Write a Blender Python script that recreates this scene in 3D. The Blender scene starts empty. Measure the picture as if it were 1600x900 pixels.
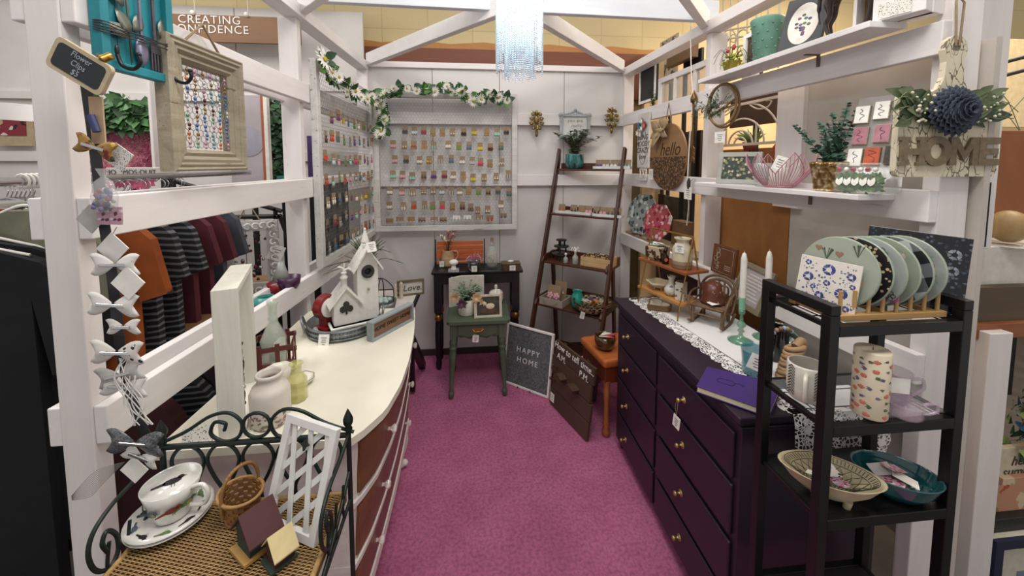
import bpy, bmesh, math, random
from math import sin, cos, pi, radians as RD
from mathutils import Vector, Matrix, Euler
random.seed(11)
SC = bpy.context.scene
COL = SC.collection
# ---------------------------------------------------------------- camera
FPX, CH = 600.0, 1.6
PITCH = math.atan(44/FPX)
YAW = math.atan(60/FPX*math.cos(PITCH))
cam = bpy.data.cameras.new('camera'); camo = bpy.data.objects.new('camera', cam); COL.objects.link(camo)
cam.sensor_width = 36; cam.lens = FPX/1600*36; cam.shift_y = (300-450)/1600; cam.clip_start = 0.02
camo.location = (0, 0, CH); camo.rotation_euler = (pi/2-PITCH, 0, -YAW)
SC.camera = camo
# ---------------------------------------------------------------- light
SC.view_settings.view_transform = 'Standard'; SC.view_settings.look = 'None'
SC.view_settings.gamma = 1; SC.view_settings.use_curve_mapping = False
SC.view_settings.exposure = 0.4
W = bpy.data.worlds.new('world'); SC.world = W; W.use_nodes = True
W.node_tree.nodes['Background'].inputs[0].default_value = (1.0, .965, .93, 1)
W.node_tree.nodes['Background'].inputs[1].default_value = 0.42
def area(name, loc, rot, sx, sy, e, col=(1, .96, .91)):
    l = bpy.data.lights.new(name, 'AREA'); l.shape = 'RECTANGLE'; l.size = sx; l.size_y = sy; l.energy = e; l.color = col
    o = bpy.data.objects.new(name, l); COL.objects.link(o); o.location = loc; o.rotation_euler = rot
area('ceiling_lamp_front', (0.3, 0.3, 3.3), (RD(12), 0, 0), 1.6, .5, 30)
area('ceiling_lamp_middle', (0.2, 1.6, 3.5), (0, 0, 0), .5, 1.4, 18)
area('ceiling_lamp_left_aisle', (-2.4, 1.6, 3.3), (0, 0, 0), .5, 2.0, 40)
area('ceiling_lamp_right_aisle', (2.9, 1.9, 3.3), (0, 0, 0), .5, 2.0, 60, (1, .86, .68))
# ---------------------------------------------------------------- pixel -> place
_c, _s = math.cos(PITCH), math.sin(PITCH); _cw, _sw = math.cos(YAW), math.sin(YAW)
def _ray(px, py):
    a = (px-800)/FPX; b = (300-py)/FPX
    x, y, z = a, _c+b*_s, -_s+b*_c
    return (x*_cw+y*_sw, -x*_sw+y*_cw, z)
def PY(px, py, y):
    r = _ray(px, py); k = y/r[1]; return Vector((r[0]*k, y, CH+r[2]*k))
def PZ(px, py, z):
    r = _ray(px, py); k = (z-CH)/r[2]; return Vector((r[0]*k, r[1]*k, z))
def PP(px, py, p, n):
    r = Vector(_ray(px, py)); o = Vector((0, 0, CH)); k = (Vector(p)-o).dot(Vector(n))/r.dot(Vector(n)); return o+r*k
def XL(y, o=0): return -.81-.033*(3.15-y)+o          # inner face of the left lattice wall
def XR(y, o=0): return 1.24+.045*(3.15-y)+o          # inner face of the right lattice wall
AL, AR = math.atan(.033), math.atan(.045)
def PL(px, py, o=0): return PP(px, py, (XL(3.15, o), 3.15, 0), (1, -.033, 0))
def PR(px, py, o=0): return PP(px, py, (XR(3.15, o), 3.15, 0), (1, .045, 0))
RL = pi/2+0-AL; RR = -pi/2+AR                         # rotz of things facing out of the left / right wall
# ---------------------------------------------------------------- materials
_mats = {}
def lin(h):
    if isinstance(h, str):
        h = h.lstrip('#'); c = [int(h[i:i+2], 16)/255 for i in (0, 2, 4)]
        return tuple((v/12.92 if v <= .04045 else ((v+.055)/1.055)**2.4) for v in c)
    return h
def nm(name, rough=.5, metal=0, **kw):
    m = bpy.data.materials.new(name); m.use_nodes = True
    b = m.node_tree.nodes['Principled BSDF']; b.inputs['Roughness'].default_value = rough; b.inputs['Metallic'].default_value = metal
    for k, v in kw.items(): b.inputs[k.replace('_', ' ')].default_value = v
    return m, m.node_tree, b
def N(t, typ, **kw):
    n = t.nodes.new('ShaderNode'+typ)
    for k, v in kw.items():
        if k in n.inputs: n.inputs[k].default_value = v
        else: setattr(n, k, v)
    return n
def coords(t, scale=(1, 1, 1)):
    tc = N(t, 'TexCoord'); mp = N(t, 'Mapping'); mp.inputs['Scale'].default_value = scale
    t.links.new(tc.outputs['Object'], mp.inputs[0]); return mp.outputs[0]
def ramp(t, fac, stops, const=False):
    r = N(t, 'ValToRGB'); r.color_ramp.interpolation = 'CONSTANT' if const else 'LINEAR'
    e = r.color_ramp.elements
    while len(e) < len(stops): e.new(.5)
    for i, (p, c) in enumerate(stops): e[i].position = p; e[i].color = (*lin(c), 1)
    t.links.new(fac, r.inputs[0]); return r.outputs[0]
def bump(t, b, fac, s, d=.01):
    n = N(t, 'Bump'); n.inputs['Strength'].default_value = s; n.inputs['Distance'].default_value = d
    t.links.new(fac, n.inputs['Height']); t.links.new(n.outputs[0], b.inputs['Normal'])
def plain(col, rough=.5, metal=0, var=.06, scale=30, bmp=0, **kw):
    """one paint with a faint mottling"""
    key = ('p', col, rough, metal, var, scale, bmp, tuple(kw.items()))
    if key in _mats: return _mats[key]
    m, t, b = nm('paint', rough, metal, **kw); c = lin(col)
    no = N(t, 'TexNoise', Scale=scale, Detail=3.0); t.links.new(coords(t), no.inputs['Vector'])
    o = ramp(t, no.outputs[0], [(.3, tuple(v*(1-var*2) for v in c)), (.7, tuple(min(1, v*(1+var)) for v in c))])
    t.links.new(o, b.inputs['Base Color'])
    if bmp: bump(t, b, no.outputs[0], bmp)
    _mats[key] = m; return m
def wood(c1, c2, axis=0, rough=.5, scale=14, stretch=.12, bmp=.15, spots=None, amt=.62):
    """grain running along the local axis; spots = colour showing through worn paint"""
    key = ('w', c1, c2, axis, rough, scale, stretch, bmp, spots, amt)
    if key in _mats: return _mats[key]
    m, t, b = nm('wood', rough); sc = [1, 1, 1]; sc[axis] = stretch
    v = coords(t, sc); no = N(t, 'TexNoise', Scale=scale, Detail=6.0, Roughness=.65); no.inputs['Distortion'].default_value = .6
    t.links.new(v, no.inputs['Vector'])
    o = ramp(t, no.outputs[0], [(.3, c1), (.7, c2)])
    if spots:
        n2 = N(t, 'TexNoise', Scale=scale*3, Detail=5.0); t.links.new(v, n2.inputs['Vector'])
        f = ramp(t, n2.outputs[0], [(amt, (0, 0, 0)), (amt+.06, (1, 1, 1))])
        mx = N(t, 'MixRGB'); t.links.new(f, mx.inputs[0]); t.links.new(o, mx.inputs[1]); mx.inputs[2].default_value = (*lin(spots), 1); o = mx.outputs[0]
    t.links.new(o, b.inputs['Base Color']); bump(t, b, no.outputs[0], bmp)
    _mats[key] = m; return m
def glass(col='#ffffff', rough=.03, alpha=.25):
    """thin clear or tinted glass: a coat of gloss over a mostly transparent body"""
    key = ('g', col, rough, alpha)
    if key in _mats: return _mats[key]
    m, t, b = nm('glass', rough, 0); b.inputs['Base Color'].default_value = (*lin(col), 1)
    b.inputs['Alpha'].default_value = alpha; b.inputs['Specular IOR Level'].default_value = 1; b.inputs['Coat Weight'].default_value = .6
    _mats[key] = m; return m
def glow(col, e):
    key = ('e', col, e)
    if key in _mats: return _mats[key]
    m, t, b = nm('lit', .4); b.inputs['Base Color'].default_value = (*lin(col), 1)
    b.inputs['Emission Color'].default_value = (*lin(col), 1); b.inputs['Emission Strength'].default_value = e
    _mats[key] = m; return m
def blobs(base, cols, scale=20, size=.35, rough=.45, warp=.25, seed=0, density=.5, bg=None):
    """printed flowers / leaves: coloured cells on a base colour"""
    key = ('b', base, tuple(cols), scale, size, rough, warp, seed, density, bg)
    if key in _mats: return _mats[key]
    m, t, b = nm('print', rough); v = coords(t)
    mp = N(t, 'Mapping'); mp.inputs['Location'].default_value = (seed*1.7, seed*.9, seed*2.3); t.links.new(v, mp.inputs[0]); v = mp.outputs[0]
    no = N(t, 'TexNoise', Scale=scale*1.3, Detail=3.0); t.links.new(v, no.inputs['Vector'])
    ad = N(t, 'VectorMath'); ad.operation = 'MULTIPLY_ADD'; ad.inputs[1].default_value = (warp/scale*4,)*3
    t.links.new(no.outputs['Color'], ad.inputs[0]); t.links.new(v, ad.inputs[2])
    vo = N(t, 'TexVoronoi', Scale=scale); t.links.new(ad.outputs[0], vo.inputs['Vector'])
    sep = N(t, 'SeparateColor'); t.links.new(vo.outputs['Color'], sep.inputs[0])
    k = len(cols); stops = [(i/k, cols[i]) for i in range(k)]
    cc = ramp(t, sep.outputs[0], stops, True) if k > 1 else None
    lt = N(t, 'Math'); lt.operation = 'LESS_THAN'; t.links.new(vo.outputs['Distance'], lt.inputs[0]); lt.inputs[1].default_value = size
    l2 = N(t, 'Math'); l2.operation = 'LESS_THAN'; t.links.new(sep.outputs[1], l2.inputs[0]); l2.inputs[1].default_value = density
    mu = N(t, 'Math'); mu.operation = 'MULTIPLY'; t.links.new(lt.outputs[0], mu.inputs[0]); t.links.new(l2.outputs[0], mu.inputs[1])
    mx = N(t, 'MixRGB'); t.links.new(mu.outputs[0], mx.inputs[0]); mx.inputs[1].default_value = (*lin(base), 1)
    if cc: t.links.new(cc, mx.inputs[2])
    else: mx.inputs[2].default_value = (*lin(cols[0]), 1)
    t.links.new(mx.outputs[0], b.inputs['Base Color']); _mats[key] = m; return m
def weave(c1, c2, sx=40, sz=40, rough=.7):
    key = ('wv', c1, c2, sx, sz)
    if key in _mats: return _mats[key]
    m, t, b = nm('woven', rough); v = coords(t, (1, 1, 1)); ck = N(t, 'TexChecker', Scale=sx); t.links.new(v, ck.inputs['Vector'])
    ck.inputs['Color1'].default_value = (*lin(c1), 1); ck.inputs['Color2'].default_value = (*lin(c2), 1)
    t.links.new(ck.outputs[0], b.inputs['Base Color']); bump(t, b, ck.outputs['Fac'], .4); _mats[key] = m; return m
def crackle(c1, c2, scale=(30, 30, 14), wdt=.03, rough=.6):
    key = ('ck', c1, c2, scale, wdt)
    if key in _mats: return _mats[key]
    m, t, b = nm('crackled', rough); v = coords(t, scale)
    no = N(t, 'TexNoise', Scale=.7, Detail=3.0); t.links.new(v, no.inputs['Vector'])
    ad = N(t, 'VectorMath'); ad.operation = 'MULTIPLY_ADD'; ad.inputs[1].default_value = (1.2,)*3; t.links.new(no.outputs['Color'], ad.inputs[0]); t.links.new(v, ad.inputs[2])
    vo = N(t, 'TexVoronoi', Scale=1.0); vo.feature = 'DISTANCE_TO_EDGE'; t.links.new(ad.outputs[0], vo.inputs['Vector'])
    n2 = N(t, 'TexNoise', Scale=.35); t.links.new(v, n2.inputs['Vector'])
    mu = N(t, 'Math'); mu.operation = 'ADD'; t.links.new(vo.outputs[0], mu.inputs[0])
    m3 = N(t, 'Math'); m3.operation = 'MULTIPLY_ADD'; m3.inputs[1].default_value = -.35; m3.inputs[2].default_value = .17; t.links.new(n2.outputs[0], m3.inputs[0]); t.links.new(m3.outputs[0], mu.inputs[1])
    o = ramp(t, mu.outputs[0], [(wdt*.5, c2), (wdt*1.5, c1)]); t.links.new(o, b.inputs['Base Color']); bump(t, b, mu.outputs[0], .1)
    _mats[key] = m; return m
# ---------------------------------------------------------------- mesh builder
class MB:
    def __init__(s, mats=None): s.v = []; s.f = []; s.mi = []; s.sm = []; s.k = 0; s.T = Matrix()
    def add(s, vs, fs, smooth=False):
        o = len(s.v); s.v += [s.T @ Vector(v) for v in vs]
        for f in fs: s.f.append([i+o for i in f]); s.mi.append(s.k); s.sm.append(smooth)
        return s
    def box(s, c, d, r=(0, 0, 0)):
        R = Euler(r).to_matrix() if any(r) else None; vs = []
        for z in (-.5, .5):
            for y in (-.5, .5):
                for x in (-.5, .5):
                    p = Vector((x*d[0], y*d[1], z*d[2])); vs.append((R @ p if R else p)+Vector(c))
        return s.add(vs, [(0, 2, 3, 1), (4, 5, 7, 6), (0, 1, 5, 4), (2, 6, 7, 3), (0, 4, 6, 2), (1, 3, 7, 5)])
    def bb(s, x0, x1, y0, y1, z0, z1): return s.box(((x0+x1)/2, (y0+y1)/2, (z0+z1)/2), (abs(x1-x0), abs(y1-y0), abs(z1-z0)))
    def hexa(s, P): return s.add(P, [(0, 3, 2, 1), (4, 5, 6, 7), (0, 1, 5, 4), (1, 2, 6, 5), (2, 3, 7, 6), (3, 0, 4, 7)])  # bottom ring, top ring
    def beam(s, p0, p1, w, h, up=(0, 0, 1)):
        p0, p1 = Vector(p0), Vector(p1); d = (p1-p0).normalized(); u = Vector(up); sd = d.cross(u).normalized(); u = sd.cross(d).normalized()
        P = []
        for p in (p0, p1):
            P += [p-sd*w/2-u*h/2, p+sd*w/2-u*h/2, p+sd*w/2+u*h/2, p-sd*w/2+u*h/2]
        return s.add(P, [(0, 1, 2, 3), (7, 6, 5, 4), (0, 4, 5, 1), (1, 5, 6, 2), (2, 6, 7, 3), (3, 7, 4, 0)])
    def ring(s, c, d, r, n, ph=0, ref=None):
        d = Vector(d).normalized(); a = Vector(ref) if ref else (Vector((0, 0, 1)) if abs(d.z) < .9 else Vector((1, 0, 0)))
        u = d.cross(a).normalized(); w = d.cross(u)
        return [Vector(c)+(u*cos(2*pi*i/n+ph)+w*sin(2*pi*i/n+ph))*r for i in range(n)]
    def cyl(s, p0, p1, r0, r1=None, n=12, caps=True, smooth=True):
        r1 = r0 if r1 is None else r1; p0, p1 = Vector(p0), Vector(p1); d = p1-p0
        vs = s.ring(p0, d, r0, n)+s.ring(p1, d, r1, n)
        s.add(vs, [(i, (i+1) % n, n+(i+1) % n, n+i) for i in range(n)], smooth)
        if caps: s.add(vs[:n], [tuple(range(n))[::-1]]); s.add(vs[n:], [tuple(range(n))])
        return s
    def tube(s, pts, r, n=6, closed=False, caps=True):
        pts = [Vector(p) for p in pts]; m = len(pts); vs = []; up = None
        for i, p in enumerate(pts):
            a = pts[(i-1) % m] if (closed or i > 0) else p; b = pts[(i+1) % m] if (closed or i < m-1) else p
            d = (b-a); d = d.normalized() if d.length > 1e-9 else Vector((0, 0, 1))
            if up is None: up = Vector((0, 0, 1)) if abs(d.z) < .9 else Vector((1, 0, 0))
            u = (up-d*up.dot(d)); u = u.normalized() if u.length > 1e-6 else d.orthogonal().normalized(); up = u; w = d.cross(u)
            rr = r[i] if isinstance(r, (list, tuple)) else r
            vs += [p+(u*cos(2*pi*k/n)+w*sin(2*pi*k/n))*rr for k in range(n)]
        fs = []
        for i in range(m if closed else m-1):
            for k in range(n):
                a = i*n+k; b = i*n+(k+1) % n; c = ((i+1) % m)*n+(k+1) % n; e = ((i+1) % m)*n+k; fs.append((a, b, c, e))
        s.add(vs, fs, True)
        if caps and not closed: s.add(vs[:n], [tuple(range(n))[::-1]]); s.add(vs[-n:], [tuple(range(n))])
        return s
    def lathe(s, prof, c=(0, 0, 0), n=24, sx=1, sy=1, smooth=True, wob=None):
        vs = []; c = Vector(c)
        for j, (r, z) in enumerate(prof):
            for i in range(n):
                a = 2*pi*i/n; q = r*(wob(a, j) if wob else 1); vs.append(c+Vector((q*cos(a)*sx, q*sin(a)*sy, z)))
        fs = [(j*n+i, j*n+(i+1) % n, (j+1)*n+(i+1) % n, (j+1)*n+i) for j in range(len(prof)-1) for i in range(n)]
        s.add(vs, fs, smooth)
        for j, rev in ((0, True), (len(prof)-1, False)):
            if prof[j][0] > 1e-5 and not (prof[0] == prof[-1]): s.add(vs[j*n:(j+1)*n], [tuple(range(n))[::-1] if rev else tuple(range(n))])
        return s
    def ball(s, c, r, n=8, m=None):
        m = m or n//2+1
        if not isinstance(r, (tuple, list)): r = (r, r, r)
        vs = [Vector(c)+Vector((r[0]*sin(pi*j/m)*cos(2*pi*i/n), r[1]*sin(pi*j/m)*sin(2*pi*i/n), -r[2]*cos(pi*j/m))) for j in range(m+1) for i in range(n)]
        return s.add(vs, [(j*n+i, j*n+(i+1) % n, (j+1)*n+(i+1) % n, (j+1)*n+i) for j in range(m) for i in range(n)], True)
    def prism(s, pts, y0, y1, smooth=False):
        """outline in local x,z pushed from y0 to y1"""
        n = len(pts); vs = [(p[0], y0, p[1]) for p in pts]+[(p[0], y1, p[1]) for p in pts]
        s.add(vs, [tuple(range(n)), tuple(range(2*n-1, n-1, -1))]); return s.add(vs, [(i, i+n, (i+1) % n+n, (i+1) % n) for i in range(n)], smooth)
    def slab(s, pts, z0, z1, smooth=False):
        n = len(pts); vs = [(p[0], p[1], z0) for p in pts]+[(p[0], p[1], z1) for p in pts]
        s.add(vs, [tuple(range(n))[::-1], tuple(range(n, 2*n))]); return s.add(vs, [(i, (i+1) % n, (i+1) % n+n, i+n) for i in range(n)], smooth)
    def frame(s, w, h, b, y0, y1, cx=0, z0=0, prof=None):
        """mitred picture frame in local xz, bottom at z0; prof = list of (inset, y)"""
        P = prof or [(0, y1), (0, y0), (b, y0), (b, y1)]; vs = []
        for q, y in P:
            x0, x1, a0, a1 = cx-w/2+q, cx+w/2-q, z0+q, z0+h-q
            vs += [(x0, y, a0), (x1, y, a0), (x1, y, a1), (x0, y, a1)]
        m = len(P); return s.add(vs, [(j*4+i, ((j+1) % m)*4+i, ((j+1) % m)*4+(i+1) % 4, j*4+(i+1) % 4) for j in range(m) for i in range(4)])
    def leaf(s, p, d, l, w, up=(0, 0, 1), fold=.15, seg=3):
        p = Vector(p); d = Vector(d).normalized(); sd = d.cross(Vector(up)); sd = sd.normalized() if sd.length > 1e-4 else d.orthogonal().normalized(); u = sd.cross(d)
        vs = []; k = seg+1
        for i in range(k):
            t = i/seg; ww = w*sin(pi*min(max(t, .04), .97)**.8)/2; c = p+d*l*t-u*l*.18*t*t
            vs += [c-sd*ww+u*ww*fold, c, c+sd*ww+u*ww*fold]
        fs = []
        for i in range(seg):
            a = i*3; fs += [(a, a+1, a+4, a+3), (a+1, a+2, a+5, a+4)]
        return s.add(vs, fs, True)
    def grid(s, fn, nu, nv, smooth=True):
        vs = [fn(i/nu, j/nv) for j in range(nv+1) for i in range(nu+1)]
        return s.add(vs, [(j*(nu+1)+i, j*(nu+1)+i+1, (j+1)*(nu+1)+i+1, (j+1)*(nu+1)+i) for j in range(nv) for i in range(nu)], smooth)
    def mesh(s, name, mats):
        me = bpy.data.meshes.new(name); me.from_pydata([tuple(v) for v in s.v], [], s.f)
        for m in (mats if isinstance(mats, (list, tuple)) else [mats]): me.materials.append(m)
        me.polygons.foreach_set('material_index', s.mi); me.polygons.foreach_set('use_smooth', s.sm); me.update(); return me
    def build(s, name, mats, parent=None, bevel=0, seg=2, solid=0, loc=None, rot=None):
        o = bpy.data.objects.new(name, s.mesh(name, mats)); COL.objects.link(o)
        if parent: o.parent = parent
        if loc: o.location = loc
        if rot: o.rotation_euler = rot
        if solid: q = o.modifiers.new('thickness', 'SOLIDIFY'); q.thickness = solid; q.offset = 0
        if bevel:
            q = o.modifiers.new('bevel', 'BEVEL'); q.width = bevel; q.segments = seg; q.limit_method = 'ANGLE'; q.angle_limit = RD(50)
        return o
def thing(name, label, cat, loc=(0, 0, 0), rotz=0, group=None, rot=None):
    o = bpy.data.objects.new(name, None); COL.objects.link(o); o.empty_display_size = .05
    o.location = loc; o.rotation_euler = rot if rot else (0, 0, rotz); o['label'] = label; o['category'] = cat
    if group: o['group'] = group
    return o
def tag(o, label, cat, group=None, kind=None):
    o['label'] = label; o['category'] = cat
    if group: o['group'] = group
    if kind: o['kind'] = kind
    return o
def struct(o): o['kind'] = 'structure'; return o
def kids(o): return [c for c in bpy.data.objects if c.parent == o]
def dup(root, loc, rotz=None, label=None, rot=None):
    r = root.copy(); COL.objects.link(r); r.location = loc
    if rotz is not None: r.rotation_euler = (0, 0, rotz)
    if rot is not None: r.rotation_euler = rot
    if label: r['label'] = label
    for ch in kids(root):
        c = ch.copy(); COL.objects.link(c); c.parent = r
        for g in kids(ch): d = g.copy(); COL.objects.link(d); d.parent = c
    return r
def text(body, size, m, parent, loc, rot=(pi/2, 0, 0), name='lettering', ext=.0008, shear=0, sp=1, bold=0, align='CENTER', line=1):
    cu = bpy.data.curves.new(name, 'FONT'); cu.body = body; cu.size = size; cu.extrude = ext; cu.align_x = align; cu.align_y = 'CENTER'
    cu.shear = shear; cu.space_character = sp; cu.resolution_u = 3; cu.offset = bold; cu.space_line = line
    t = bpy.data.objects.new('tmp', cu); COL.objects.link(t); dg = bpy.context.evaluated_depsgraph_get()
    me = bpy.data.meshes.new_from_object(t.evaluated_get(dg)); bpy.data.objects.remove(t)
    me.materials.clear(); me.materials.append(m)
    o = bpy.data.objects.new(name, me); COL.objects.link(o); o.location = loc; o.rotation_euler = rot
    if parent: o.parent = parent
    return o
def circ(cx, cy, r, n=24, a0=0, a1=2*pi, sy=1):
    e = 0 if abs(a1-a0-2*pi) < 1e-6 else 1
    return [(cx+r*cos(a0+(a1-a0)*i/(n-e)), cy+r*sy*sin(a0+(a1-a0)*i/(n-e))) for i in range(n)]
def spline(pts, k=6):
    P = [Vector(p) for p in pts]; out = []
    for i in range(len(P)-1):
        a = P[max(i-1, 0)]; b = P[i]; c = P[i+1]; d = P[min(i+2, len(P)-1)]
        for j in range(k):
            t = j/k; out.append(.5*((2*b)+(c-a)*t+(2*a-5*b+4*c-d)*t*t+(3*b-a-3*c+d)*t**3))
    return out+[P[-1]]
ORD = ['first', 'second', 'third', 'fourth', 'fifth', 'sixth', 'seventh', 'eighth', 'ninth', 'tenth', 'eleventh', 'twelfth', 'thirteenth', 'fourteenth']
# shared paints
WHITE = wood('#d9d4d3', '#e4dfde', 0, .55, 16, .1, .08, '#b5aaa4', .71)
WHITEV = wood('#d6cfcd', '#e2dcda', 2, .55, 16, .1, .08, '#b5aaa4', .71)
WHITEY = wood('#d9d4d3', '#e5e0df', 1, .55, 16, .1, .08, '#b5aaa4', .71)
PAPER = plain('#e9e6e0', .7); KRAFT = plain('#8f7a60', .8, var=.1, scale=60); INK = plain('#3a3838', .6)
BLACK = plain('#151414', .45); GOLD = plain('#b08a45', .3, .9); CHROME = plain('#c9c9cb', .18, 1, var=.02)
def price_tag(parent, loc, rot=(pi/2, 0, 0), w=.035, h=.045, name='price_tag'):
    mb = MB(); mb.box((0, 0, 0), (w, h, .001))
    q = w*.62; mb.k = 1
    for i, l in enumerate((.9, .6, .75, .45)):
        y = h*(.22-.17*i); mb.box((0, y, .0012), (q*l, h*.035, .0006))
    o = mb.build(name, [PAPER, INK], parent, loc=loc, rot=rot, solid=0); return o
# ================================================================ THE SETTING
CONC = plain('#4a4543', .8, var=.15, scale=6)
mb = MB(); mb.bb(-6, 7, -.6, 4.4, -.06, -.013); struct(mb.build('floor', CONC))
def carpet_mat():
    m, t, b = nm('carpet', .95); v = coords(t)
    a = N(t, 'TexNoise', Scale=420.0, Detail=4.0, Roughness=.7); t.links.new(v, a.inputs['Vector'])
    c = N(t, 'TexNoise', Scale=5.0, Detail=5.0, Roughness=.6); t.links.new(v, c.inputs['Vector'])
    d = N(t, 'TexNoise', Scale=70.0, Detail=3.0); t.links.new(v, d.inputs['Vector'])
    o1 = ramp(t, a.outputs[0], [(.32, '#b8447c'), (.5, '#e070a6'), (.7, '#f4a3c8')])
    o2 = ramp(t, c.outputs[0], [(.38, '#d8a8c4'), (.6, '#ffffff')]); o3 = ramp(t, d.outputs[0], [(.33, '#b590a8'), (.6, '#ffffff')])
    mx = N(t, 'MixRGB'); mx.blend_type = 'MULTIPLY'; mx.inputs[0].default_value = .45; t.links.new(o1, mx.inputs[1]); t.links.new(o2, mx.inputs[2])
    m2 = N(t, 'MixRGB'); m2.blend_type = 'MULTIPLY'; m2.inputs[0].default_value = .6; t.links.new(mx.outputs[0], m2.inputs[1]); t.links.new(o3, m2.inputs[2])
    t.links.new(m2.outputs[0], b.inputs['Base Color']); b.inputs['Sheen Weight'].default_value = .1
    ad = N(t, 'Math'); ad.operation = 'MULTIPLY_ADD'; ad.inputs[1].default_value = .5; t.links.new(d.outputs[0], ad.inputs[0]); t.links.new(a.outputs[0], ad.inputs[2])
    bump(t, b, ad.outputs[0], .9, .012); return m
mb = MB(); mb.bb(-.86, 1.36, .2, 3.17, -.012, 0)
tag(mb.build('carpet', carpet_mat()), 'bright pink cut pile carpet covering the whole booth floor', 'carpet')
PANEL = plain('#d0cdcb', .45, var=.03, scale=3); PANELW = plain('#d3cecb', .6, var=.04, scale=4)
# back wall of the booth: white sheets, battens and a metal cap
mb = MB()
for i in range(4): mb.bb(-.86+i*.5375, -.86+(i+1)*.5375-.004, 3.17, 3.19, .05, 2.4)
struct(mb.build('wall_back', PANEL, bevel=.002))
mb = MB(); mb.bb(-.86, 1.32, 3.145, 3.17, 2.355, 2.4); struct(mb.build('trim_1', WHITE, bevel=.003))
for n, (z0, z1) in enumerate(((1.915, 2.01), (1.42, 1.512))):
    mb = MB(); mb.bb(-.86, 1.26, 3.13, 3.17, z0, z1); struct(mb.build('trim_%d' % (n+2), WHITE, bevel=.003))
mb = MB(); mb.bb(-.86, 1.3, 3.155, 3.17, .0, .05); struct(mb.build('baseboard_back', plain('#38302f', .6)))
# lattice walls left and right
def rail(name, side, y0, y1, z0, z1, o0, o1):
    f = XL if side < 0 else XR; mb = MB()
    mb.hexa([(f(y0, o0), y0, z0), (f(y0, o1), y0, z0), (f(y1, o1), y1, z0), (f(y1, o0), y1, z0), (f(y0, o0), y0, z1), (f(y0, o1), y0, z1), (f(y1, o1), y1, z1), (f(y1, o0), y1, z1)])
    return struct(mb.build(name, WHITEY, bevel=.003))
k = 4
for z0, z1 in ((.925, 1.02), (1.425, 1.522), (1.915, 2.01)):
    rail('trim_%d' % k, -1, .975, 3.13, z0, z1, -.03, 0); k += 1
    rail('trim_%d' % k, -1, .975, 3.13, z0, z1, -.13, -.10); k += 1
    rail('trim_%d' % k, 1, 1.0, 3.13, z0, z1, 0, .03); k += 1
rail('trim_%d' % k, -1, .93, 3.15, 2.33, 2.39, -.09, 0); k += 1
rail('trim_%d' % k, 1, .93, 3.15, 2.33, 2.39, 0, .09); k += 1
for side, y in ((-1, .972), (-1, 2.07), (1, 1.0), (1, 2.07)):
    mb = MB(); f = XL if side < 0 else XR; a, b = (-.10 if y < 1 else -.12, -.03) if side < 0 else (.03, .13)
    mb.bb(f(y, a), f(y, b), y, y+.045, -.012, 2.33); struct(mb.build('trim_%d' % k, WHITEV, bevel=.003)); k += 1
for x in (-.90, 1.25):
    mb = MB(); mb.bb(x, x+.085, 3.135, 3.17, 0, 2.36); struct(mb.build('trim_%d' % k, WHITEV, bevel=.003)); k += 1
mb = MB(); mb.hexa([(-.94, 2.1, 2.425), (1.38, 2.1, 2.4), (1.38, 2.14, 2.4), (-.94, 2.14, 2.425), (-.94, 2.1, 2.54), (1.38, 2.1, 2.515), (1.38, 2.14, 2.515), (-.94, 2.14, 2.54)])
struct(mb.build('trim_%d' % k, wood('#c9ccd2', '#d6d9de', 0, .5), bevel=.003)); k += 1
for a, b in (((-.80, 3.12), (.16, 2.06)), ((1.22, 3.12), (.28, 2.06)), ((1.30, 2.1), (.22, .95)), ((-.86, 2.1), (.22, .95))):
    mb = MB(); mb.beam((*a, 2.40), (*b, 2.42), .045, .09); struct(mb.build('trim_%d' % k, WHITE, bevel=.003)); k += 1
mb = MB(); mb.bb(-.95, 1.5, .93, .97, 2.42, 2.52); struct(mb.build('trim_%d' % k, WHITE, bevel=.003)); k += 1
# building behind
def block_mat():
    m, t, b = nm('painted_block', .8); v = coords(t, (1, 1, 1)); mp = N(t, 'Mapping'); mp.inputs['Rotation'].default_value = (pi/2, 0, 0); t.links.new(v, mp.inputs[0])
    br = N(t, 'TexBrick', Scale=1.0); t.links.new(mp.outputs[0], br.inputs['Vector']); br.offset = 0
    for kk, vv in (('Color1', (*lin('#d0bf94'), 1)), ('Color2', (*lin('#cbb98c'), 1)), ('Mortar', (*lin('#bda97c'), 1)), ('Brick Width', .4), ('Row Height', .4), ('Mortar Size', .004)): br.inputs[kk].default_value = vv
    t.links.new(br.outputs[0], b.inputs['Base Color']); no = N(t, 'TexNoise', Scale=60.0, Detail=4.0); t.links.new(v, no.inputs['Vector']); bump(t, b, no.outputs[0], .3); return m
mb = MB(); mb.bb(-6, 7, 3.6, 3.7, 0, 3.8); struct(mb.build('wall_rear', block_mat()))
mb = MB(); mb.prism([(-1.0, 2.3), (2.2, 2.3), (1.9, 2.68)]+[(1.9-i*.3, 2.68+.012*(-1)**i) for i in range(1, 10)]+[(-1.0, 2.69)], 3.56, 3.6)
struct(mb.build('trim_%d' % k, wood('#a8703a', '#c08a4c', 0, .6, 10))); k += 1
mb = MB(); mb.prism([(-1.0, 2.2), (1.9, 2.2), (1.62, 2.62), (-1.0, 2.62)], 3.53, 3.56)
struct(mb.build('trim_%d' % k, wood('#6f3e2c', '#814b36', 0, .6, 6))); k += 1
mb = MB(); mb.bb(-6.05, -6, -.6, 3.7, 0, 3.8); struct(mb.build('wall_left', PANELW))
mb = MB(); mb.bb(7, 7.05, -.6, 3.7, 0, 3.8); struct(mb.build('wall_right', plain('#cdbb98', .7)))
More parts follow.
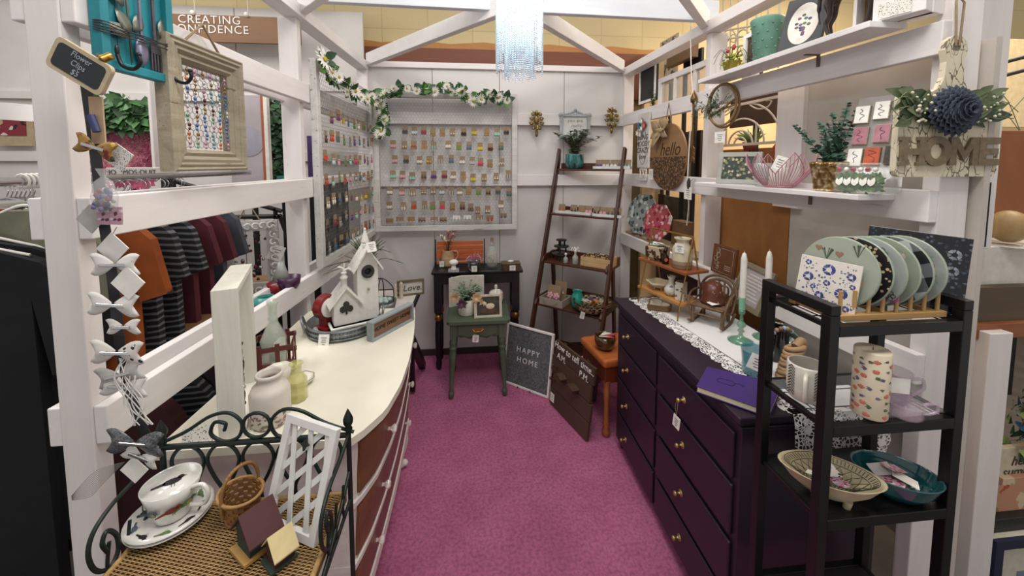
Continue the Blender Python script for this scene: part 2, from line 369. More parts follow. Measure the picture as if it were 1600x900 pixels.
# neighbour's panelling behind the left lattice
mb = MB()
for i in range(4): mb.bb(-4.9+i*1.0, -3.9+i*1.0-.006, 3.38, 3.41, 0, 2.85)
mb.bb(-6, -.95, 3.35, 3.38, 1.62, 1.7); mb.bb(-6, -.95, 3.35, 3.38, 2.1, 2.16)
struct(mb.build('wall_neighbour_left', PANELW, bevel=.003))
mb = MB(); mb.bb(-2.3, -.95, 3.36, 3.379, 2.2, 2.24); struct(mb.build('trim_%d' % k, PANELW)); k += 1
mb = MB(); mb.beam((-6, 2.6, 2.1), (-1.9, 2.6, 1.86), .04, .1); struct(mb.build('trim_%d' % k, WHITE)); k += 1
mb = MB(); mb.beam((-6, 3.2, 3.0), (-1, 3.2, 2.93), .04, .09); struct(mb.build('trim_%d' % k, WHITE)); k += 1
mb = MB(); mb.bb(-2.72, -2.62, 2.1, 2.2, 0, 2.6); struct(mb.build('trim_%d' % k, WHITEV)); k += 1
# panels behind the right lattice
def rpanel(name, y0, y1, z0, z1, o, m, th=.02):
    mb = MB(); mb.hexa([(XR(y0, o), y0, z0), (XR(y0, o+th), y0, z0), (XR(y1, o+th), y1, z0), (XR(y1, o), y1, z0), (XR(y0, o), y0, z1), (XR(y0, o+th), y0, z1), (XR(y1, o+th), y1, z1), (XR(y1, o), y1, z1)])
    return struct(mb.build(name, m))
rpanel('wall_panel_right', .975, 1.62, .3, 1.96, .14, plain('#bdb5ad', .6, var=.06, scale=5))
rpanel('trim_%d' % k, 1.62, 1.9, .9, 1.96, .14, WHITEV) if 0 else None
rpanel('wall_plywood', 1.625, 2.09, .4, 1.46, .14, wood('#8a5a2c', '#a97038', 2, .55, 5, .5))
rpanel('trim_%d' % k, 1.56, 1.70, 1.4, 1.96, .12, WHITEV); k += 1
rpanel('wall_board_dark', 1.3, 2.9, .2, .86, .2, wood('#3b2219', '#4c2c1f', 1, .6))
mb = MB(); mb.bb(1.5, 5.5, 3.3, 3.34, 0, 2.5); struct(mb.build('wall_neighbour_right', plain('#d9b98c', .7, var=.08, scale=3)))
# ================================================================ FURNITURE
# ---- white bow front dresser on the left
def bow(y, o=0):
    P = [(1.05, -.345), (1.09, -.315), (1.17, -.276), (1.31, -.256), (1.485, -.255), (1.72, -.273), (1.9, -.295), (2.03, -.318)]
    for (a, xa), (b, xb) in zip(P, P[1:]):
        if y <= b: return xa+(xb-xa)*(y-a)/(b-a)+o
    return P[-1][1]+o
def bowline(o, y0, y1, n=28): return [(bow(y0+(y1-y0)*i/n, o), y0+(y1-y0)*i/n) for i in range(n+1)]
t = thing('bow_front_dresser', 'white bow front dresser with stained brown drawer fronts and glass knobs', 'dresser')
CREAM = plain('#ded9c9', .38, var=.03, scale=8); OFFW = plain('#d5cdc8', .5, var=.06, scale=20)
mb = MB(); mb.slab([(-.852, 1.05)]+bowline(0, 1.05, 2.03)+[(-.852, 2.03)], .817, .84); mb.build('top', CREAM, t, bevel=.005, seg=3)
def face(y, z, o=0):
    k_ = min(1, max(0, (z-.22)/.6)); return (-.362+.016*(1-((y-1.54)/.5)**2))*(1-k_)+(bow(y)-.012)*k_+o
def loft(mb, y0, y1, zs, o0, o1, n=26):
    """curved strip of the dresser front between two heights, o0 behind to o1 in front of the face"""
    vs = []
    for z in zs: vs += [(face(y0+(y1-y0)*i/n, z, o1), y0+(y1-y0)*i/n, z) for i in range(n+1)]+[(o0 if o0 < -.5 else face(y0+(y1-y0)*i/n, z, o0), y0+(y1-y0)*i/n, z) for i in range(n+1)]
    w_ = 2*(n+1); fs = []
    for j in range(len(zs)-1):
        for i in range(n): fs += [(j*w_+i, j*w_+i+1, (j+1)*w_+i+1, (j+1)*w_+i), (j*w_+n+1+i+1, j*w_+n+1+i, (j+1)*w_+n+1+i, (j+1)*w_+n+1+i+1)]
        fs += [(j*w_, (j+1)*w_, (j+1)*w_+n+1, j*w_+n+1), (j*w_+n, j*w_+2*n+1, (j+1)*w_+2*n+1, (j+1)*w_+n)]
    t_ = (len(zs)-1)*w_
    for i in range(n): fs += [(i, i+n+1, i+n+2, i+1), (t_+i, t_+i+1, t_+i+n+2, t_+i+n+1)]
    mb.add(vs, fs, False)
mb = MB(); loft(mb, 1.07, 2.01, [.2, .3, .5, .7, .817], -.845, -.008); loft(mb, 1.065, 2.015, [.19, .235], -.845, .004)
for z0, z1 in ((.42, .438), (.615, .632)): loft(mb, 1.068, 2.012, [z0, z1], -.845, .003)
mb.build('body', OFFW, t)
DW = wood('#5c381a', '#765026', 1, .38, 12, .15, .08); KG = glass('#f3e6e2', .04, .4)
for r, (z0, z1) in enumerate(((.645, .80), (.45, .605), (.25, .41))):
    mb = MB(); loft(mb, 1.09, 1.99, [z0, (z0+z1)/2, z1], -.02, .0); d = mb.build('drawer', DW, t)
    for y in (1.25, 1.84):
        mb = MB(); z = (z0+z1)/2; x = face(y, z, -.001)
        mb.T = Matrix.Translation((x, y, z)) @ Matrix.Rotation(pi/2, 4, 'Y') @ Matrix.Scale(.85, 4)
        mb.lathe([(.008, 0), (.006, .01), (.014, .018), (.018, .026), (.012, .034), (0, .036)], n=8, smooth=False); mb.build('knob', KG, d)
for y in (1.11, 1.96):
    for x in (face(y, .22, -.035), -.80):
        mb = MB(); pts = spline([(x, y, .23), (x+.02, y, .16), (x+.005, y, .08), (x-.005, y, .04), (x+.015, y, .02)], 4)
        mb.tube(pts, [.03-.016*min(1, i/8)+(.006 if i > 13 else 0) for i in range(len(pts))], 8); mb.ball((x+.015, y, .03), (.024, .02, .018)); mb.build('leg', OFFW, t)
# ---- purple dresser on the right
t = thing('purple_dresser', 'deep purple painted dresser with two columns of drawers and small brass knobs', 'dresser')
PUR = plain('#261828', .45, var=.07, scale=8); PUR2 = plain('#241627', .42, var=.07, scale=8)
mb = MB(); mb.bb(.80, 1.275, 1.03, 2.02, .05, .795); mb.bb(.795, 1.28, 1.025, 2.025, .795, .808); mb.bb(.80, 1.275, 1.03, 2.02, .808, .815)
mb.prism([(.81, .03), (.84, .03), (.86, .075), (1.0, .09), (1.0, .1), (.81, .1)], 1.99, 2.02); mb.build('body', PUR, t, bevel=.004)
mb = MB(); mb.bb(.776, 1.285, 1.01, 2.04, .826, .85); mb.bb(.787, 1.28, 1.02, 2.03, .815, .826); mb.build('top', PUR, t, bevel=.005, seg=3)
BR = plain('#a8925f', .35, .8)
kn = []
for c, (y0, y1, yk) in enumerate(((1.56, 2.0, 1.86), (1.05, 1.53, 1.325))):
    for r, zc in enumerate((.70, .52, .325, .14)):
        h = (.08, .088, .092, .08)[r]
        mb = MB(); mb.bb(.788 if c else .791, .80, y0, y1, zc-h+.004, zc+h-.004); d = mb.build('drawer', PUR2, t, bevel=.005, seg=3)
        mb = MB(); mb.T = Matrix.Translation((.789, yk, zc+.005)) @ Matrix.Rotation(-pi/2, 4, 'Y')
        mb.lathe([(.014, 0), (.013, .003), (.005, .005), (.005, .016), (.009, .02), (.01, .025), (.006, .03), (0, .031)], n=12)
        kb = mb.build('knob', BR, d); kn.append((yk, zc))
for x, y in ((.83, 1.06), (.83, 1.99), (1.24, 1.06), (1.24, 1.99)):
    mb = MB(); mb.cyl((x, y, 0), (x, y, .06), .014, .024, 8); mb.build('foot', PUR, t)
g = thing('price_tag', 'white price tag tied to the top near knob of the purple dresser', 'tag', (.765, 1.325, .70))
mb = MB(); mb.tube(spline([(0, 0, .012), (-.006, -.008, -.02), (-.004, 0, -.055)], 5), .0009, 4); mb.tube(spline([(0, 0, .012), (-.006, .008, -.02), (-.004, 0, -.055)], 5), .0009, 4); mb.build('string', KRAFT, g)
price_tag(g, (-.004, 0, -.08), (pi/2, RD(8), -pi/2+.2), .036, .05, 'card')
# ---- green end table
t = thing('end_table', 'sage green painted end table with turned legs and one scalloped drawer', 'table', (.02, 2.715, 0), 0)
GR = plain('#4c5a48', .5, var=.06, scale=10)
mb = MB(); mb.slab(circ(-.18, -.17, .03, 6, pi, 1.5*pi)+circ(.19, -.17, .03, 6, 1.5*pi, 2*pi)+circ(.19, .18, .03, 6, 0, pi/2)+circ(-.18, .18, .03, 6, pi/2, pi), .524, .545); mb.build('tabletop', GR, t, bevel=.006, seg=3)
mb = MB(); P = [(-.155, .524), (-.155, .445), (-.12, .425), (-.09, .43), (-.06, .415), (0, .432), (.06, .415), (.09, .43), (.12, .425), (.155, .445), (.155, .524)]
mb.prism(P, -.175, -.16); mb.bb(-.17, -.155, -.16, .17, .43, .524); mb.bb(.155, .17, -.16, .17, .43, .524); mb.bb(-.155, .155, .16, .175, .43, .524); mb.build('apron', GR, t, bevel=.002)
mb = MB(); mb.prism([(-.13, .515), (-.13, .45), (-.06, .432), (0, .446), (.06, .432), (.13, .45), (.13, .515)], -.184, -.175); dr = mb.build('drawer', GR, t, bevel=.003)
mb = MB(); mb.tube(spline([(-.035, -.187, .485), (-.02, -.2, .475), (0, -.203, .478), (.02, -.2, .475), (.035, -.187, .485)], 4), .004, 6); mb.prism([(-.045, .482), (-.03, .495), (0, .488), (.03, .495), (.045, .482), (.02, .474), (0, .468), (-.02, .474)], -.188, -.184); mb.build('handle', GOLD, dr)
for sx in (-1, 1):
    for sy in (-1, 1):
        mb = MB(); x0, y0 = sx*.165, sy*.165; mb.bb(x0-.022, x0+.022, y0-.022, y0+.022, .42, .524)
        prof = [(.008, 0), (.016, .012), (.02, .035), (.018, .05), (.012, .058), (.015, .066), (.013, .075), (.017, .16), (.021, .26), (.024, .32), (.02, .335), (.026, .35), (.026, .36), (.02, .368), (.025, .38), (.025, .4), (.022, .42)]
        n = 12; vs = []
        for (r, z) in prof:
            k_ = (1-z/.42)*.02
            vs += [(x0+sx*k_+r*cos(2*pi*i/n), y0+sy*k_*.5+r*sin(2*pi*i/n), z) for i in range(n)]
        mb.add(vs, [(j*n+i, j*n+(i+1) % n, (j+1)*n+(i+1) % n, (j+1)*n+i) for j in range(len(prof)-1) for i in range(n)], True); mb.build('leg', GR, t)
g = thing('price_tag', 'small white price tag tied to the handle of the green end table', 'tag', (.005, 2.53, .48)); mb = MB(); mb.tube([(0, .01, 0), (-.01, 0, -.02), (0, 0, -.04)], .0009, 4); mb.tube([(0, 0, 0), (-.04, .003, -.02), (-.06, .005, -.012)], .0009, 4); mb.build('string', PAPER, g); price_tag(g, (0, 0, -.06), (pi/2, RD(5), 0), .042, .05, 'card')
# ---- black console table behind
t = thing('console_table', 'black console table with gold ringed turned legs standing against the back wall', 'table', (.02, 3.01, 0), 0)
BK = plain('#181719', .4, var=.1, scale=10)
mb = MB(); mb.bb(-.345, .355, -.12, .115, .76, .785); mb.build('tabletop', BK, t, bevel=.008, seg=3)
mb = MB(); mb.bb(-.32, .32, -.1, .1, .68, .76); mb.build('apron', BK, t, bevel=.003)
for sx in (-1, 1):
    for sy in (-1, 1):
        x, y = sx*.30, -.0+sy*.08
        mb = MB(); mb.bb(x-.028, x+.028, y-.026, y+.026, .46, .76); mb.lathe([(.012, 0), (.02, .015), (.024, .05), (.018, .09), (.024, .11), (.027, .3), (.022, .4), (.026, .46)], (x, y, 0), 12); l = mb.build('leg', BK, t)
        mb = MB(); mb.lathe([(.024, .395), (.031, .405), (.031, .43), (.024, .44)], (x, y, 0), 14); mb.build('gold_ring', GOLD, l)
# ---- low white topped table with black slanting legs, left of it
t = thing('side_table', 'white topped table with black edging and slanting black legs behind the white dresser', 'table')
mb = MB(); mb.bb(-.83, -.375, 2.1, 2.6, .735, .752); mb.build('tabletop', OFFW, t, bevel=.002)
mb = MB(); mb.bb(-.375, -.362, 2.09, 2.612, .72, .756); mb.bb(-.84, -.375, 2.6, 2.612, .72, .756); mb.bb(-.84, -.375, 2.088, 2.1, .72, .756); mb.build('edging', BK, t, bevel=.002)
for a, b in (((-.42, 2.2, .72), (-.41, 2.96, .02)), ((-.44, 2.5, .72), (-.44, 2.63, .03)), ((-.75, 2.2, .72), (-.76, 2.9, .03)), ((-.78, 2.5, .72), (-.78, 2.15, .03))):
    mb = MB(); mb.beam(a, b, .05, .05); mb.build('leg', BK, t, bevel=.003)
# ---- leaning ladder shelf in the corner
LA = RD(-40); LO = Vector((.57, 2.57, 0))
def lad(x, y, z): return LO+Matrix.Rotation(LA, 3, 'Z') @ Vector((x, y, z))
t = thing('ladder_shelf', 'dark brown leaning ladder shelf with five tiers in the back right corner', 'shelf', LO, LA)
LW = wood('#3f2215', '#5a3120', 0, .35, 14, .15, .06); LWV = wood('#3a1f15', '#4f2a1c', 2, .35, 14, .15, .06)
LN = .32
for sx in (-1, 1):
    mb = MB(); mb.beam((sx*.275, .012, .012), (sx*.275, .012+LN*1.72, 1.72), .02, .05, up=(0, 1, 0)); mb.build('upright', LWV, t, bevel=.003)
    mb = MB(); mb.beam((sx*.252, .50, .012), (sx*.252, .40, .90), .018, .045, up=(0, 1, 0)); mb.build('rear_leg', LWV, t, bevel=.003)
TIERS = [(.10, .42), (.53, .34), (.84, .26), (1.205, .17), (1.56, .085)]
for i, (z, d) in enumerate(TIERS):
    y0 = LN*z-.01; mb = MB(); mb.bb(-.262, .262, y0, y0+d, z-.016, z)
    s = mb.build('shelf', LW, t, bevel=.003)
    mb = MB(); mb.bb(-.262, .262, y0+d-.012, y0+d, z, z+.045)
    mb.build('back_lip', LW, s, bevel=.002)
    if i < 3:
        for sx in (-1, 1):
            mb = MB(); q = [(y0-.02, z-.02), (y0-.02, z), (y0+.01, z+.035), (y0+.06, z+.05), (y0+d, z+.05), (y0+d, z-.02)]
            x = sx*.262; n = len(q); vs = [(x-.008, a, b) for a, b in q]+[(x+.008, a, b) for a, b in q]
            mb.add(vs, [tuple(range(n)), tuple(range(2*n-1, n-1, -1))]+[(j, j+n, (j+1) % n+n, (j+1) % n) for j in range(n)]); mb.build('side_lip', LW, s, bevel=.002)
# ---- stool with orange brown seat
t = thing('stool', 'orange brown vinyl topped bench stool with turned maple legs beside the purple dresser', 'stool', (.735, 2.07, 0), RD(9))
SW = wood('#9c5026', '#bb6a36', 0, .4, 20, .1, .05)
mb = MB(); mb.bb(-.005, .38, -.02, .31, .425, .478); mb.build('seat', SW, t, bevel=.02, seg=4)
mb = MB(); mb.bb(.01, .365, -.005, .295, .33, .425); mb.build('apron', plain('#6d2f1c', .4), t, bevel=.004)
for x in (.03, .35):
    for y in (.01, .28):
        mb = MB(); mb.lathe([(.014, 0), (.022, .015), (.024, .04), (.015, .06), (.022, .08), (.016, .1), (.015, .2), (.02, .29), (.016, .3), (.022, .33), (.022, .34)], (x, y, 0), 12); mb.build('leg', plain('#96592f', .4), t)
# ---- black metal open rack in front right
t = thing('metal_rack', 'black metal open display rack with mesh shelves at the front right', 'rack', (0, 0, 0))
X0, X1, Y0, Y1 = .812, 1.155, .78, .965
BM = plain('#121113', .38, .3, var=.04); q = .0125
for x, y, zt in ((X0, Y0, 1.28), (X0, Y1, 1.28), (X1, Y0, 1.28), (X1, Y1, 1.28)):
    mb = MB(); mb.bb(x-q, x+q, y-q, y+q, 0, zt-.024); mb.build('post', BM, t, bevel=.002)
for x in (X0, X1):
    mb = MB(); mb.bb(x-q, x+q, Y0-q, Y1+q, 1.256, 1.28); mb.build('handle_bar', BM, t, bevel=.002)
for i, z in enumerate((1.232, .992, .761, .40)):
    s = MB(); s.bb(X0+q, X1-q, Y0-q, Y0+q-.006, z-.026, z); s.bb(X0+q, X1-q, Y1-q+.006, Y1+q, z-.026, z); s.bb(X0-.004, X0+.008, Y0+q, Y1-q, z-.012, z); s.bb(X1-.008, X1+.004, Y0+q, Y1-q, z-.012, z)
    s = s.build('shelf_frame', BM, t, bevel=.0015)
    if i == 2 or i == 3: mb = MB(); mb.bb(X0+.008, X1-.008, Y0+q-.006, Y1-q+.006, z-.006, z-.002); mb.build('shelf_plate', plain('#1b191c', .35), s)
    else:
        mb = MB()
        for kx in (.03, .045, X1-X0-.03, X1-X0-.045): mb.tube([(X0+kx, Y0+.01, z-.004), (X0+kx, Y1-.01, z-.004)], .0016, 5)
        for ky in (.065, .135): mb.tube([(X0+.01, Y0+ky, z-.006), (X1-.01, Y0+ky, z-.006)], .0016, 5)
        mb.build('wire', BM, s)
# glass plate on the middle tier
tag(MB().bb(X0+.008, X1-.008, Y0+.008, Y1-.008, 0.9935, .9965).build('glass_plate', glass('#cfd2d6', .05, .12)), 'clear glass plate lying on the middle tier of the black rack', 'glass plate')
# ---- wrought iron rack with wicker shelf, front left
IR = plain('#17231f', .45, .3, var=.08)
t = thing('wrought_iron_rack', 'dark green wrought iron rack with scrolled rails and a wicker shelf', 'rack', (0, 0, 0))
XA, XB, YB, YF, ZS = -.785, -.333, 1.0, .72, .74
def rod(mb, pts, r=.0045, k=6): mb.tube(spline(pts, k), r, 7)
for x in (XA, XB):
    for y in (YB, YF):
        mb = MB(); mb.cyl((x, y, 0), (x, y, .90 if y == YB else ZS), .0065, n=8)
        if y == YB: mb.lathe([(.007, .90), (.011, .905), (.007, .912), (.012, .922), (.013, .932), (.008, .945), (0, .962)], (x, y, 0), 10)
        mb.build('post', IR, t)
mb = MB(); mb.cyl((XA, YB, .888), (XB, YB, .888), .007, n=8); xm = (XA+XB)/2
n = 5; w = (XB-XA-.03)/n
for i in range(n):
    c = XA+.015+w*(i+.5)
    rod(mb, [(c-w*.08, YB, ZS-.02), (c-w*.05, YB, ZS+.02), (c-w*.28, YB, ZS+.06), (c-w*.45, YB, ZS+.105), (c-w*.28, YB, ZS+.137), (c, YB, ZS+.146), (c+w*.28, YB, ZS+.137), (c+w*.45, YB, ZS+.105), (c+w*.28, YB, ZS+.06), (c+w*.05, YB, ZS+.02), (c+w*.08, YB, ZS-.02)])
ring = [(xm+.033*cos(2*pi*i/18), YB, .931+.033*sin(2*pi*i/18)) for i in range(18)]; mb.tube(ring, .0045, 7, closed=True)
for sx in (-1, 1):
    P = [(xm+sx*.24, YB, .895), (xm+sx*.17, YB, .925), (xm+sx*.11, YB, .962), (xm+sx*.065, YB, .968), (xm+sx*.036, YB, .94), (xm+sx*.045, YB, .903), (xm+sx*.08, YB, .893), (xm+sx*.11, YB, .915), (xm+sx*.1, YB, .945), (xm+sx*.075, YB, .94), (xm+sx*.078, YB, .922)]
    rod(mb, P)
mb.build('scrolled_back', IR, t)
for x in (XA, XB):
    mb = MB(); SCR = [PP(a_, b_, (XA, 0, 0), (1, 0, 0)) for a_, b_ in ((258, 692), (222, 738), (178, 785), (147, 830), (138, 866), (148, 891), (170, 888), (184, 862), (182, 836), (167, 830), (160, 850), (168, 862))]
    rod(mb, [(x, q_.y, q_.z) for q_ in SCR])
    rod(mb, [(x, YB, .79), (x, YB-.1, .735), (x, YB-.2, .70), (x, YF, .69)]); rod(mb, [(x, YB, .71), (x, YB-.1, .70), (x, YF, .69)])
    for yy in (.05, .1, .15): rod(mb, [(x, YB-yy, .79), (x, YB-yy-.008, .74), (x, YB-yy, .70)], .0035)
    mb.build('scrolled_side', IR, t)
# woven shelf: stakes one way, strands the other
WK = wood('#8f7045', '#b3935f', 0, .6, 60, .3, .1); WK2 = plain('#6f5432', .7, var=.1)
mb = MB(); mb.bb(XA+.008, XB-.008, YF, YB-.006, ZS-.03, ZS-.009); sh = mb.build('shelf_board', WK2, t)
mb = MB(); ns = 34; dx = (XB-XA-.03)/ns; rows = 74
for j in range(rows):
    y = YF+.005+(YB-YF-.02)*j/(rows-1); pts = []
    for i in range(ns*2+1):
        x = XA+.015+dx*i/2; a = pi*(i/2)+pi*(j % 2)
        pts.append((x, y, ZS-.006+.0032*cos(a)))
    mb.tube(pts, .0017, 4)
mb.build('wicker_strands', WK, t)
mb = MB()
for i in range(ns): mb.cyl((XA+.015+dx*(i+.5), YF, ZS-.006), (XA+.015+dx*(i+.5), YB-.01, ZS-.006), .0022, n=5)
mb.build('wicker_stakes', WK2, t)
mb = MB()
for x in (XA+.01, XB-.01): mb.tube([(x, YF, ZS-.004), (x, YB-.01, ZS-.004)], .006, 7)
mb.tube([(XA+.01, YB-.012, ZS-.004), (XB-.01, YB-.012, ZS-.004)], .006, 7); mb.build('wicker_rim', WK, t)
# ---- leaning signs on the carpet
t = thing('letter_board', 'grey felt letter board reading HAPPY HOME leaning in a white frame', 'sign', (.352, 2.6, 0), rot=(RD(-10), 0, RD(-39)))
mb = MB(); mb.frame(.385, .43, .014, -.012, .012); mb.build('frame', WHITE, t, bevel=.002)
mb = MB(); mb.bb(-.18, .18, -.004, .004, .014, .416); mb.build('felt', plain('#5d6064', .95, var=.25, scale=90, bmp=.3), t)
WL = plain('#d8d8d6', .5)
text('HAPPY', .052, WL, t, (0, -.006, .26), sp=1.35, ext=.001); text('HOME', .052, WL, t, (0, -.006, .19), sp=1.35, ext=.001)
mb = MB()
for x in (-.05, .05): mb.tube([(x, .08, 0), (x, -.02, -.0), (x, -.022, .012)], .003, 5)
mb.build('easel', BLACK, t)
t = thing('peg_sign', 'dark brown slatted sign reading How to tell time with wooden peg bottles', 'sign', (.568, 2.235, 0), rot=(RD(-7), 0, RD(-70)))
BRN = wood('#3f2d22', '#4e392b', 0, .6, 12, .15, .1)
for i in range(4):
    mb = MB(); z = .012+i*.107; o = (0, .012, -.02, .006)[i]; mb.bb(-.205+o, .205+o*.5, -.009, .009, z, z+.102); mb.build('slat', BRN, t, bevel=.002)
for x in (-.12, .12): mb = MB(); mb.bb(x-.015, x+.015, .009, .015, .012, .44); mb.build('back_batten', BRN, t)
text('How to tell time..', .058, PAPER, t, (.0, -.0105, .405), ext=.0008); text('A.M.', .052, PAPER, t, (-.12, -.0105, .345)); text('P.M.', .052, PAPER, t, (.12, -.0105, .345))
for x in (-.07, .06):
    mb = MB(); mb.prism([(x-.035, .245), (x+.03, .235), (x+.035, .25), (x, .262), (x-.03, .262)], -.06, -.009); mb.build('peg_shelf', BRN, t, bevel=.002)
for x, z in ((-.15, .27), (-.16, .18)): mb = MB(); mb.cyl((x, -.009, z), (x, -.05, z+.02), .007, n=8); mb.ball((x, -.05, z+.02), .01); mb.build('peg', BRN, t)
price_tag(t, (-.17, -.012, .06), (pi/2, 0, 0), .045, .055)
# ================================================================ BACK OF THE BOOTH
_F = Vector(_ray(800, 300)).normalized()
def mpp(p): return (Vector(p)-Vector((0, 0, CH))).dot(_F)/FPX     # metres per photograph pixel at that place
def hexwire(mb, x0, x1, z0, z1, y, c=.026, r=.001):
    a = c/math.sqrt(3); row = 0; z = z0
    while z < z1:
        x = x0+(c/2 if row % 2 else 0)
        while x < x1:
            P = [(x, y, z+a), (x+c/2, y, z+a/2), (x+c/2, y, z-a/2)]; Q = (x, y, z-a); L = (x-c/2, y, z-a/2)
            for p, q in ((P[0], P[1]), (P[1], P[2]), (P[0], (x-c/2, y, z+a/2))):
                if x0 <= min(p[0], q[0]) and max(p[0], q[0]) <= x1 and max(p[2], q[2]) <= z1 and min(p[2], q[2]) >= z0: mb.cyl(p, q, r, n=3, caps=False)
            x += c
        z += a*1.5; row += 1
FRW = wood('#b9b8b4', '#d3d2ce', 0, .6, 18, .1, .12, '#8d8f88', .62)
WIRE = plain('#a9acaa', .35, .8)
_em = {}
def ear_mesh(kind, col):
    k = (kind, col)
    if k in _em: return _em[k]
    m = plain(col, .3, .8 if col in ('#c9a24e', '#bfc2c4', '#c58a5a') else 0, var=.03); mb = MB()
    if kind == 'disc': mb.cyl((0, 0, -.004), (0, -.003, -.004), .0095, n=12); mb.ball((0, -.002, .007), .003, 6)
    elif kind == 'flower':
        for i in range(5): mb.ball((.006*cos(i*1.257), -.002, -.003+.006*sin(i*1.257)), (.005, .003, .005), 6)
        mb.ball((0, -.004, -.003), .003, 6)
    elif kind == 'drop': mb.ball((0, -.002, -.008), (.006, .003, .012), 8); mb.ball((0, -.002, .008), .0035, 6)
    elif kind == 'bar': mb.box((0, -.0015, -.006), (.006, .002, .028))
    elif kind == 'arch': mb.tube([(.008*cos(pi*i/8), -.002, -.008+.012*sin(pi*i/8)) for i in range(9)], .0026, 5)
    elif kind == 'hoop': mb.tube([(.0085*cos(pi*i/6), -.002, -.005+.0085*sin(pi*i/6)) for i in range(12)], .0013, 5, closed=True)
    else: mb.ball((0, -.002, -.004), .006, 8); mb.ball((0, -.002, .007), .003, 6)
    _em[k] = mb.mesh('earring', m); return _em[k]
_cm = {}
def ear_card(loc, rz, kind, col, label, group, w=.042, h=.064, flat=False, backing=KRAFT, name='earring_card', rx=0):
    t = thing(name, label, 'earring card', loc, rz, group, rot=(rx, 0, rz))
    k = (w, h, backing.name)
    if k not in _cm:
        mb = MB(); mb.bb(-w/2, w/2, -.0008, .0008, -h/2, h/2); _cm[k] = mb.mesh('card', backing)
    c = bpy.data.objects.new('card', _cm[k]); COL.objects.link(c); c.parent = t
    for s in (-1, 1):
        e = bpy.data.objects.new('earring', ear_mesh(kind, col)); COL.objects.link(e); e.parent = t; e.location = (s*w*.24, -.001, -.008 if not flat else 0); e.scale = (1.3, 1.2, 1.3)
    return t
CN = {'#d8d4cc': 'white', '#c7b9a2': 'pearl', '#d79fae': 'pink', '#3e4b52': 'charcoal', '#1f1d1e': 'black', '#5b8a3f': 'green', '#2c6a94': 'blue', '#c9b62a': 'yellow', '#5a2224': 'dark red', '#2f6a70': 'teal', '#c9a24e': 'gold', '#bfc2c4': 'silver', '#8fc0b4': 'mint', '#8a2d4a': 'maroon', '#d23a62': 'hot pink', '#b5452f': 'rust red', '#c58a5a': 'bronze', '#b8d0d6': 'pale blue', '#5d3f86': 'purple', '#c8442c': 'orange red', '#7a3b63': 'plum'}
KN = {'disc': 'disc', 'flower': 'flower', 'drop': 'drop', 'bar': 'bar', 'arch': 'arch', 'hoop': 'hoop', 'bead': 'bead'}
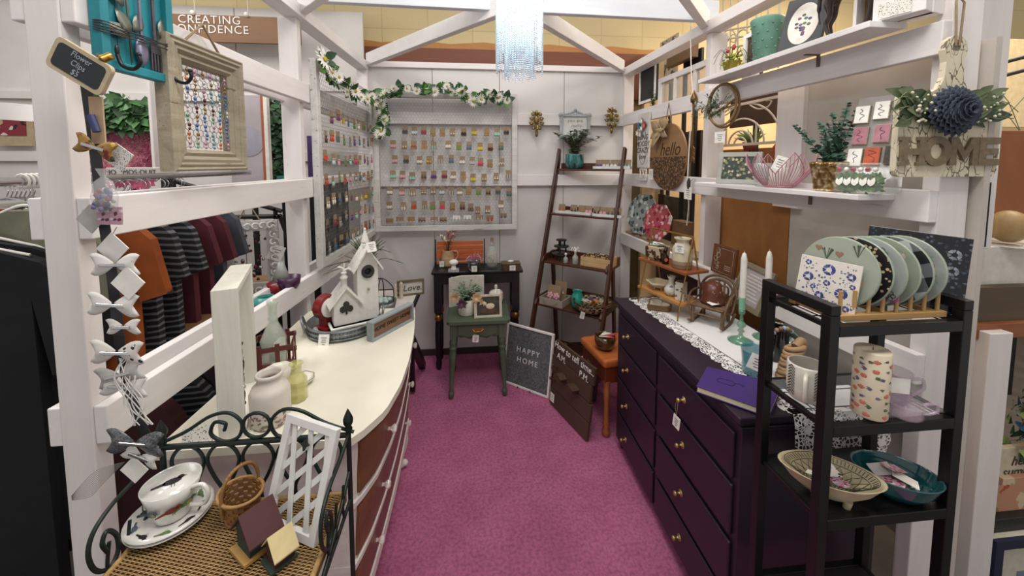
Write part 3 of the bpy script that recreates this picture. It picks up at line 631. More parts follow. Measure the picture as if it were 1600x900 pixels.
# back board
t = thing('earring_board', 'whitewashed framed chicken wire earring board hanging on the back wall', 'display board', (-.212, 3.105, 1.065))
mb = MB(); mb.frame(1.125, 1.09, .042, -.018, .018); mb.build('frame', FRW, t, bevel=.003)
mb = MB(); hexwire(mb, -.53, .53, .03, 1.06, 0); mb.build('chicken_wire', WIRE, t)
rows = [
 ('top', [(190, 300, 'disc', '#3e4b52'), (243, 305, 'flower', '#b8d0d6'), (295, 303, 'disc', '#8a2d4a'), (347, 312, 'hoop', '#c9a24e'), (400, 312, 'hoop', '#c58a5a'), (457, 312, 'bead', '#c7b9a2'), (520, 312, 'disc', '#1f1d1e'), (580, 308, 'flower', '#c9b62a'), (650, 310, 'hoop', '#c9a24e'), (708, 312, 'disc', '#8fc0b4'), (760, 305, 'disc', '#1f1d1e')]),
 ('second', [(123, 380, 'flower', '#d79fae'), (187, 385, 'bead', '#c7b9a2'), (240, 385, 'arch', '#b5452f'), (298, 382, 'bar', '#c58a5a'), (352, 388, 'bar', '#8fc0b4'), (433, 383, 'flower', '#d8d4cc'), (493, 390, 'disc', '#5b8a3f'), (550, 388, 'drop', '#2c6a94'), (612, 393, 'disc', '#c9b62a'), (670, 397, 'flower', '#5a2224'), (730, 390, 'drop', '#2f6a70')]),
 ('third', [(132, 465, 'flower', '#d79fae'), (196, 465, 'disc', '#3e4b52'), (272, 470, 'flower', '#d8d4cc'), (326, 468, 'drop', '#c9a24e'), (390, 465, 'bar', '#bfc2c4'), (450, 462, 'drop', '#2c6a94'), (512, 470, 'disc', '#d8d4cc'), (568, 473, 'disc', '#bfc2c4'), (615, 480, 'flower', '#d23a62'), (668, 487, 'hoop', '#c58a5a'), (734, 482, 'arch', '#d8d4cc')]),
 ('fourth', [(122, 550, 'disc', '#8fc0b4'), (176, 552, 'flower', '#d79fae'), (230, 560, 'disc', '#8fc0b4'), (296, 555, 'bead', '#3e4b52'), (352, 552, 'flower', '#5d3f86'), (412, 550, 'flower', '#8a2d4a'), (462, 555, 'disc', '#d8d4cc'), (517, 555, 'bar', '#c9a24e'), (573, 567, 'disc', '#c9b62a'), (635, 568, 'bead', '#c7b9a2'), (703, 563, 'bead', '#d8d4cc'), (772, 548, 'bar', '#bfc2c4')]),
 ('fifth', [(104, 642, 'flower', '#d8d4cc'), (173, 645, 'disc', '#d79fae'), (235, 648, 'drop', '#c7b9a2'), (295, 642, 'bead', '#c7b9a2'), (348, 640, 'bead', '#d8d4cc'), (398, 640, 'disc', '#b8d0d6'), (449, 642, 'bar', '#bfc2c4'), (497, 645, 'flower', '#d8d4cc'), (548, 640, 'hoop', '#c9a24e'), (604, 642, 'disc', '#5b8a3f'), (658, 645, 'bead', '#1f1d1e'), (713, 640, 'disc', '#3e4b52'), (775, 648, 'drop', '#2f6a70')]),
 ('sixth', [(102, 725, 'flower', '#d8d4cc'), (181, 728, 'drop', '#d8d4cc'), (240, 722, 'disc', '#b5452f'), (300, 722, 'bar', '#bfc2c4'), (346, 725, 'disc', '#5b8a3f'), (400, 722, 'disc', '#d23a62'), (457, 730, 'bead', '#c9a24e'), (513, 725, 'drop', '#5a2224'), (560, 735, 'hoop', '#3e4b52'), (598, 752, 'bead', '#d79fae'), (655, 748, 'bead', '#d8d4cc'), (730, 718, 'disc', '#d8d4cc')]),
 ('bottom', [(104, 808, 'hoop', '#c58a5a'), (162, 800, 'bead', '#bfc2c4'), (225, 798, 'bead', '#c58a5a'), (285, 802, 'hoop', '#1f1d1e'), (355, 800, 'bead', '#bfc2c4'), (405, 802, 'hoop', '#1f1d1e'), (480, 792, 'bead', '#bfc2c4'), (541, 790, 'bead', '#bfc2c4'), (610, 790, 'bead', '#c7b9a2'), (668, 790, 'drop', '#b5452f'), (743, 780, 'bead', '#3e4b52')])]
for ri, (rn, L) in enumerate(rows):
    for i, (x, y, kd, col) in enumerate(L):
        p = PY(580+x*.2778, 120+y*.2778, 3.088); wide = ri == 6
        bk = 'white' if wide and i in (6, 7) else 'kraft'
        ear_card(p, random.uniform(-.06, .06), kd, col, '%s card of %s %s earrings, %s from left in %s row of back board' % (bk, CN[col], KN[kd], ORD[i], rn), 'earring cards on the back board', *((.058, .034) if wide else (.042, .066)), backing=PAPER if bk == 'white' else KRAFT)
# left board
BL = Vector((XL(2.115)+.02, 2.115, 1.045)); 
def lb(x, y, z): return BL+Matrix.Rotation(RL, 3, 'Z') @ Vector((x, y, z))
t = thing('earring_board', 'whitewashed framed chicken wire earring board hung along the left lattice wall', 'display board', BL, RL)
mb = MB(); mb.frame(1.0, 1.1, .042, -.018, .018, cx=.5); mb.build('frame', FRW, t, bevel=.003)
mb = MB(); hexwire(mb, .03, .97, .03, 1.07, 0); mb.build('chicken_wire', WIRE, t)
mb = MB(); mb.bb(.042, .46, .001, .010, .042, .44); mb.build('felt_panel', plain('#4a4a4a', .9, var=.15, scale=60), t)
kinds = list(KN); cols = list(CN)
rng = random.Random(5)
for r in range(7):
    z = .83-r*.122
    for c in range(10):
        x = .075+c*.094+rng.uniform(-.012, .012)
        if r < 1 and c < 1: continue
        if r >= 4 and c < 4: col = rng.choice(['#8a2d4a', '#d8d4cc', '#1f1d1e', '#2c6a94', '#bfc2c4', '#b5452f'])
        else: col = rng.choice(cols)
        kd = rng.choice(['drop', 'flower', 'disc', 'bar', 'drop', 'drop'])
        p = lb(x, -.02, z+rng.uniform(-.015, .015))
        ear_card(p, RL+rng.uniform(-.25, .2), kd, col, '%s %s earrings on kraft card, %s from front in %s row of left board' % (CN[col], KN[kd], ORD[c], (['top']+ORD[1:6]+['bottom'])[r]), 'earring cards on the left board', .040, .066)
# garlands
LEAF = plain('#4a7a32', .5, var=.25, scale=40); LEAFD = plain('#2f5230', .5, var=.25, scale=40); PETAL = plain('#e6e4dc', .6, var=.02); YEL = plain('#b5a13a', .8)
def daisy_mesh(r):
    mb = MB()
    for k in range(18):
        a = 2*pi*k/18; d = Vector((cos(a), -.22-.1*(k % 2), sin(a))); mb.leaf((r*.12*cos(a), 0, r*.12*sin(a)), d, r, r*.26, up=(0, -1, 0), fold=.1, seg=2)
    mb.k = 1; mb.ball((0, -.006, 0), (r*.24, r*.14, r*.24), 8); return mb.mesh('daisy', [PETAL, YEL])
DA = [daisy_mesh(.042), daisy_mesh(.032), daisy_mesh(.062)]
def garland(label, path, out, nleaf, ndaisy, big=None, face=0):
    t = thing('daisy_garland', label, 'garland', (0, 0, 0)); P = spline(path, 8); mb = MB(); mb.tube(P, .0025, 5); mb.build('vine', LEAFD, t)
    mb = MB(); r = random.Random(len(label)); out = Vector(out)
    for i in range(nleaf):
        p = P[int(i/nleaf*len(P))]; side = Vector((r.uniform(-1, 1), r.uniform(-1, 1), r.uniform(-.9, .9)))
        side -= out*min(0, side.dot(out)); side = (side+out*.35).normalized(); q = p+side*r.uniform(.0, .025)
        mb.k = i % 2; l = r.uniform(.045, .072); mb.leaf(q, side, l, l*.8, up=out+Vector((0, 0, .3)), fold=.2)
    mb.build('leaves', [LEAF, LEAFD], t)
    for i in range(ndaisy):
        p = P[int((i+.5)/ndaisy*len(P))]; o = bpy.data.objects.new('daisy', DA[2] if big is not None and i in big else DA[r.randrange(2)]); COL.objects.link(o); o.parent = t
        o.location = p+out*.035+Vector((r.uniform(-.02, .02), 0, r.uniform(-.03, .02))); o.rotation_euler = (r.uniform(-.5, .4), r.uniform(0, 3), face+r.uniform(-.5, .5))
garland('white daisy garland draped over top edge of the left earring board', [PL(502, 92, .06), PL(515, 122, .06), PL(535, 138, .06), PL(556, 148, .06), PL(572, 152, .07), Vector((-.75, 3.04, 2.08))], (1, -.25, 0), 90, 11, (0,), face=pi/2-.5)
garland('white daisy garland trailing along the top of the back earring board', [PY(592, 208, 3.05), PY(604, 190, 3.05), PY(596, 165, 3.05), PY(604, 146, 3.05), PY(640, 141, 3.05), PY(690, 139, 3.05), PY(722, 143, 3.05), PY(742, 156, 3.05), PY(765, 151, 3.05), PY(792, 158, 3.05)], (0, -1, 0), 170, 22)
# wall ornaments
def sconce(p, label):
    t = thing('wall_sconce', label, 'wall ornament', p); t.scale = (1.3, 1.2, 1.25); mb = MB(); g = plain('#8c7a45', .3, .9)
    mb.ball((0, -.01, .03), (.018, .012, .03)); mb.ball((0, -.012, .075), (.012, .01, .018))
    for s in (-1, 1):
        for z, r in ((.06, .02), (.03, .028), (0, .03), (-.03, .018)):
            mb.tube([(s*(.006+r*(1-cos(a*.5))), -.012-.004*sin(a), z+.014*sin(a*.6)) for a in [k*.5 for k in range(9)]], .004, 5)
            mb.ball((s*r*1.1, -.018, z+.004), (.012, .006, .009), 6)
        mb.leaf((0, -.01, .06), (s*.7, -.2, .9), .045, .02)
    mb.build('scrollwork', g, t); mb = MB(); mb.tube(spline([(0, -.005, -.03), (0, -.03, -.045), (0, -.05, -.035)], 5), .004, 6); mb.lathe([(.005, 0), (.016, .004), (.014, .01), (.009, .012), (.009, .03)], (0, -.052, -.036), 12); mb.build('candle_cup', g, t)
    mb = MB(); mb.leaf((0, -.008, -.03), (0, -.1, -1), .05, .02); mb.ball((0, -.01, -.06), (.01, .008, .02)); mb.build('drop_leaf', g, t)
sconce(PY(838, 195, 3.12), 'brass leaf scroll wall sconce left of the small framed sign'); sconce(PY(955, 190, 3.12), 'brass leaf scroll wall sconce right of the small framed sign')
p = PY(898, 216, 3.125); t = thing('framed_sign', 'small ornate pale grey framed sign reading you are on the back wall', 'sign', p)
GF = plain('#a9adb1', .6, var=.1)
mb = MB(); mb.frame(.255, .2, .03, -.012, .0); mb.frame(.215, .16, .006, -.018, -.01, z0=.02)
for s in (-1, 1):
    for z in (0.01, .19): mb.ball((s*.12, -.008, z), (.02, .01, .018)); mb.ball((s*.1, -.008, z), (.014, .01, .014))
for i in range(-4, 5): mb.ball((i*.014, -.008, .2+.018*(1-abs(i)/4)), (.01, .009, .012), 6)
mb.ball((0, -.01, .228), (.016, .01, .012)); mb.build('frame', GF, t, bevel=.002)
mb = MB(); mb.bb(-.1, .1, -.008, -.004, .025, .175); mb.build('panel', plain('#c9cac8', .6), t)
INKG = plain('#8c8c8a', .6); text('you are', .036, INKG, t, (0, -.0095, .142), sp=1.15); text('really', .034, INKG, t, (0.01, -.0095, .1), sp=1.15); text('home', .032, INKG, t, (.03, -.0095, .06), sp=1.1)
# ---- foliage helpers
def stems(mb, base, n, h, spread, r=.0012, rng=None, lean=(0, 0)):
    tips = []; rng = rng or random.Random(3)
    for i in range(n):
        a = rng.uniform(0, 2*pi); s = spread*rng.uniform(.3, 1); hh = h*rng.uniform(.65, 1)
        P = spline([base, Vector(base)+Vector((cos(a)*s*.25+lean[0]*.2, sin(a)*s*.25+lean[1]*.2, hh*.5)), Vector(base)+Vector((cos(a)*s+lean[0], sin(a)*s+lean[1], hh))], 5)
        mb.tube(P, r, 4); tips.append(P)
    return tips
def leafy(mb, paths, l, w, per=10, rng=None, start=.2):
    rng = rng or random.Random(4)
    for P in paths:
        for i in range(per):
            p = P[min(len(P)-1, int((start+(1-start)*i/per)*len(P)))]; a = rng.uniform(0, 2*pi); mb.leaf(p, (cos(a), sin(a), rng.uniform(.0, .7)), l*rng.uniform(.7, 1.1), w, fold=.2, seg=2)
def vessel(mb, prof, c, n=24, th=.003, **k):
    inner = [(max(r-th, .0005), z) for r, z in prof[::-1] if z > prof[0][1]+th]
    mb.lathe([(.0005, prof[0][1])]+prof+inner+[(.0005, prof[0][1]+th)], c, n, **k)
# ---- on the console table
ZC = .785
_PZ = PZ
def PZc(x, y, z):
    p = _PZ(x, y, z); r = Vector(_ray(x, y)); k = min(p.y, 3.06)/r.y; return Vector((r.x*k, r.y*k, z))
t = thing('slatted_bench', 'small orange slatted wooden bench with black ends on black console table', 'bench ornament', (0, 0, 0))
a, b = PY(681, 412, 3.09), PY(757, 412, 3.09); a.z = b.z = ZC
mb = MB()
for i in range(4): mb.bb(a.x+.01, b.x-.01, 3.085, 3.093, ZC+.055+i*.036, ZC+.084+i*.036)
mb.bb(a.x+.01, b.x-.01, 3.04, 3.085, ZC+.03, ZC+.038); mb.build('slats', wood('#b3501c', '#cf6a2c', 0, .4), t, bevel=.001)
for x in (a.x, b.x): mb = MB(); mb.bb(x-.004, x+.004, 3.083, 3.097, ZC, ZC+.21); mb.bb(x-.004, x+.004, 3.03, 3.09, ZC+.022, ZC+.03); mb.bb(x-.004, x+.004, 3.03, 3.038, ZC, ZC+.03); mb.build('end_frame', BLACK, t)
p = PZc(700, 409, ZC); t = thing('wicker_jug', 'small straw woven jug holding pink dried flowers on black console table', 'jug', p)
mb = MB(); vessel(mb, [(.05, 0), (.058, .02), (.05, .08), (.042, .12), (.046, .13)], (0, 0, 0)); mb.build('body', wood('#a38560', '#c2a47c', 0, .7, 60, .2, .5), t)
mb = MB(); mb.tube(spline([(.045, 0, .12), (.072, 0, .115), (.078, 0, .08), (.055, 0, .045)], 5), .006, 6); mb.build('handle', wood('#a38560', '#c2a47c', 0, .7, 60, .2, .5), t)
mb = MB(); s = stems(mb, (0, 0, .08), 10, .2, .06, rng=random.Random(1), lean=(.01, 0)); mb.build('stems', LEAFD, t)
mb = MB(); rg = random.Random(2)
for P in s:
    q = P[-1]; mb.k = 0 if q.x > -.01 else 1
    for i in range(9): mb.leaf(q, (rg.uniform(-1, 1), rg.uniform(-1, 1), rg.uniform(-.2, 1)), .038, .012, seg=2)
mb.build('blooms', [plain('#c98a86', .7, var=.15), plain('#d9c9a8', .7)], t)
price_tag(t, (-.045, -.055, .03), w=.035, h=.045)
p = PZc(709, 424, ZC); t = thing('mushroom_ornament', 'white ceramic mushroom on a small clear block on black console table', 'ornament', p)
mb = MB(); mb.lathe([(.022, .02), (.016, .04), (.014, .06)], (0, 0, 0)); mb.build('stalk', PAPER, t); mb = MB(); mb.ball((0, 0, .07), (.035, .035, .022), 14); mb.build('cap', PAPER, t); mb = MB(); mb.bb(-.04, .04, -.03, .03, 0, .02); mb.build('block', glass('#dfe6e4', .05, .4), t, bevel=.002)
p = PZc(740, 424, ZC); t = thing('glass_bowl', 'mirrored glass bowl tied with pink ribbon on black console table', 'bowl', p)
mb = MB(); vessel(mb, [(.03, 0), (.048, .02), (.05, .045), (.045, .065), (.055, .08)], (0, 0, 0)); mb.build('body', plain('#9c9aa0', .12, .9, var=.2, scale=60), t)
mb = MB()
for i in range(14): a_ = i*2.4; mb.tube(spline([(0, 0, .07), (.03*cos(a_), .02*sin(a_)-.02, .1+.02*(i % 3)), (.06*cos(a_), .03*sin(a_)-.03, .09+.02*(i % 4))], 4), .002, 4)
mb.build('ribbon', plain('#cf8fae', .5), t); price_tag(t, (.005, -.057, .035), w=.04, h=.045)
p = PZc(769, 417, ZC); t = thing('corked_bottle', 'clear glass bottle with dried flowers inside on black console table', 'bottle', p)
mb = MB(); vessel(mb, [(.032, 0), (.042, .02), (.046, .06), (.046, .1), (.03, .15), (.015, .175), (.015, .21), (.019, .215)], (0, 0, 0)); mb.build('body', glass('#d8dcd6', .03, .3), t)
mb = MB(); mb.cyl((0, 0, .2), (0, 0, .235), .012); mb.build('cork', wood('#8d6b48', '#a58460'), t); mb = MB(); rg = random.Random(8)
for i in range(36): mb.k = i % 3; mb.ball((rg.uniform(-.025, .025), rg.uniform(-.025, .025), rg.uniform(.01, .1)), rg.uniform(.005, .011), 6)
mb.build('dried_flowers', [plain('#a8813e', .8), plain('#c7b08a', .8), plain('#7d4a34', .8)], t)
mb = MB(); mb.tube([(.016*cos(i*pi/5), .016*sin(i*pi/5), .175) for i in range(10)], .002, 4, closed=True); mb.build('twine', KRAFT, t)
p = PZc(798, 422, ZC); t = thing('wooden_box', 'small brown lidded box with a white ornament on top, right end of console table', 'box', p)
mb = MB(); mb.bb(-.07, .07, -.04, .04, 0, .05); mb.build('body', plain('#5a4a30', .3, .5, var=.25, scale=20), t, bevel=.003); mb = MB(); mb.bb(-.073, .073, -.043, .043, .052, .064); mb.build('lid', plain('#6b5a3c', .3, .5, var=.2), t, bevel=.003)
mb = MB(); mb.ball((-.0, 0, .07), (.025, .016, .009)); mb.build('ornament', PAPER, t); price_tag(t, (.01, -.044, .028), w=.045, h=.04)
# ---- on the green end table (top z .545)
ZG = .545
t = thing('open_book', 'white covered book standing open behind the flower pot on green end table', 'book', (PZ(729, 482, ZG).x, 2.79, ZG))
mb = MB(); mb.hexa([(-.13, .0, 0), (-.115, .0, 0), (-.03, .05, 0), (-.04, .07, 0), (-.13, .0, .22), (-.115, .0, .22), (-.03, .05, .22), (-.04, .07, .22)]); mb.hexa([(-.04, .03, 0), (.13, .03, 0), (.13, .05, 0), (-.04, .05, 0), (-.04, .03, .225), (.13, .03, .225), (.13, .05, .225), (-.04, .05, .225)]); mb.build('cover', plain('#d2cdbf', .6), t, bevel=.002)
mb = MB(); mb.bb(-.115, .12, .0515, .06, .004, .21); mb.build('pages', PAPER, t)
p = PZ(729, 490, ZG); t = thing('flower_pot', 'white ribbed flower pot with cream roses and greenery on green end table', 'plant', p)
mb = MB(); vessel(mb, [(.052, 0), (.055, .005), (.06, .11)], (0, 0, 0), n=60, wob=lambda a, j: 1+.04*(1 if int(a/(2*pi)*60+.5) % 3 == 0 else 0)); mb.build('pot', plain('#d9d5ca', .6), t)
mb = MB(); s = stems(mb, (0, 0, .08), 22, .13, .12, rng=random.Random(5)); rg = random.Random(6); mb.k = 1; leafy(mb, s, .03, .018, 12, rg); mb.build('greenery', [LEAFD, plain('#6f8a72', .6, var=.2)], t)
for i, (x, y, z) in enumerate(((-.08, -.07, .145), (.07, -.075, .14), (-.03, -.09, .105), (.085, -.06, .10))):
    mb = MB()
    for k in range(22): a_ = k*2.4; rr = .004+.001*k; mb.leaf((x+rr*.3*cos(a_), y, z+rr*.3*sin(a_)), (cos(a_), -.9+.03*k, sin(a_)), .017+.0009*k, .024, up=(0, -1, 0), seg=2)
    mb.build('rose', plain(('#d9b88c', '#d9b88c', '#5b3f4e', '#d9b88c')[i], .7), t)
p = PZ(775, 473, ZG); t = thing('lidded_jar', 'round white ceramic jar with a knob lid behind the lamb picture', 'jar', p)
mb = MB(); mb.lathe([(.0, 0), (.04, 0), (.052, .02), (.056, .05), (.052, .075), (.052, .078)], (0, 0, 0)); mb.build('body', plain('#d8d2c4', .35), t); mb = MB(); mb.lathe([(.054, .078), (.045, .092), (.015, .102), (.008, .108), (.013, .125), (.008, .14), (0, .142)], (0, 0, 0)); mb.build('lid', plain('#d8d2c4', .35), t); price_tag(t, (.008, -.045, .1), (pi/2-.5, 0, 0), .038, .04)
p = PZ(763, 496, ZG); t = thing('lamb_picture', 'small white beaded frame with a picture of a lamb on green end table', 'picture', p, rot=(RD(-14), 0, RD(3)))
mb = MB(); mb.frame(.19, .155, .016, -.008, .006); 
for i in range(22):
    for z in (.008, .147): mb.ball((-.084+i*.008, -.009, z), .003, 5)
for i in range(17):
    for x in (-.087, .087): mb.ball((x, -.009, .012+i*.008), .003, 5)
mb.build('frame', plain('#c9bcae', .6), t); mb = MB(); mb.bb(-.08, .08, -.003, .004, .015, .14); mb.build('backing', plain('#3b3a2e', .5, var=.35, scale=25), t)
mb = MB(); mb.ball((.015, -.004, .075), (.032, .003, .02), 10); mb.ball((-.022, -.004, .09), (.014, .003, .015), 8); mb.ball((-.035, -.005, .096), (.008, .002, .004), 6); mb.k = 1; mb.bb(-.05, .06, -.005, -.003, .045, .06); mb.bb(-.045, .055, -.005, -.003, .032, .044); mb.k = 2; mb.ball((-.022, -.006, .083), (.006, .002, .007), 6); mb.build('painted_lamb', [plain('#c9bda4', .7), plain('#5b3d28', .7, var=.2), plain('#8a6f5a', .7)], t)
# ================================================================ LADDER SHELF CONTENTS
def wid(px, p):
    v = Vector(p)-Vector((0, 0, CH)); r = v.dot(_F); sx = 800+0; rt = Vector((_cw, -_sw, 0)); q = v.dot(rt)/r
    return px*r/FPX/math.sqrt(1+q*q)
_n = Matrix.Rotation(LA, 3, 'Z') @ Vector((0, 1, 0))
def onl(px, tier, off):
    z, d = TIERS[tier]; o = lad(0, LN*z+off, 0); q = PP(px, 400, o, _n); q.z = z; return q
def tray(label, px0, px1, tier, off=.0, dz=.022, cards=()):
    a, b = onl(px0, tier, off), onl(px1, tier, off); L = (b-a).length; t = thing('card_tray', label, 'tray', a, LA)
    mb = MB(); h = dz; mb.bb(0, L, 0, .06, 0, .003)
    for q in ((0, L, 0, .003), (0, L, .057, .06)): mb.bb(q[0], q[1], q[2], q[3], 0, h)
    for q in (0, L-.003): mb.bb(q, q+.003, 0, .06, 0, h)
    mb.build('tray', plain('#dcdcdc', .4), t); return a, L
a, L = tray('white tray of earring cards on the top tier of ladder shelf', 924, 981, 4, .005)
def stand_cards(a, L, items, lab, grp, y=.03):
    for i, (u, kd, col) in enumerate(items):
        p = a+Matrix.Rotation(LA, 3, 'Z') @ Vector((L*u, y, .037))
        ear_card(p, LA, kd, col, '%s %s earring card, %s from left %s' % (CN[col], KN[kd], ORD[i], lab), grp, .058, .07, rx=RD(-12))
stand_cards(a, L, [(.14, 'flower', '#5d3f86'), (.33, 'flower', '#d8d4cc'), (.54, 'disc', '#d8d4cc'), (.74, 'disc', '#2f6a70'), (.9, 'drop', '#8fc0b4')], 'in the tray on top tier', 'earring cards on the top tier')
a, L = tray('left white tray of earring cards on second tier from top of ladder', 866, 922, 3, .02)
stand_cards(a, L, [(.16, 'bead', '#b5452f'), (.5, 'bead', '#1f1d1e'), (.72, 'bead', '#c58a5a'), (.9, 'flower', '#d79fae')], 'in left tray on second tier', 'earring cards on the second tier')
a, L = tray('right white tray of earring cards on second tier from top of ladder', 924, 970, 3, .0)
stand_cards(a, L, [(.12, 'bead', '#1f1d1e'), (.32, 'flower', '#d79fae'), (.58, 'bead', '#3e4b52'), (.82, 'drop', '#3e4b52')], 'in right tray on second tier', 'earring cards in the right tray')
p = onl(896, 4, .04); t = thing('potted_plant', 'leafy variegated plant in a teal glazed pot atop ladder shelf', 'plant', p); t.scale = (1.2, 1.2, 1.2)
def teal():
    m, tt, b = nm('teal_glaze', .15); no = N(tt, 'TexNoise', Scale=40.0, Detail=3.0); tt.links.new(coords(tt, (1, 1, .35)), no.inputs['Vector'])
    tt.links.new(ramp(tt, no.outputs[0], [(.35, '#3b3328'), (.5, '#2f6a6c'), (.7, '#6fa0a0')]), b.inputs['Base Color']); return m
mb = MB(); vessel(mb, [(.04, 0), (.055, .01), (.064, .04), (.06, .09), (.063, .098)], (0, 0, 0)); mb.build('pot', teal(), t)
mb = MB(); rg = random.Random(9); s = stems(mb, (0, 0, .09), 30, .17, .15, rng=rg, lean=(.01, -.03)); mb.k = 1; leafy(mb, s, .042, .03, 16, rg, .15); mb.build('foliage', [LEAFD, plain('#97a384', .55, var=.4, scale=90)], t)
# third tier
p = onl(877, 2, .10); t = thing('tiered_stand', 'small black three tiered display stand on third tier of ladder', 'stand', p)
for i, (r, z) in enumerate(((.075, .045), (.06, .105), (.042, .155))):
    mb = MB(); mb.lathe([(0, z), (r, z), (r, z+.008), (0, z+.008)], (0, 0, 0), 24); mb.build('tier', BLACK, t, bevel=.001)
    for a_ in (0, 2.1, 4.2): mb = MB(); mb.cyl((r*.6*cos(a_), r*.6*sin(a_), z-.045 if i else 0), (r*.6*cos(a_), r*.6*sin(a_), z), .007, n=8); mb.build('leg', BLACK, t)
def bottle(p, r, h, label, fill, name='corked_bottle'):
    t = thing(name, label, 'bottle', p); mb = MB(); vessel(mb, [(r*.9, 0), (r, .004), (r, h*.55), (r*.4, h*.72), (r*.4, h*.88), (r*.5, h*.9)], (0, 0, 0), th=.0015); mb.build('body', glass('#cfd8cc', .04, .35), t)
    mb = MB(); mb.cyl((0, 0, .003), (0, 0, h*.4), r*.85); mb.build('filling', fill, t); mb = MB(); mb.cyl((0, 0, h*.85), (0, 0, h*.95), r*.35); mb.ball((0, 0, h*1.0), r*.6, 8); mb.build('cork', PAPER, t); return t
bottle(onl(884, 2, .025), .018, .07, 'tiny corked bottle with a heart tag before the black tiered stand', plain('#6b6a44', .7, var=.3))
t = bottle(onl(899, 2, .035), .023, .105, 'taller corked bottle with white blossom on third tier of ladder', plain('#56683c', .7, var=.3))
mb = MB(); rg = random.Random(3)
for i in range(16): mb.ball((rg.uniform(-.03, .03), rg.uniform(-.02, .02), .1+rg.uniform(0, .03)), .006, 6)
mb.build('blossom', PETAL, t)
PINE = wood('#b08f62', '#c9aa7c', 0, .6, 16, .1, .08)
a, b = onl(907, 2, .0), onl(953, 2, .0); L = (b-a).length; t = thing('pine_crate', 'pale pine crate holding small black clips on third tier of ladder', 'crate', a, LA)
mb = MB(); mb.bb(0, L, .0, .15, .008, .016)
for z in (.012, .045): mb.bb(0, L, 0, .007, z, z+.031); mb.bb(0, L, .143, .15, z, z+.031); mb.bb(0, .007, .007, .143, z, z+.031); mb.bb(L-.007, L, .007, .143, z, z+.031)
mb.build('box', PINE, t, bevel=.001); mb = MB(); mb.bb(.02, L-.02, .01, .03, 0, .008); mb.bb(.02, L-.02, .12, .14, 0, .008); mb.build('runner', PINE, t)
for i in range(7):
    q = a+Matrix.Rotation(LA, 3, 'Z') @ Vector((.03+i*(L-.06)/6, .05+.03*(i % 3), .078)); mb = MB(); mb.tube(spline([(-.02, 0, -.01), (-.008, .005, .008), (.008, 0, 0), (.02, -.004, .012)], 4), .004, 5)
    o = mb.build('hair_clip', BLACK, loc=q); tag(o, 'small black hair clip lying in the pine crate', 'hair clip', 'black clips in the pine crate')
# fourth tier
a, b = onl(843, 1, -.01), onl(879, 1, -.01); L = (b-a).length; t = thing('wooden_caddy', 'grey wooden caddy with rope handle on fourth tier of ladder', 'caddy', a, LA)
GW = wood('#8f867b', '#a8a093', 0, .7)
mb = MB(); mb.bb(0, L, 0, .16, 0, .006); mb.bb(0, L, 0, .007, .006, .055); mb.bb(0, L, .153, .16, .006, .055); mb.bb(0, .007, .007, .153, .006, .055); mb.bb(L-.007, L, .007, .153, .006, .055); mb.build('box', GW, t, bevel=.001)
mb = MB(); mb.tube(spline([(.04, -.004, .042), (.06, -.015, .02), (L/2, -.018, .014), (L-.06, -.015, .02), (L-.04, -.004, .042)], 5), .003, 6); mb.build('rope_handle', KRAFT, t)
q = a+Matrix.Rotation(LA, 3, 'Z') @ Vector((L*.45, .07, .075)); c = ear_card(q, LA, 'flower', '#d79fae', 'large kraft card with a pink flower pair standing in the grey caddy', 'kraft cards in the grey caddy', .11, .13, rx=RD(-20))
for e in kids(c):
    if e.name.startswith('earring'): e.scale = (2.6, 2.6, 2.6)
q = a+Matrix.Rotation(LA, 3, 'Z') @ Vector((L*.62, .12, .09)); ear_card(q, LA, 'bead', '#c7b9a2', 'plain kraft card standing at the back of the grey caddy', 'kraft cards in the grey caddy', .1, .15, rx=RD(-8))
p = onl(903, 1, .10); t = thing('jar', 'turquoise glass jar on the fourth tier of ladder', 'jar', p); mb = MB(); vessel(mb, [(.038, 0), (.044, .01), (.044, .085), (.034, .1), (.034, .118), (.037, .122)], (0, 0, 0)); mb.build('body', plain('#2e9c8a', .15, var=.1, Coat_Weight=.5), t)
p = onl(927, 1, .08); t = thing('woven_basket', 'round dark and cream zigzag woven basket on fourth tier of ladder', 'basket', p); r = wid(30, p)
mb = MB(); vessel(mb, [(r*.55, 0), (r*.85, .02), (r, .06), (r*1.02, .075)], (0, 0, 0), n=40, th=.007); mb.build('body', weave('#3a2618', '#b8a584', 48), t)
mb = MB(); mb.tube([(r*1.0*cos(i*pi/16), r*1.0*sin(i*pi/16), .076) for i in range(32)], .006, 6, closed=True); mb.build('rim', plain('#4a2f1d', .6, var=.3, scale=80), t); price_tag(t, (-r*.75, -r*.7, .01), (pi/2, .2, -.5), .03, .05)
for i, (x, y, c_) in enumerate(((-.04, 0, '#c9c5bd'), (.02, .03, '#4a5266'), (.0, -.03, '#c46a32'), (.05, -.01, '#b8a889'), (-.01, .05, '#5a5560'))):
    mb = MB(); rg = random.Random(i); 
    for k in range(6): mb.leaf((0, 0, 0), (rg.uniform(-1, 1), rg.uniform(-1, 1), rg.uniform(.1, .6)), .05, .035, seg=2)
    o = mb.build('hair_bow', plain(c_, .6), loc=p+Vector((x, y, .065)), solid=.002); tag(o, '%s fabric hair bow lying in the zigzag woven basket' % ('white', 'slate', 'orange', 'tan', 'charcoal')[i], 'hair bow', 'hair bows in the zigzag basket')
p = onl(912, 0, .1); t = thing('fabric_bundle', 'bundle of pale pink and grey printed fabric on the lowest ladder tier', 'fabric', p); mb = MB(); rg = random.Random(4)
for i in range(9): mb.ball((rg.uniform(-.08, .08), rg.uniform(-.05, .05), .04+rg.uniform(0, .05)), (.05, .04, .035), 10)
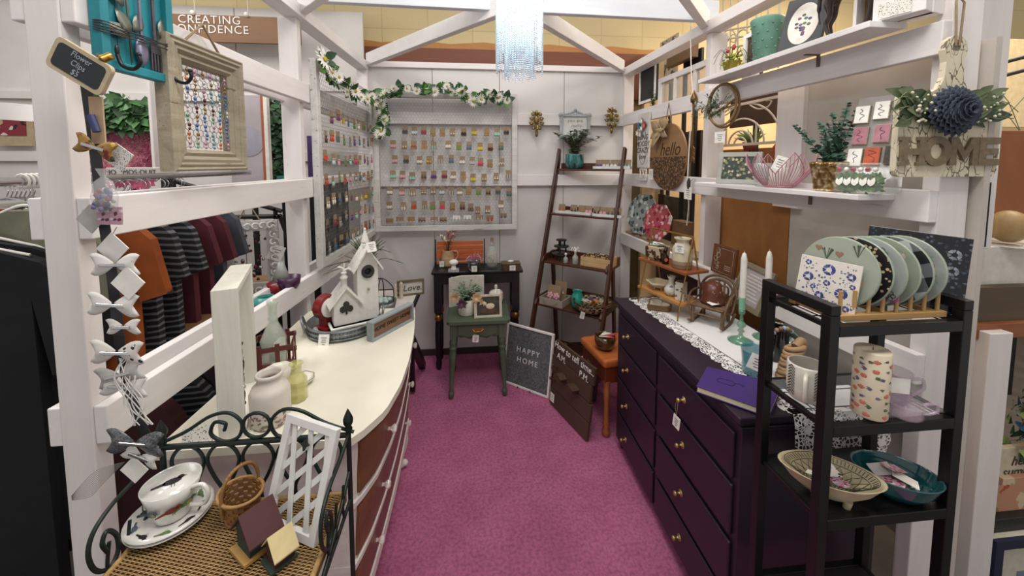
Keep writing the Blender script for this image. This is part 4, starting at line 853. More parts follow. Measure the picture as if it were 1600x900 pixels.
mb.build('cloth', blobs('#b9b0b4', ['#c77a97', '#7d7480', '#d9cfd2'], 60, .5), t)
# ---- amber bowl on the stool
p = PZ(945, 545, .478); t = thing('amber_bowl', 'amber brown glass bowl on the orange stool', 'bowl', p); r = wid(16, p)
mb = MB(); vessel(mb, [(r*.5, 0), (r*.9, .02), (r*1.05, .055), (r, .085)], (0, 0, 0)); mb.build('body', plain('#4d3314', .12, var=.3, Coat_Weight=.6), t)
for i, (c_, x) in enumerate((('#b3232b', .02), ('#d8cfc2', -.02), ('#c64a54', .035), ('#e0d8cc', 0))):
    mb = MB(); mb.leaf((-.03, 0, 0), (1, .2*i-.3, .15), .08, .03, seg=3); o = mb.build('ribbon', plain(c_, .5), loc=p+Vector((x*.6, -.01, .08+.004*i)), solid=.003); tag(o, ('dark red', 'cream', 'rose red', 'off white')[i]+' ribbon strip lying in the amber bowl on the stool', 'ribbon')
# ================================================================ ON THE PURPLE DRESSER (top z .85)
ZD = .85
def lace():
    m, t, b = nm('lace', .9); v = coords(t); vo = N(t, 'TexVoronoi', Scale=90.0); vo.feature = 'DISTANCE_TO_EDGE'; t.links.new(v, vo.inputs['Vector'])
    v2 = N(t, 'TexVoronoi', Scale=26.0); t.links.new(v, v2.inputs['Vector'])
    m1 = N(t, 'Math'); m1.operation = 'LESS_THAN'; m1.inputs[1].default_value = .13; t.links.new(vo.outputs[0], m1.inputs[0])
    m2 = N(t, 'Math'); m2.operation = 'LESS_THAN'; m2.inputs[1].default_value = .34; t.links.new(v2.outputs['Distance'], m2.inputs[0])
    mx = N(t, 'Math'); mx.operation = 'MAXIMUM'; t.links.new(m1.outputs[0], mx.inputs[0]); t.links.new(m2.outputs[0], mx.inputs[1]); t.links.new(mx.outputs[0], b.inputs['Alpha'])
    b.inputs['Base Color'].default_value = (*lin('#dcdad8'), 1); return m
LACE = lace(); LINEN = plain('#d9d8d6', .9, var=.03, scale=200)
t = thing('lace_runner', 'white linen table runner with scalloped lace edge on the purple dresser', 'table runner', (0, 0, ZD+.0015))
def edge(y): return .862+(2.0-y)*.085
mb = MB(); mb.add([(edge(2.0)+.06, 2.0, 0), (edge(1.03)+.07, 1.03, 0), (1.26, 1.03, 0), (1.26, 2.0, 0)], [(0, 1, 2, 3)]); mb.build('linen', LINEN, t, solid=.001)
mb = MB(); n = 150; vs = []; 
for i in range(n+1):
    y = 2.02-(2.02-1.01)*i/n; sc = .014*abs(sin(i/n*pi*17)); vs += [(edge(y)-sc, y, 0), (edge(y)+.062, y, 0)]
mb.add(vs, [(2*i, 2*i+1, 2*i+3, 2*i+2) for i in range(n)]); 
# far end and the drape over the near end
vs = []
for i in range(61):
    x = edge(2.0)+(1.262-edge(2.0))*i/60; vs += [(x, 2.0, 0), (x, 2.012+.012*abs(sin(i/60*pi*7)), 0)]
mb.add(vs, [(2*i, 2*i+1, 2*i+3, 2*i+2) for i in range(60)])
vs = []
for i in range(81):
    u = i/80; x = edge(1.01)+(1.262-edge(1.01))*u; dpt = .10+.05*abs(sin(u*pi*5))+.05*sin(u*pi)
    vs += [(x, 1.035, .0), (x, 1.008, 0), (x, 1.0-.004*sin(u*30), -.03), (x+.01*sin(u*20), .995-.006*sin(u*30), -dpt)]
mb.add(vs, [(4*i+k, 4*i+k+1, 4*i+4+k+1, 4*i+4+k) for i in range(80) for k in range(3)]); mb.build('lace_edge', LACE, t)
# A frame shelf
SA = RD(-75); SO = Vector((.935, 1.83, ZD+.002)); RS = Matrix.Rotation(SA, 3, 'Z')
def sh(x, y, z): return SO+RS @ Vector((x, y, z))
t = thing('tiered_shelf', 'two tier wooden shelf on brass A frame ends, on purple dresser', 'shelf', SO, SA)
W1 = wood('#7c4526', '#93552f', 0, .45, 14, .12, .05); W2 = wood('#a06f3c', '#b9864c', 0, .5, 14, .12, .05)
mb = MB(); mb.bb(-.165, .15, .0, .14, .07, .084); mb.build('lower_shelf', W2, t, bevel=.002)
mb = MB(); mb.bb(-.165, .165, .0, .15, .225, .239); mb.build('upper_shelf', W1, t, bevel=.002)
for x in (-.14, .14):
    mb = MB(); z0 = 0 if x < 0 else 0
    mb.tube([(x, -.012, 0), (x, .0, .075), (x, .07, .40)], .0035, 6); mb.tube([(x, .152, 0), (x, .14, .075), (x, .07, .40)], .0035, 6); mb.build('a_frame', GOLD, t)
mb = MB(); mb.tube([(-.14, .07, .40), (.14, .07, .40)], .0045, 6); mb.build('top_bar', GOLD, t)
# pots on it
p = sh(-.085, .06, .239)
t = thing('square_pot', 'cream square pot with brown dripped rim holding tags, on upper wooden tier', 'pot', p, SA+.3)
mb = MB(); q = []
for z, w_ in ((0, .028), (.02, .045), (.075, .047)): q += [(-w_, -w_, z), (w_, -w_, z), (w_, w_, z), (-w_, w_, z)]
mb.add(q, [(3, 2, 1, 0)]+[(4*j+i, 4*j+(i+1) % 4, 4*j+4+(i+1) % 4, 4*j+4+i) for j in range(2) for i in range(4)]+[(8, 9, 10, 11)])
for x in (-.03, .03):
    for y in (-.03, .03): mb.cyl((x, y, -.0), (x, y, .02), .008, n=6)
def drip():
    m, tt, b = nm('dripped_glaze', .25); no = N(tt, 'TexNoise', Scale=35.0, Detail=2.0); tt.links.new(coords(tt), no.inputs['Vector'])
    tt.links.new(ramp(tt, no.outputs[0], [(.5, '#b5a98e'), (.56, '#4a2f1f')]), b.inputs['Base Color']); return m
mb.build('body', drip(), t, bevel=.004)
mb = MB()
for i in range(4): mb.box((-.01+.01*i, .0, .083+.002*i), (.05, .04, .001), (.2, .1*i, .5*i))
mb.k = 1; mb.box((-.02, -.01, .086), (.02, .02, .002), (.1, 0, .3)); mb.build('tags', [PAPER, plain('#2e7a5c')], t)
t = bottle(sh(.0, .035, .239), .017, .07, 'tiny black bottle with an orange sticker on upper wooden tier', plain('#151414', .2), 'mini_bottle')
for o in kids(t):
    if o.name.startswith(('body', 'cork')): o.data = o.data.copy(); o.data.materials[0] = plain('#181414', .15)
mb = MB(); mb.cyl((-.005, -.0175, .025), (-.005, -.0185, .025), .009, n=14); mb.build('sticker', plain('#d8662a', .6), t)
p = sh(.085, .06, .239); t = thing('stoneware_vase', 'tall cream stoneware vase with tan bands and a tag, on upper wooden tier', 'vase', p)
def bands():
    m, tt, b = nm('banded_stoneware', .3); tc = N(tt, 'TexCoord'); s_ = N(tt, 'SeparateXYZ'); tt.links.new(tc.outputs['Object'], s_.inputs[0]); mr = N(tt, 'MapRange'); mr.inputs['From Max'].default_value = .15; tt.links.new(s_.outputs[2], mr.inputs[0])
    tt.links.new(ramp(tt, mr.outputs[0], [(0, '#a0876c'), (.1, '#937862'), (.13, '#6d5a48'), (.15, '#a08a70'), (.24, '#8f7760'), (.27, '#c4b99f'), (.5, '#cbc1a8')]), b.inputs['Base Color']); return m
mb = MB(); vessel(mb, [(.042, 0), (.046, .005), (.047, .035), (.046, .04), (.047, .085), (.042, .105), (.028, .122), (.027, .132), (.038, .144), (.04, .148)], (0, 0, 0), 28); mb.build('body', bands(), t); price_tag(t, (-.035, -.035, .105), (pi/2, 0, -.9), .045, .045)
p = sh(-.07, .06, .084); t = thing('leaf_dish', 'cream ceramic leaf shaped footed dish on lower wooden tier', 'dish', p, SA)
mb = MB(); mb.lathe([(.0, .008), (.03, .012), (.052, .03), (.06, .042), (.056, .043), (.03, .017), (0, .013)], (0, 0, 0), 36, wob=lambda a, j: 1+.12*cos(5*a)*(j in (2, 3, 4)))
for a_ in (0, 2, 4): mb.cyl((.02*cos(a_), .02*sin(a_), 0), (.02*cos(a_), .02*sin(a_), .012), .005, n=6)
mb.build('body', plain('#c9bfa4', .3), t)
FLP = blobs('#c9c4b6', ['#5c6a50', '#8a5a52', '#4f5a6a'], 60, .4, .3, density=.5)
p = sh(.03, .05, .084); t = thing('bud_vase', 'small floral bud vase with flared neck on lower wooden tier', 'vase', p); mb = MB(); vessel(mb, [(.018, 0), (.03, .012), (.034, .03), (.024, .048), (.013, .06), (.013, .08), (.021, .1)], (0, 0, 0)); mb.build('body', FLP, t)
p = sh(.095, .05, .084); t = thing('spill_vase', 'narrow square floral porcelain vase on lower wooden tier', 'vase', p, SA+.4); mb = MB(); mb.bb(-.021, .021, -.021, .021, 0, .088); mb.k = 1; mb.bb(-.017, .017, -.017, .017, .088, .0885); mb.build('body', [FLP, plain('#3b3833')], t, bevel=.004)
# heart dish
p = PZ(1028, 482, ZD+.003); t = thing('heart_bowl', 'heart shaped wooden bowl with white enamel inside on purple dresser', 'bowl', p, SA)
def heart(s, n=36): return [(s*16*sin(a)**3/17, s*(13*cos(a)-5*cos(2*a)-2*cos(3*a)-cos(4*a))/17) for a in [2*pi*i/n for i in range(n)]]
H1, H2, H3 = heart(.072), heart(.06), heart(.045); mb = MB(); n = 36
vs = [(x, y, 0) for x, y in heart(.064)]+[(x, y, .03) for x, y in H1]+[(x, y, .03) for x, y in H2]
mb.add(vs, [tuple(range(n))[::-1]]+[(j*n+i, j*n+(i+1) % n, (j+1)*n+(i+1) % n, (j+1)*n+i) for j in range(2) for i in range(n)]); mb.build('bowl', W2 if 0 else wood('#5f4327', '#7a5a36', 0, .5), t)
mb = MB(); vs = [(x, y, .03) for x, y in H2]+[(x, y, .012) for x, y in H3]; mb.add(vs, [(i, (i+1) % n, n+(i+1) % n, n+i) for i in range(n)]+[tuple(range(n, 2*n))], True); mb.build('enamel', plain('#d8d2c2', .25), t)
# rocking chair of twigs
p = PZ(1112, 503, ZD+.003); RA = RD(-52); t = thing('twig_rocking_chair', 'miniature bent twig rocking chair holding a brown pitcher on purple dresser', 'miniature chair', p, RA)
TW = wood('#5a4330', '#7a5f45', 2, .75, 40, .4, .4)
mb = MB()
for x in (-.07, .07):
    mb = MB(); mb.tube(spline([(x, -.10, .02), (x, -.05, .003), (x, .03, .003), (x, .10, .03)], 5), .006, 6); mb.build('rocker', TW, t)
for x, y, z1 in ((-.065, -.06, .085), (.065, -.06, .085), (-.055, .05, .08), (.055, .05, .08)): mb = MB(); mb.cyl((x, y, .008), (x, y, z1), .009, .008, 7); mb.build('leg', TW, t)
mb = MB()
for i in range(8): mb.cyl((-.07, -.065+.017*i, .085), (.07, -.065+.017*i, .085+.003*(i % 2)), .0065, n=6)
mb.cyl((-.065, -.06, .045), (.065, -.06, .045), .005, n=6); mb.cyl((-.055, .05, .04), (.055, .05, .04), .005, n=6); mb.build('seat', TW, t)
mb = MB()
for r_, h_ in ((.075, .125), (.062, .105)): mb.tube(spline([(-r_, .055, .08), (-r_*1.05, .075, .08+h_*.5), (-r_*.7, .085, .08+h_*.88), (0, .09, .08+h_), (r_*.7, .085, .08+h_*.88), (r_*1.05, .075, .08+h_*.5), (r_, .055, .08)], 6), .006, 6)
for x in (-.03, 0, .03): mb.tube([(x, .055, .085), (x*.8, .085, .18)], .005, 6)
mb.build('backrest', TW, t)
for s in (-1, 1): mb = MB(); mb.tube(spline([(s*.07, -.07, .04), (s*.082, -.075, .1), (s*.085, -.04, .135), (s*.08, .03, .14), (s*.07, .075, .13)], 5), .0055, 6); mb.tube(spline([(s*.068, -.075, .09), (s*.09, -.03, .07), (s*.08, .05, .1)], 5), .004, 6); mb.build('armrest', TW, t)
t = thing('metal_pitcher', 'brown tin pitcher stencilled with white flowers sitting in twig rocking chair', 'pitcher', p+Vector((0, .0, .097)), RA+.2)
TIN = blobs('#5a2f1c', ['#a58f80'], 110, .3, .35, seed=2, density=.12)
mb = MB(); vessel(mb, [(.052, 0), (.05, .005), (.042, .05), (.036, .09)], (0, 0, 0), 24, th=.002); mb.lathe([(.037, .086), (.02, .097), (.0, .1)], (0, 0, 0)); mb.build('body', TIN, t)
mb = MB(); mb.prism([(-.036, .09), (-.05, .085), (-.045, .055), (-.04, .05)], -.008, .008); mb.build('spout', TIN, t); mb = MB(); mb.tube(spline([(.036, 0, .085), (.06, 0, .08), (.062, 0, .05), (.045, 0, .03)], 5), .004, 6); mb.build('handle', TIN, t)
o = MB().box((0, 0, 0), (.06, .03, .001), (.2, 0, .3)).build('price_card', PAPER, loc=p+RS @ Vector((.035, -.03, .108))); tag(o, 'blank white price card lying on the seat of the twig rocking chair', 'card')
# candlesticks
def candlestick(p, label, two):
    t = thing('candlestick', label, 'candlestick', p); g = glass('#5f9a7a', .04, .55)
    mb = MB(); mb.lathe([(0, 0), (.048, 0), (.05, .004), (.03, .012), (.01, .025), (.007, .035), (.014, .045), (.007, .055), (.018, .07), (.014, .082), (.007, .088), (.006, .115), (.012, .12), (.013, .135), (.0, .136)], (0, 0, 0), 20); mb.build('holder', g, t)
    c = thing('taper_candle', two, 'candle', p+Vector((0, 0, .125))); mb = MB(); mb.cyl((0, 0, .012), (0, 0, .065), .0125, n=14); mb.build('green_end', plain('#7fb596', .4), c)
    mb = MB(); mb.lathe([(.0125, .065), (.0125, .225), (.007, .25), (.001, .255)], (0, 0, 0), 14); mb.cyl((0, 0, .25), (0, 0, .262), .001, n=5); mb.build('wax', plain('#dcd8cf', .35), c)
candlestick(PZ(1157, 533, ZD+.003), 'green glass candlestick beside the twig rocking chair', 'white taper candle with green foot beside the twig rocking chair')
candlestick(PZ(1196, 528, ZD+.003), 'green glass candlestick just behind the rear post of black rack', 'white taper candle rising behind the rear corner of black rack')
p = PZ(1181, 583, ZD+.003); t = thing('blue_tumbler', 'teal blue seeded glass jar with a tag beside the purple book', 'jar', p); mb = MB(); vessel(mb, [(.04, 0), (.044, .006), (.046, .05), (.05, .085), (.051, .09)], (0, 0, 0)); mb.build('body', glass('#4e8f9a', .08, .6), t); price_tag(t, (-.035, -.048, .065), (pi/2, .35, -.35), .055, .055)
p = PZ(1212, 560, ZD+.003); t = thing('black_vase', 'black gloss cylinder vase behind the black rack post', 'vase', p); mb = MB(); vessel(mb, [(.036, 0), (.038, .005), (.04, .12), (.041, .13)], (0, 0, 0)); mb.build('body', plain('#0f0e10', .1, Coat_Weight=.5), t)
t = thing('bead_garland', 'blue and tan wooden bead strand draped on the black vase', 'beads', p); P = spline([(-.055, -.02, .01), (-.05, -.03, .06), (-.035, -.025, .115), (-.005, -.04, .138), (.03, -.032, .12)], 6)
for i, q in enumerate(P[::2]): mb = MB(); mb.ball(q, .0085, 8); mb.build('bead', plain(('#8fa3b8', '#9c7a5c', '#7d5a40')[i % 3], .5), t)
# purple book
a, b, c, d = PZ(1105, 573, .875), PZ(1088, 603, .875), PZ(1203, 643, .875), PZ(1222, 600, .875)
t = thing('notebook', 'purple hardcover notebook with cream page edges lying on the purple dresser', 'book', (0, 0, 0))
mb = MB(); 
def qd(P, z0, z1, m=0):
    ce = sum((Vector(v) for v in P), Vector())/4; Q = [Vector(v)+(ce-Vector(v))*m for v in P]; mb.hexa([(v.x, v.y, z0) for v in Q]+[(v.x, v.y, z1) for v in Q])
qd((b, c, d, a), ZD+.003, ZD+.006); qd((b, c, d, a), ZD+.022, ZD+.0255); mb.build('cover', plain('#3a2166', .55), t, bevel=.001); mb = MB(); qd((b, c, d, a), ZD+.006, ZD+.022, .03); mb.build('pages', plain('#c9bfa2', .8), t)
ctr = (a+b+c+d)/4; dirv = (c-b).normalized(); ang = math.atan2(dirv.y, dirv.x)
mb = MB(); R_ = Matrix.Rotation(ang, 3, 'Z')
def em(pts): mb.tube([ctr+R_ @ Vector((x-.03, y, 0))+Vector((0, 0, .0012)) for x, y in pts], .0011, 4)
em([(-.025, -.015), (-.03, 0), (-.02, .014), (.01, .016), (.022, .008), (.018, -.014), (-.025, -.015)]); em([(.02, .01), (.035, .014), (.045, .005)]); em([(.04, .012), (.05, .012)]); mb.build('embossing', plain('#24143f', .6), t)
# knotted wood, green dish
p = PZ(1228, 590, ZD+.003); t = thing('knotted_decor', 'tan carved wooden chain knot standing on the purple dresser behind the mug', 'ornament', p)
WD = wood('#8f6f4f', '#ad8a66', 0, .6, 20)
for i in range(8): 
    z = .012+.0135*i; mb = MB(); a_ = .35*(i % 2); mb.tube([(.028*cos(k*pi/8)+.004*i, .02*sin(k*pi/8), z+.006*cos(k*pi/8+a_*3)) for k in range(16)], .0085, 7, closed=True); mb.build('loop', WD, t)
mb = MB(); mb.tube(spline([(.03, 0, .11), (.06, .01, .125), (.075, .02, .10), (.07, .03, .06)], 5), .014, 8); mb.build('end', WD, t)
p = PZ(1262, 560, ZD+.003); t = thing('round_mirror', 'round dark green framed dish leaning on the rail behind the mug', 'dish', (1.2, 1.32, ZD+.055), rot=(RD(70), 0, RD(-60)))
mb = MB(); mb.lathe([(.0, 0), (.04, 0), (.055, .012), (.058, .016), (.05, .018), (.038, .006), (0, .005)], (0, 0, 0), 28); mb.build('rim', plain('#46564a', .3), t); mb = MB(); mb.lathe([(0, .0055), (.033, .0065), (0, .008)], (0, 0, 0), 24); mb.build('glass', plain('#b5b8b2', .1, .5), t)
# etched plaque, framed text leaning on the rail
p = PR(1130, 428, -.005); t = thing('etched_plaque', 'brown wooden plaque etched with white flowers leaning on the right rail', 'plaque', (PR(1132, 420).x-.01, PR(1132, 420).y, 1.022), rot=(RD(-6), 0, RR))
mb = MB(); mb.bb(-.085, .085, -.008, .008, 0, .15); mb.build('board', wood('#5a3620', '#6f4629', 2, .5), t, bevel=.002)
mb = MB(); rg = random.Random(12)
for i in range(5): mb.tube([(x_, -.0095, z_) for x_, z_ in circ(-.04+rg.uniform(-.015, .015), .12-.022*i, .014-.001*i, 14)], .0012, 4, closed=True); mb.tube([(x_, -.0095, z_) for x_, z_ in circ(-.04+rg.uniform(-.012, .012), .12-.022*i, .007, 8)], .0012, 4, closed=True)
mb.tube([(-.02, -.0095, .135), (.072, -.0095, .135), (.072, -.0095, .012), (-.07, -.0095, .012), (-.07, -.0095, .03)], .001, 4)
for z_ in (.05, .04, .03): mb.bb(.015, .06, -.009, -.008, z_, z_+.003)
mb.build('etching', plain('#b5a290', .7), t)
t = thing('framed_print', 'taupe framed print with pale text tilted on the rail above purple dresser', 'picture', (PR(1163, 470, -.04).x, PR(1163, 470, -.04).y, ZD+.07), rot=(RD(-16), RD(8), RR+.1))
mb = MB(); mb.frame(.17, .21, .024, -.012, .006); mb.build('frame', wood('#6e6450', '#857a63', 0, .6), t, bevel=.002); mb = MB(); mb.bb(-.065, .065, -.003, .004, .02, .19); mb.build('print', plain('#a79c9c', .7, var=.1, scale=15), t)
mb = MB(); rg = random.Random(2)
for i in range(8): l = rg.uniform(.03, .05); mb.bb(-l, l, -.0045, -.003, .045+i*.016, .05+i*.016)
mb.build('text_lines', plain('#c9c2c0', .7), t)
# ================================================================ ON THE WHITE DRESSER (top z .84)
ZL = .84
SHAB = wood('#c9c6ba', '#dcd9ce', 2, .6, 18, .1, .2, '#9c9482', .68)
t = thing('shadow_box_frame', 'tall distressed white box frame standing on end on white dresser', 'frame', (-.672, 1.09, ZL), RD(112))
mb = MB(); mb.T = Matrix.Translation((.13, 0, 0)); mb.frame(.29, .425, .018, -.03, .03); mb.build('frame', SHAB, t, bevel=.002)
mb = MB(); mb.T = Matrix.Translation((.13, 0, 0)); hexwire(mb, -.115, .115, .02, .40, .012, .02); mb.build('wire_mesh', WIRE, t)
for i in range(5):
    mb = MB(); rg = random.Random(i); z = .06+.045*i; mb.tube(spline([(.05+.03*rg.random(), -.004, z+.06), (.04+.05*rg.random(), -.02, z+.02), (.06, -.012, z-.03)], 5), .002, 4); mb.ball((.05+.02*rg.random(), -.02, z), .006, 6)
    o = mb.build('necklace', CHROME if i % 2 else BLACK, loc=(-.672, 1.09, ZL), rot=(0, 0, RD(112))); tag(o, 'fine %s bead necklace hooked on the mesh of white box frame' % ('black' if i % 2 == 0 else 'silver'), 'necklace', 'necklaces on the box frame')
o = MB().box((0, 0, 0), (.07, .0015, .045)).build('price_card', blobs('#dcd8d0', ['#3a3a3a'], 200, .3, .7, density=.7), loc=(-.75, 1.07, ZL+.025), rot=(RD(-15), 0, .25)); tag(o, 'printed price card leaning before the tall white box frame', 'card')
def blob_uv(): pass
p = PZ(430, 578, ZL); t = thing('glass_bottle', 'tall clear patterned glass bottle sitting in the woven brown holder', 'bottle', p)
mb = MB(); n = 8; vessel(mb, [(.036, 0), (.042, .005), (.042, .10), (.044, .12), (.02, .175), (.015, .185), (.017, .195), (.014, .205), (.015, .245), (.019, .25), (.018, .265)], (0, 0, 0), 12, th=.003); mb.build('body', glass('#c9d2c4', .06, .34), t)
t = thing('woven_holder', 'dark red brown bent strap wood basket around the glass bottle', 'basket', p, .3)
RBW = wood('#4a1f1c', '#612c26', 0, .5); mb = MB(); w_ = .062
for z in (.045, .105): mb.frame(0, 0, 0, 0, 0) if 0 else None; [mb.box(c, d) for c, d in (((0, -w_, z), (2*w_+.006, .004, .018)), ((0, w_, z), (2*w_+.006, .004, .018)), ((-w_, 0, z), (.004, 2*w_, .018)), ((w_, 0, z), (.004, 2*w_, .018)))]
mb.build('band', RBW, t, bevel=.001)
for k in range(4):
    for u in (-.035, .02):
        mb = MB(); mb.T = Matrix.Rotation(k*pi/2, 4, 'Z'); mb.box((u, -w_-.003, .062), (.015, .004, .124)); mb.build('strap', RBW, t)
mb = MB(); mb.bb(-w_, w_, -w_, w_, 0, .004); mb.build('base', RBW, t)
p = PZ(424, 658, ZL); t = thing('stoneware_jar', 'white stoneware jar with faint floral decal on white dresser', 'jar', p); mb = MB()
vessel(mb, [(.045, 0), (.05, .006), (.053, .03), (.053, .095), (.046, .112), (.033, .122), (.031, .136), (.036, .142), (.035, .15)], (0, 0, 0), 32, th=.005); mb.build('body', plain('#cfc6bd', .35, var=.03), t)
mb = MB(); rg = random.Random(5)
for i in range(50): a_ = rg.uniform(-2.4, -.4); z = rg.uniform(.006, .045); mb.k = i % 3; mb.leaf((.0535*cos(a_), .0535*sin(a_), z), (-sin(a_), cos(a_), rg.uniform(-1, 1)), .009, .006, up=(cos(a_), sin(a_), 0), seg=2)
mb.build('floral_decal', [plain('#7a5a58'), plain('#6a6a5a'), plain('#9a7a68')], t)
p = PZ(465, 624, ZL); t = thing('yellow_bottle', 'small square pale yellow glass bottle on white dresser', 'bottle', p, .4); mb = MB()
vessel(mb, [(.026, 0), (.031, .004), (.031, .07), (.02, .088), (.015, .092), (.015, .112), (.021, .117), (.021, .124)], (0, 0, 0), 8, th=.003, smooth=False); mb.build('body', glass('#d3d07a', .06, .36), t)
p = PZ(437, 600, ZL); t = thing('tea_cup', 'white scalloped china cup behind the yellow bottle', 'cup', p); mb = MB(); vessel(mb, [(.02, 0), (.022, .004), (.034, .03), (.042, .06)], (0, 0, 0), 32, th=.002, wob=lambda a, j: 1+.04*cos(8*a)); mb.build('body', plain('#d5d0c4', .25), t)
mb = MB(); mb.tube(spline([(.036, 0, .05), (.06, 0, .052), (.058, 0, .025), (.03, 0, .02)], 5), .003, 6); mb.build('handle', plain('#d5d0c4', .25), t)
p = PZ(470, 600, ZL); t = thing('sauce_dish', 'shallow white scalloped china dish right of the yellow bottle', 'dish', p); mb = MB(); vessel(mb, [(.02, 0), (.03, .004), (.044, .022)], (0, 0, 0), 32, th=.002, wob=lambda a, j: 1+.04*cos(8*a)); mb.build('body', plain('#d5d0c4', .25), t)
mb = MB(); mb.tube([(.043*(1+.04*cos(8*a))*cos(a), .043*(1+.04*cos(8*a))*sin(a), .0225) for a in [2*pi*i/48 for i in range(48)]], .0012, 4, closed=True); mb.build('gold_rim', plain('#7d6a4a', .4), t)
# galvanised tray with its load
TC = PZ(538, 513, ZL); TR = .152
GALV = plain('#868a8c', .38, .75, var=.2, scale=25)
t = thing('galvanised_tray', 'round galvanised metal tray with pierced rim and two handles', 'tray', TC)
mb = MB(); mb.lathe([(0, 0), (TR, 0), (TR+.002, .05), (TR-.002, .052), (TR-.002, .004), (0, .004)], (0, 0, 0), 48); mb.build('pan', GALV, t)
mb = MB()
for z in (.012, .03, .046): mb.tube([((TR+.0035)*cos(i*pi/24), (TR+.0035)*sin(i*pi/24), z) for i in range(48)], .0025, 5, closed=True)
mb.build('rim_band', GALV, t)
mb = MB()
for i in range(64):
    a_ = i*pi/32
    for z in (.02, .038): mb.ball(((TR+.002)*cos(a_), (TR+.002)*sin(a_), z), .0025, 5)
mb.build('rim_holes', plain('#2f3030', .6), t)
for a0 in (pi*1.12, pi*.12):
    c_, s_ = cos(a0), sin(a0); o_ = Vector((c_*(TR+.006), s_*(TR+.006), 0)); tn = Vector((-s_, c_, 0)); mb = MB(); mb.tube(spline([o_+tn*-.045+Vector((0, 0, .03)), o_+tn*-.04+Vector((c_*.01, s_*.01, .07)), o_+Vector((c_*.015, s_*.015, .085)), o_+tn*.04+Vector((c_*.01, s_*.01, .07)), o_+tn*.045+Vector((0, 0, .03))], 6), .0055, 6); mb.build('handle', GALV, t)
price_tag(t, (-.03, -TR-.012, .02), (pi/2-.25, 0, -.1), .045, .05)
TZ = ZL+.0045
RED = plain('#7a1a1c', .3, var=.15, scale=30); p = Vector((TC.x-.075, TC.y+.0, TZ))
t = thing('desk_clock', 'small dark red desk clock on a flared foot in the galvanised tray', 'clock', p, RD(58)); t.scale = (1.2, 1.2, 1.2)
mb = MB(); mb.slab([(-.04, -.04), (.04, -.04), (.034, .03), (-.034, .03)], 0, .014); mb.slab([(-.022, -.02), (.022, -.02), (.022, .02), (-.022, .02)], .014, .05); mb.build('stand', RED, t, bevel=.004)
mb = MB(); mb.prism(circ(0, .085, .048, 28), -.018, .018, True); mb.build('case', RED, t, bevel=.004); mb = MB(); mb.prism(circ(0, .085, .037, 28), -.022, -.018); mb.build('dial', PAPER, t)
mb = MB(); mb.box((0, -.0228, .098), (.002, .001, .028)); mb.box((.009, -.0228, .085), (.02, .001, .002)); mb.build('hands', BLACK, t)
PLW = plain('#dedbd5', .7, var=.03, scale=40, bmp=.12)
p = Vector((TC.x+.055, TC.y+.01, TZ)); t = thing('white_birdhouse', 'large white plaster birdhouse with a tower, spire and two steep roofs', 'birdhouse', p, RD(28)); t.scale = (1.08, 1.08, 1.16)
mb = MB(); mb.bb(-.105, .1, -.055, .075, .012, .03); mb.bb(-.112, .107, -.062, .082, .022, .03); mb.build('base', PLW, t, bevel=.002)
mb = MB(); mb.bb(.0, .085, -.03, .055, .03, .25); P = [(.0, .25), (.085, .25), (.0425, .315)]; mb.prism(P, -.03, .055); mb.build('tower', PLW, t)
mb = MB(); mb.bb(-.095, 0, -.035, .05, .03, .12); mb.prism([(-.095, .12), (0, .12), (-.0475, .175)], -.035, .05); mb.build('house', PLW, t)
RO = plain('#e0ded8', .8, var=.05, scale=60, bmp=.35)
for x0, z0, w2, h2, y0, y1 in ((.0425, .318, .062, .085, -.05, .065), (-.0475, .178, .068, .072, -.052, .06)):
    mb = MB()
    for s in (-1, 1): P = [(x0, z0+.006), (x0+s*w2, z0-h2), (x0+s*(w2-.002), z0-h2-.008), (x0, z0-.004)]; mb.prism(P if s > 0 else P[::-1], y0, y1)
    mb.build('roof', RO, t)
mb = MB(); mb.lathe([(.014, .318), (.014, .328), (.01, .332), (.017, .34), (.004, .385), (.006, .39), (0, .398)], (.0425, 0, 0), 8, smooth=False); mb.build('spire', PLW, t)
mb = MB(); mb.lathe([(.013, .17), (.013, .2), (.016, .202), (.016, .21), (.01, .213), (.01, .222), (.014, .226), (.008, .23)], (-.0475, 0, 0), 10); mb.tube(spline([(-.0475, 0, .228), (-.052, 0, .245), (-.07, 0, .25)], 4), .004, 5); mb.tube([(-.0475, 0, .228), (-.044, 0, .262)], .003, 5); mb.tube(spline([(-.0475, 0, .232), (-.03, 0, .24), (-.02, 0, .232)], 4), .005, 5); mb.build('bird_finial', PLW, t)
DK = plain('#2e2a26', .6, var=.2, scale=60)
mb = MB(); mb.tube([(.0425+.019*cos(a), -.036, .225+.019*sin(a)) for a in [2*pi*i/20 for i in range(20)]], .008, 8, closed=True); mb.build('round_entrance', DK, t)
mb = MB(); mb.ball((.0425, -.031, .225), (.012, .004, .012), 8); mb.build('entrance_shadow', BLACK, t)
mb = MB()
for x, z in ((0, .014), (-.014, -.004), (.014, -.004)): mb.prism(circ(-.0475+x, .095+z, .012, 14), -.042, -.034)
mb.bb(-.051, -.044, -.04, -.034, .07, .1); mb.build('clover_entrance', DK, t); mb = MB(); mb.ball((.0425, -.04, .155), .006, 8); mb.cyl((.0425, -.03, .155), (.0425, -.04, .155), .003); mb.build('perch', plain('#a89a7a', .3, .5), t)
price_tag(t, (.05, -.075, .33), (pi/2-.4, 0, .15), .04, .04)
t = thing('bead_strand', 'pale sage wooden bead strand laid around the white birdhouse base', 'beads', (TC.x, TC.y, TZ))
for i in range(22): a_ = RD(200+i*9); mb = MB(); mb.ball((.125*cos(a_)+.005, .115*sin(a_), .012), .012, 8); mb.build('bead', plain('#98a398', .6, var=.08), t)
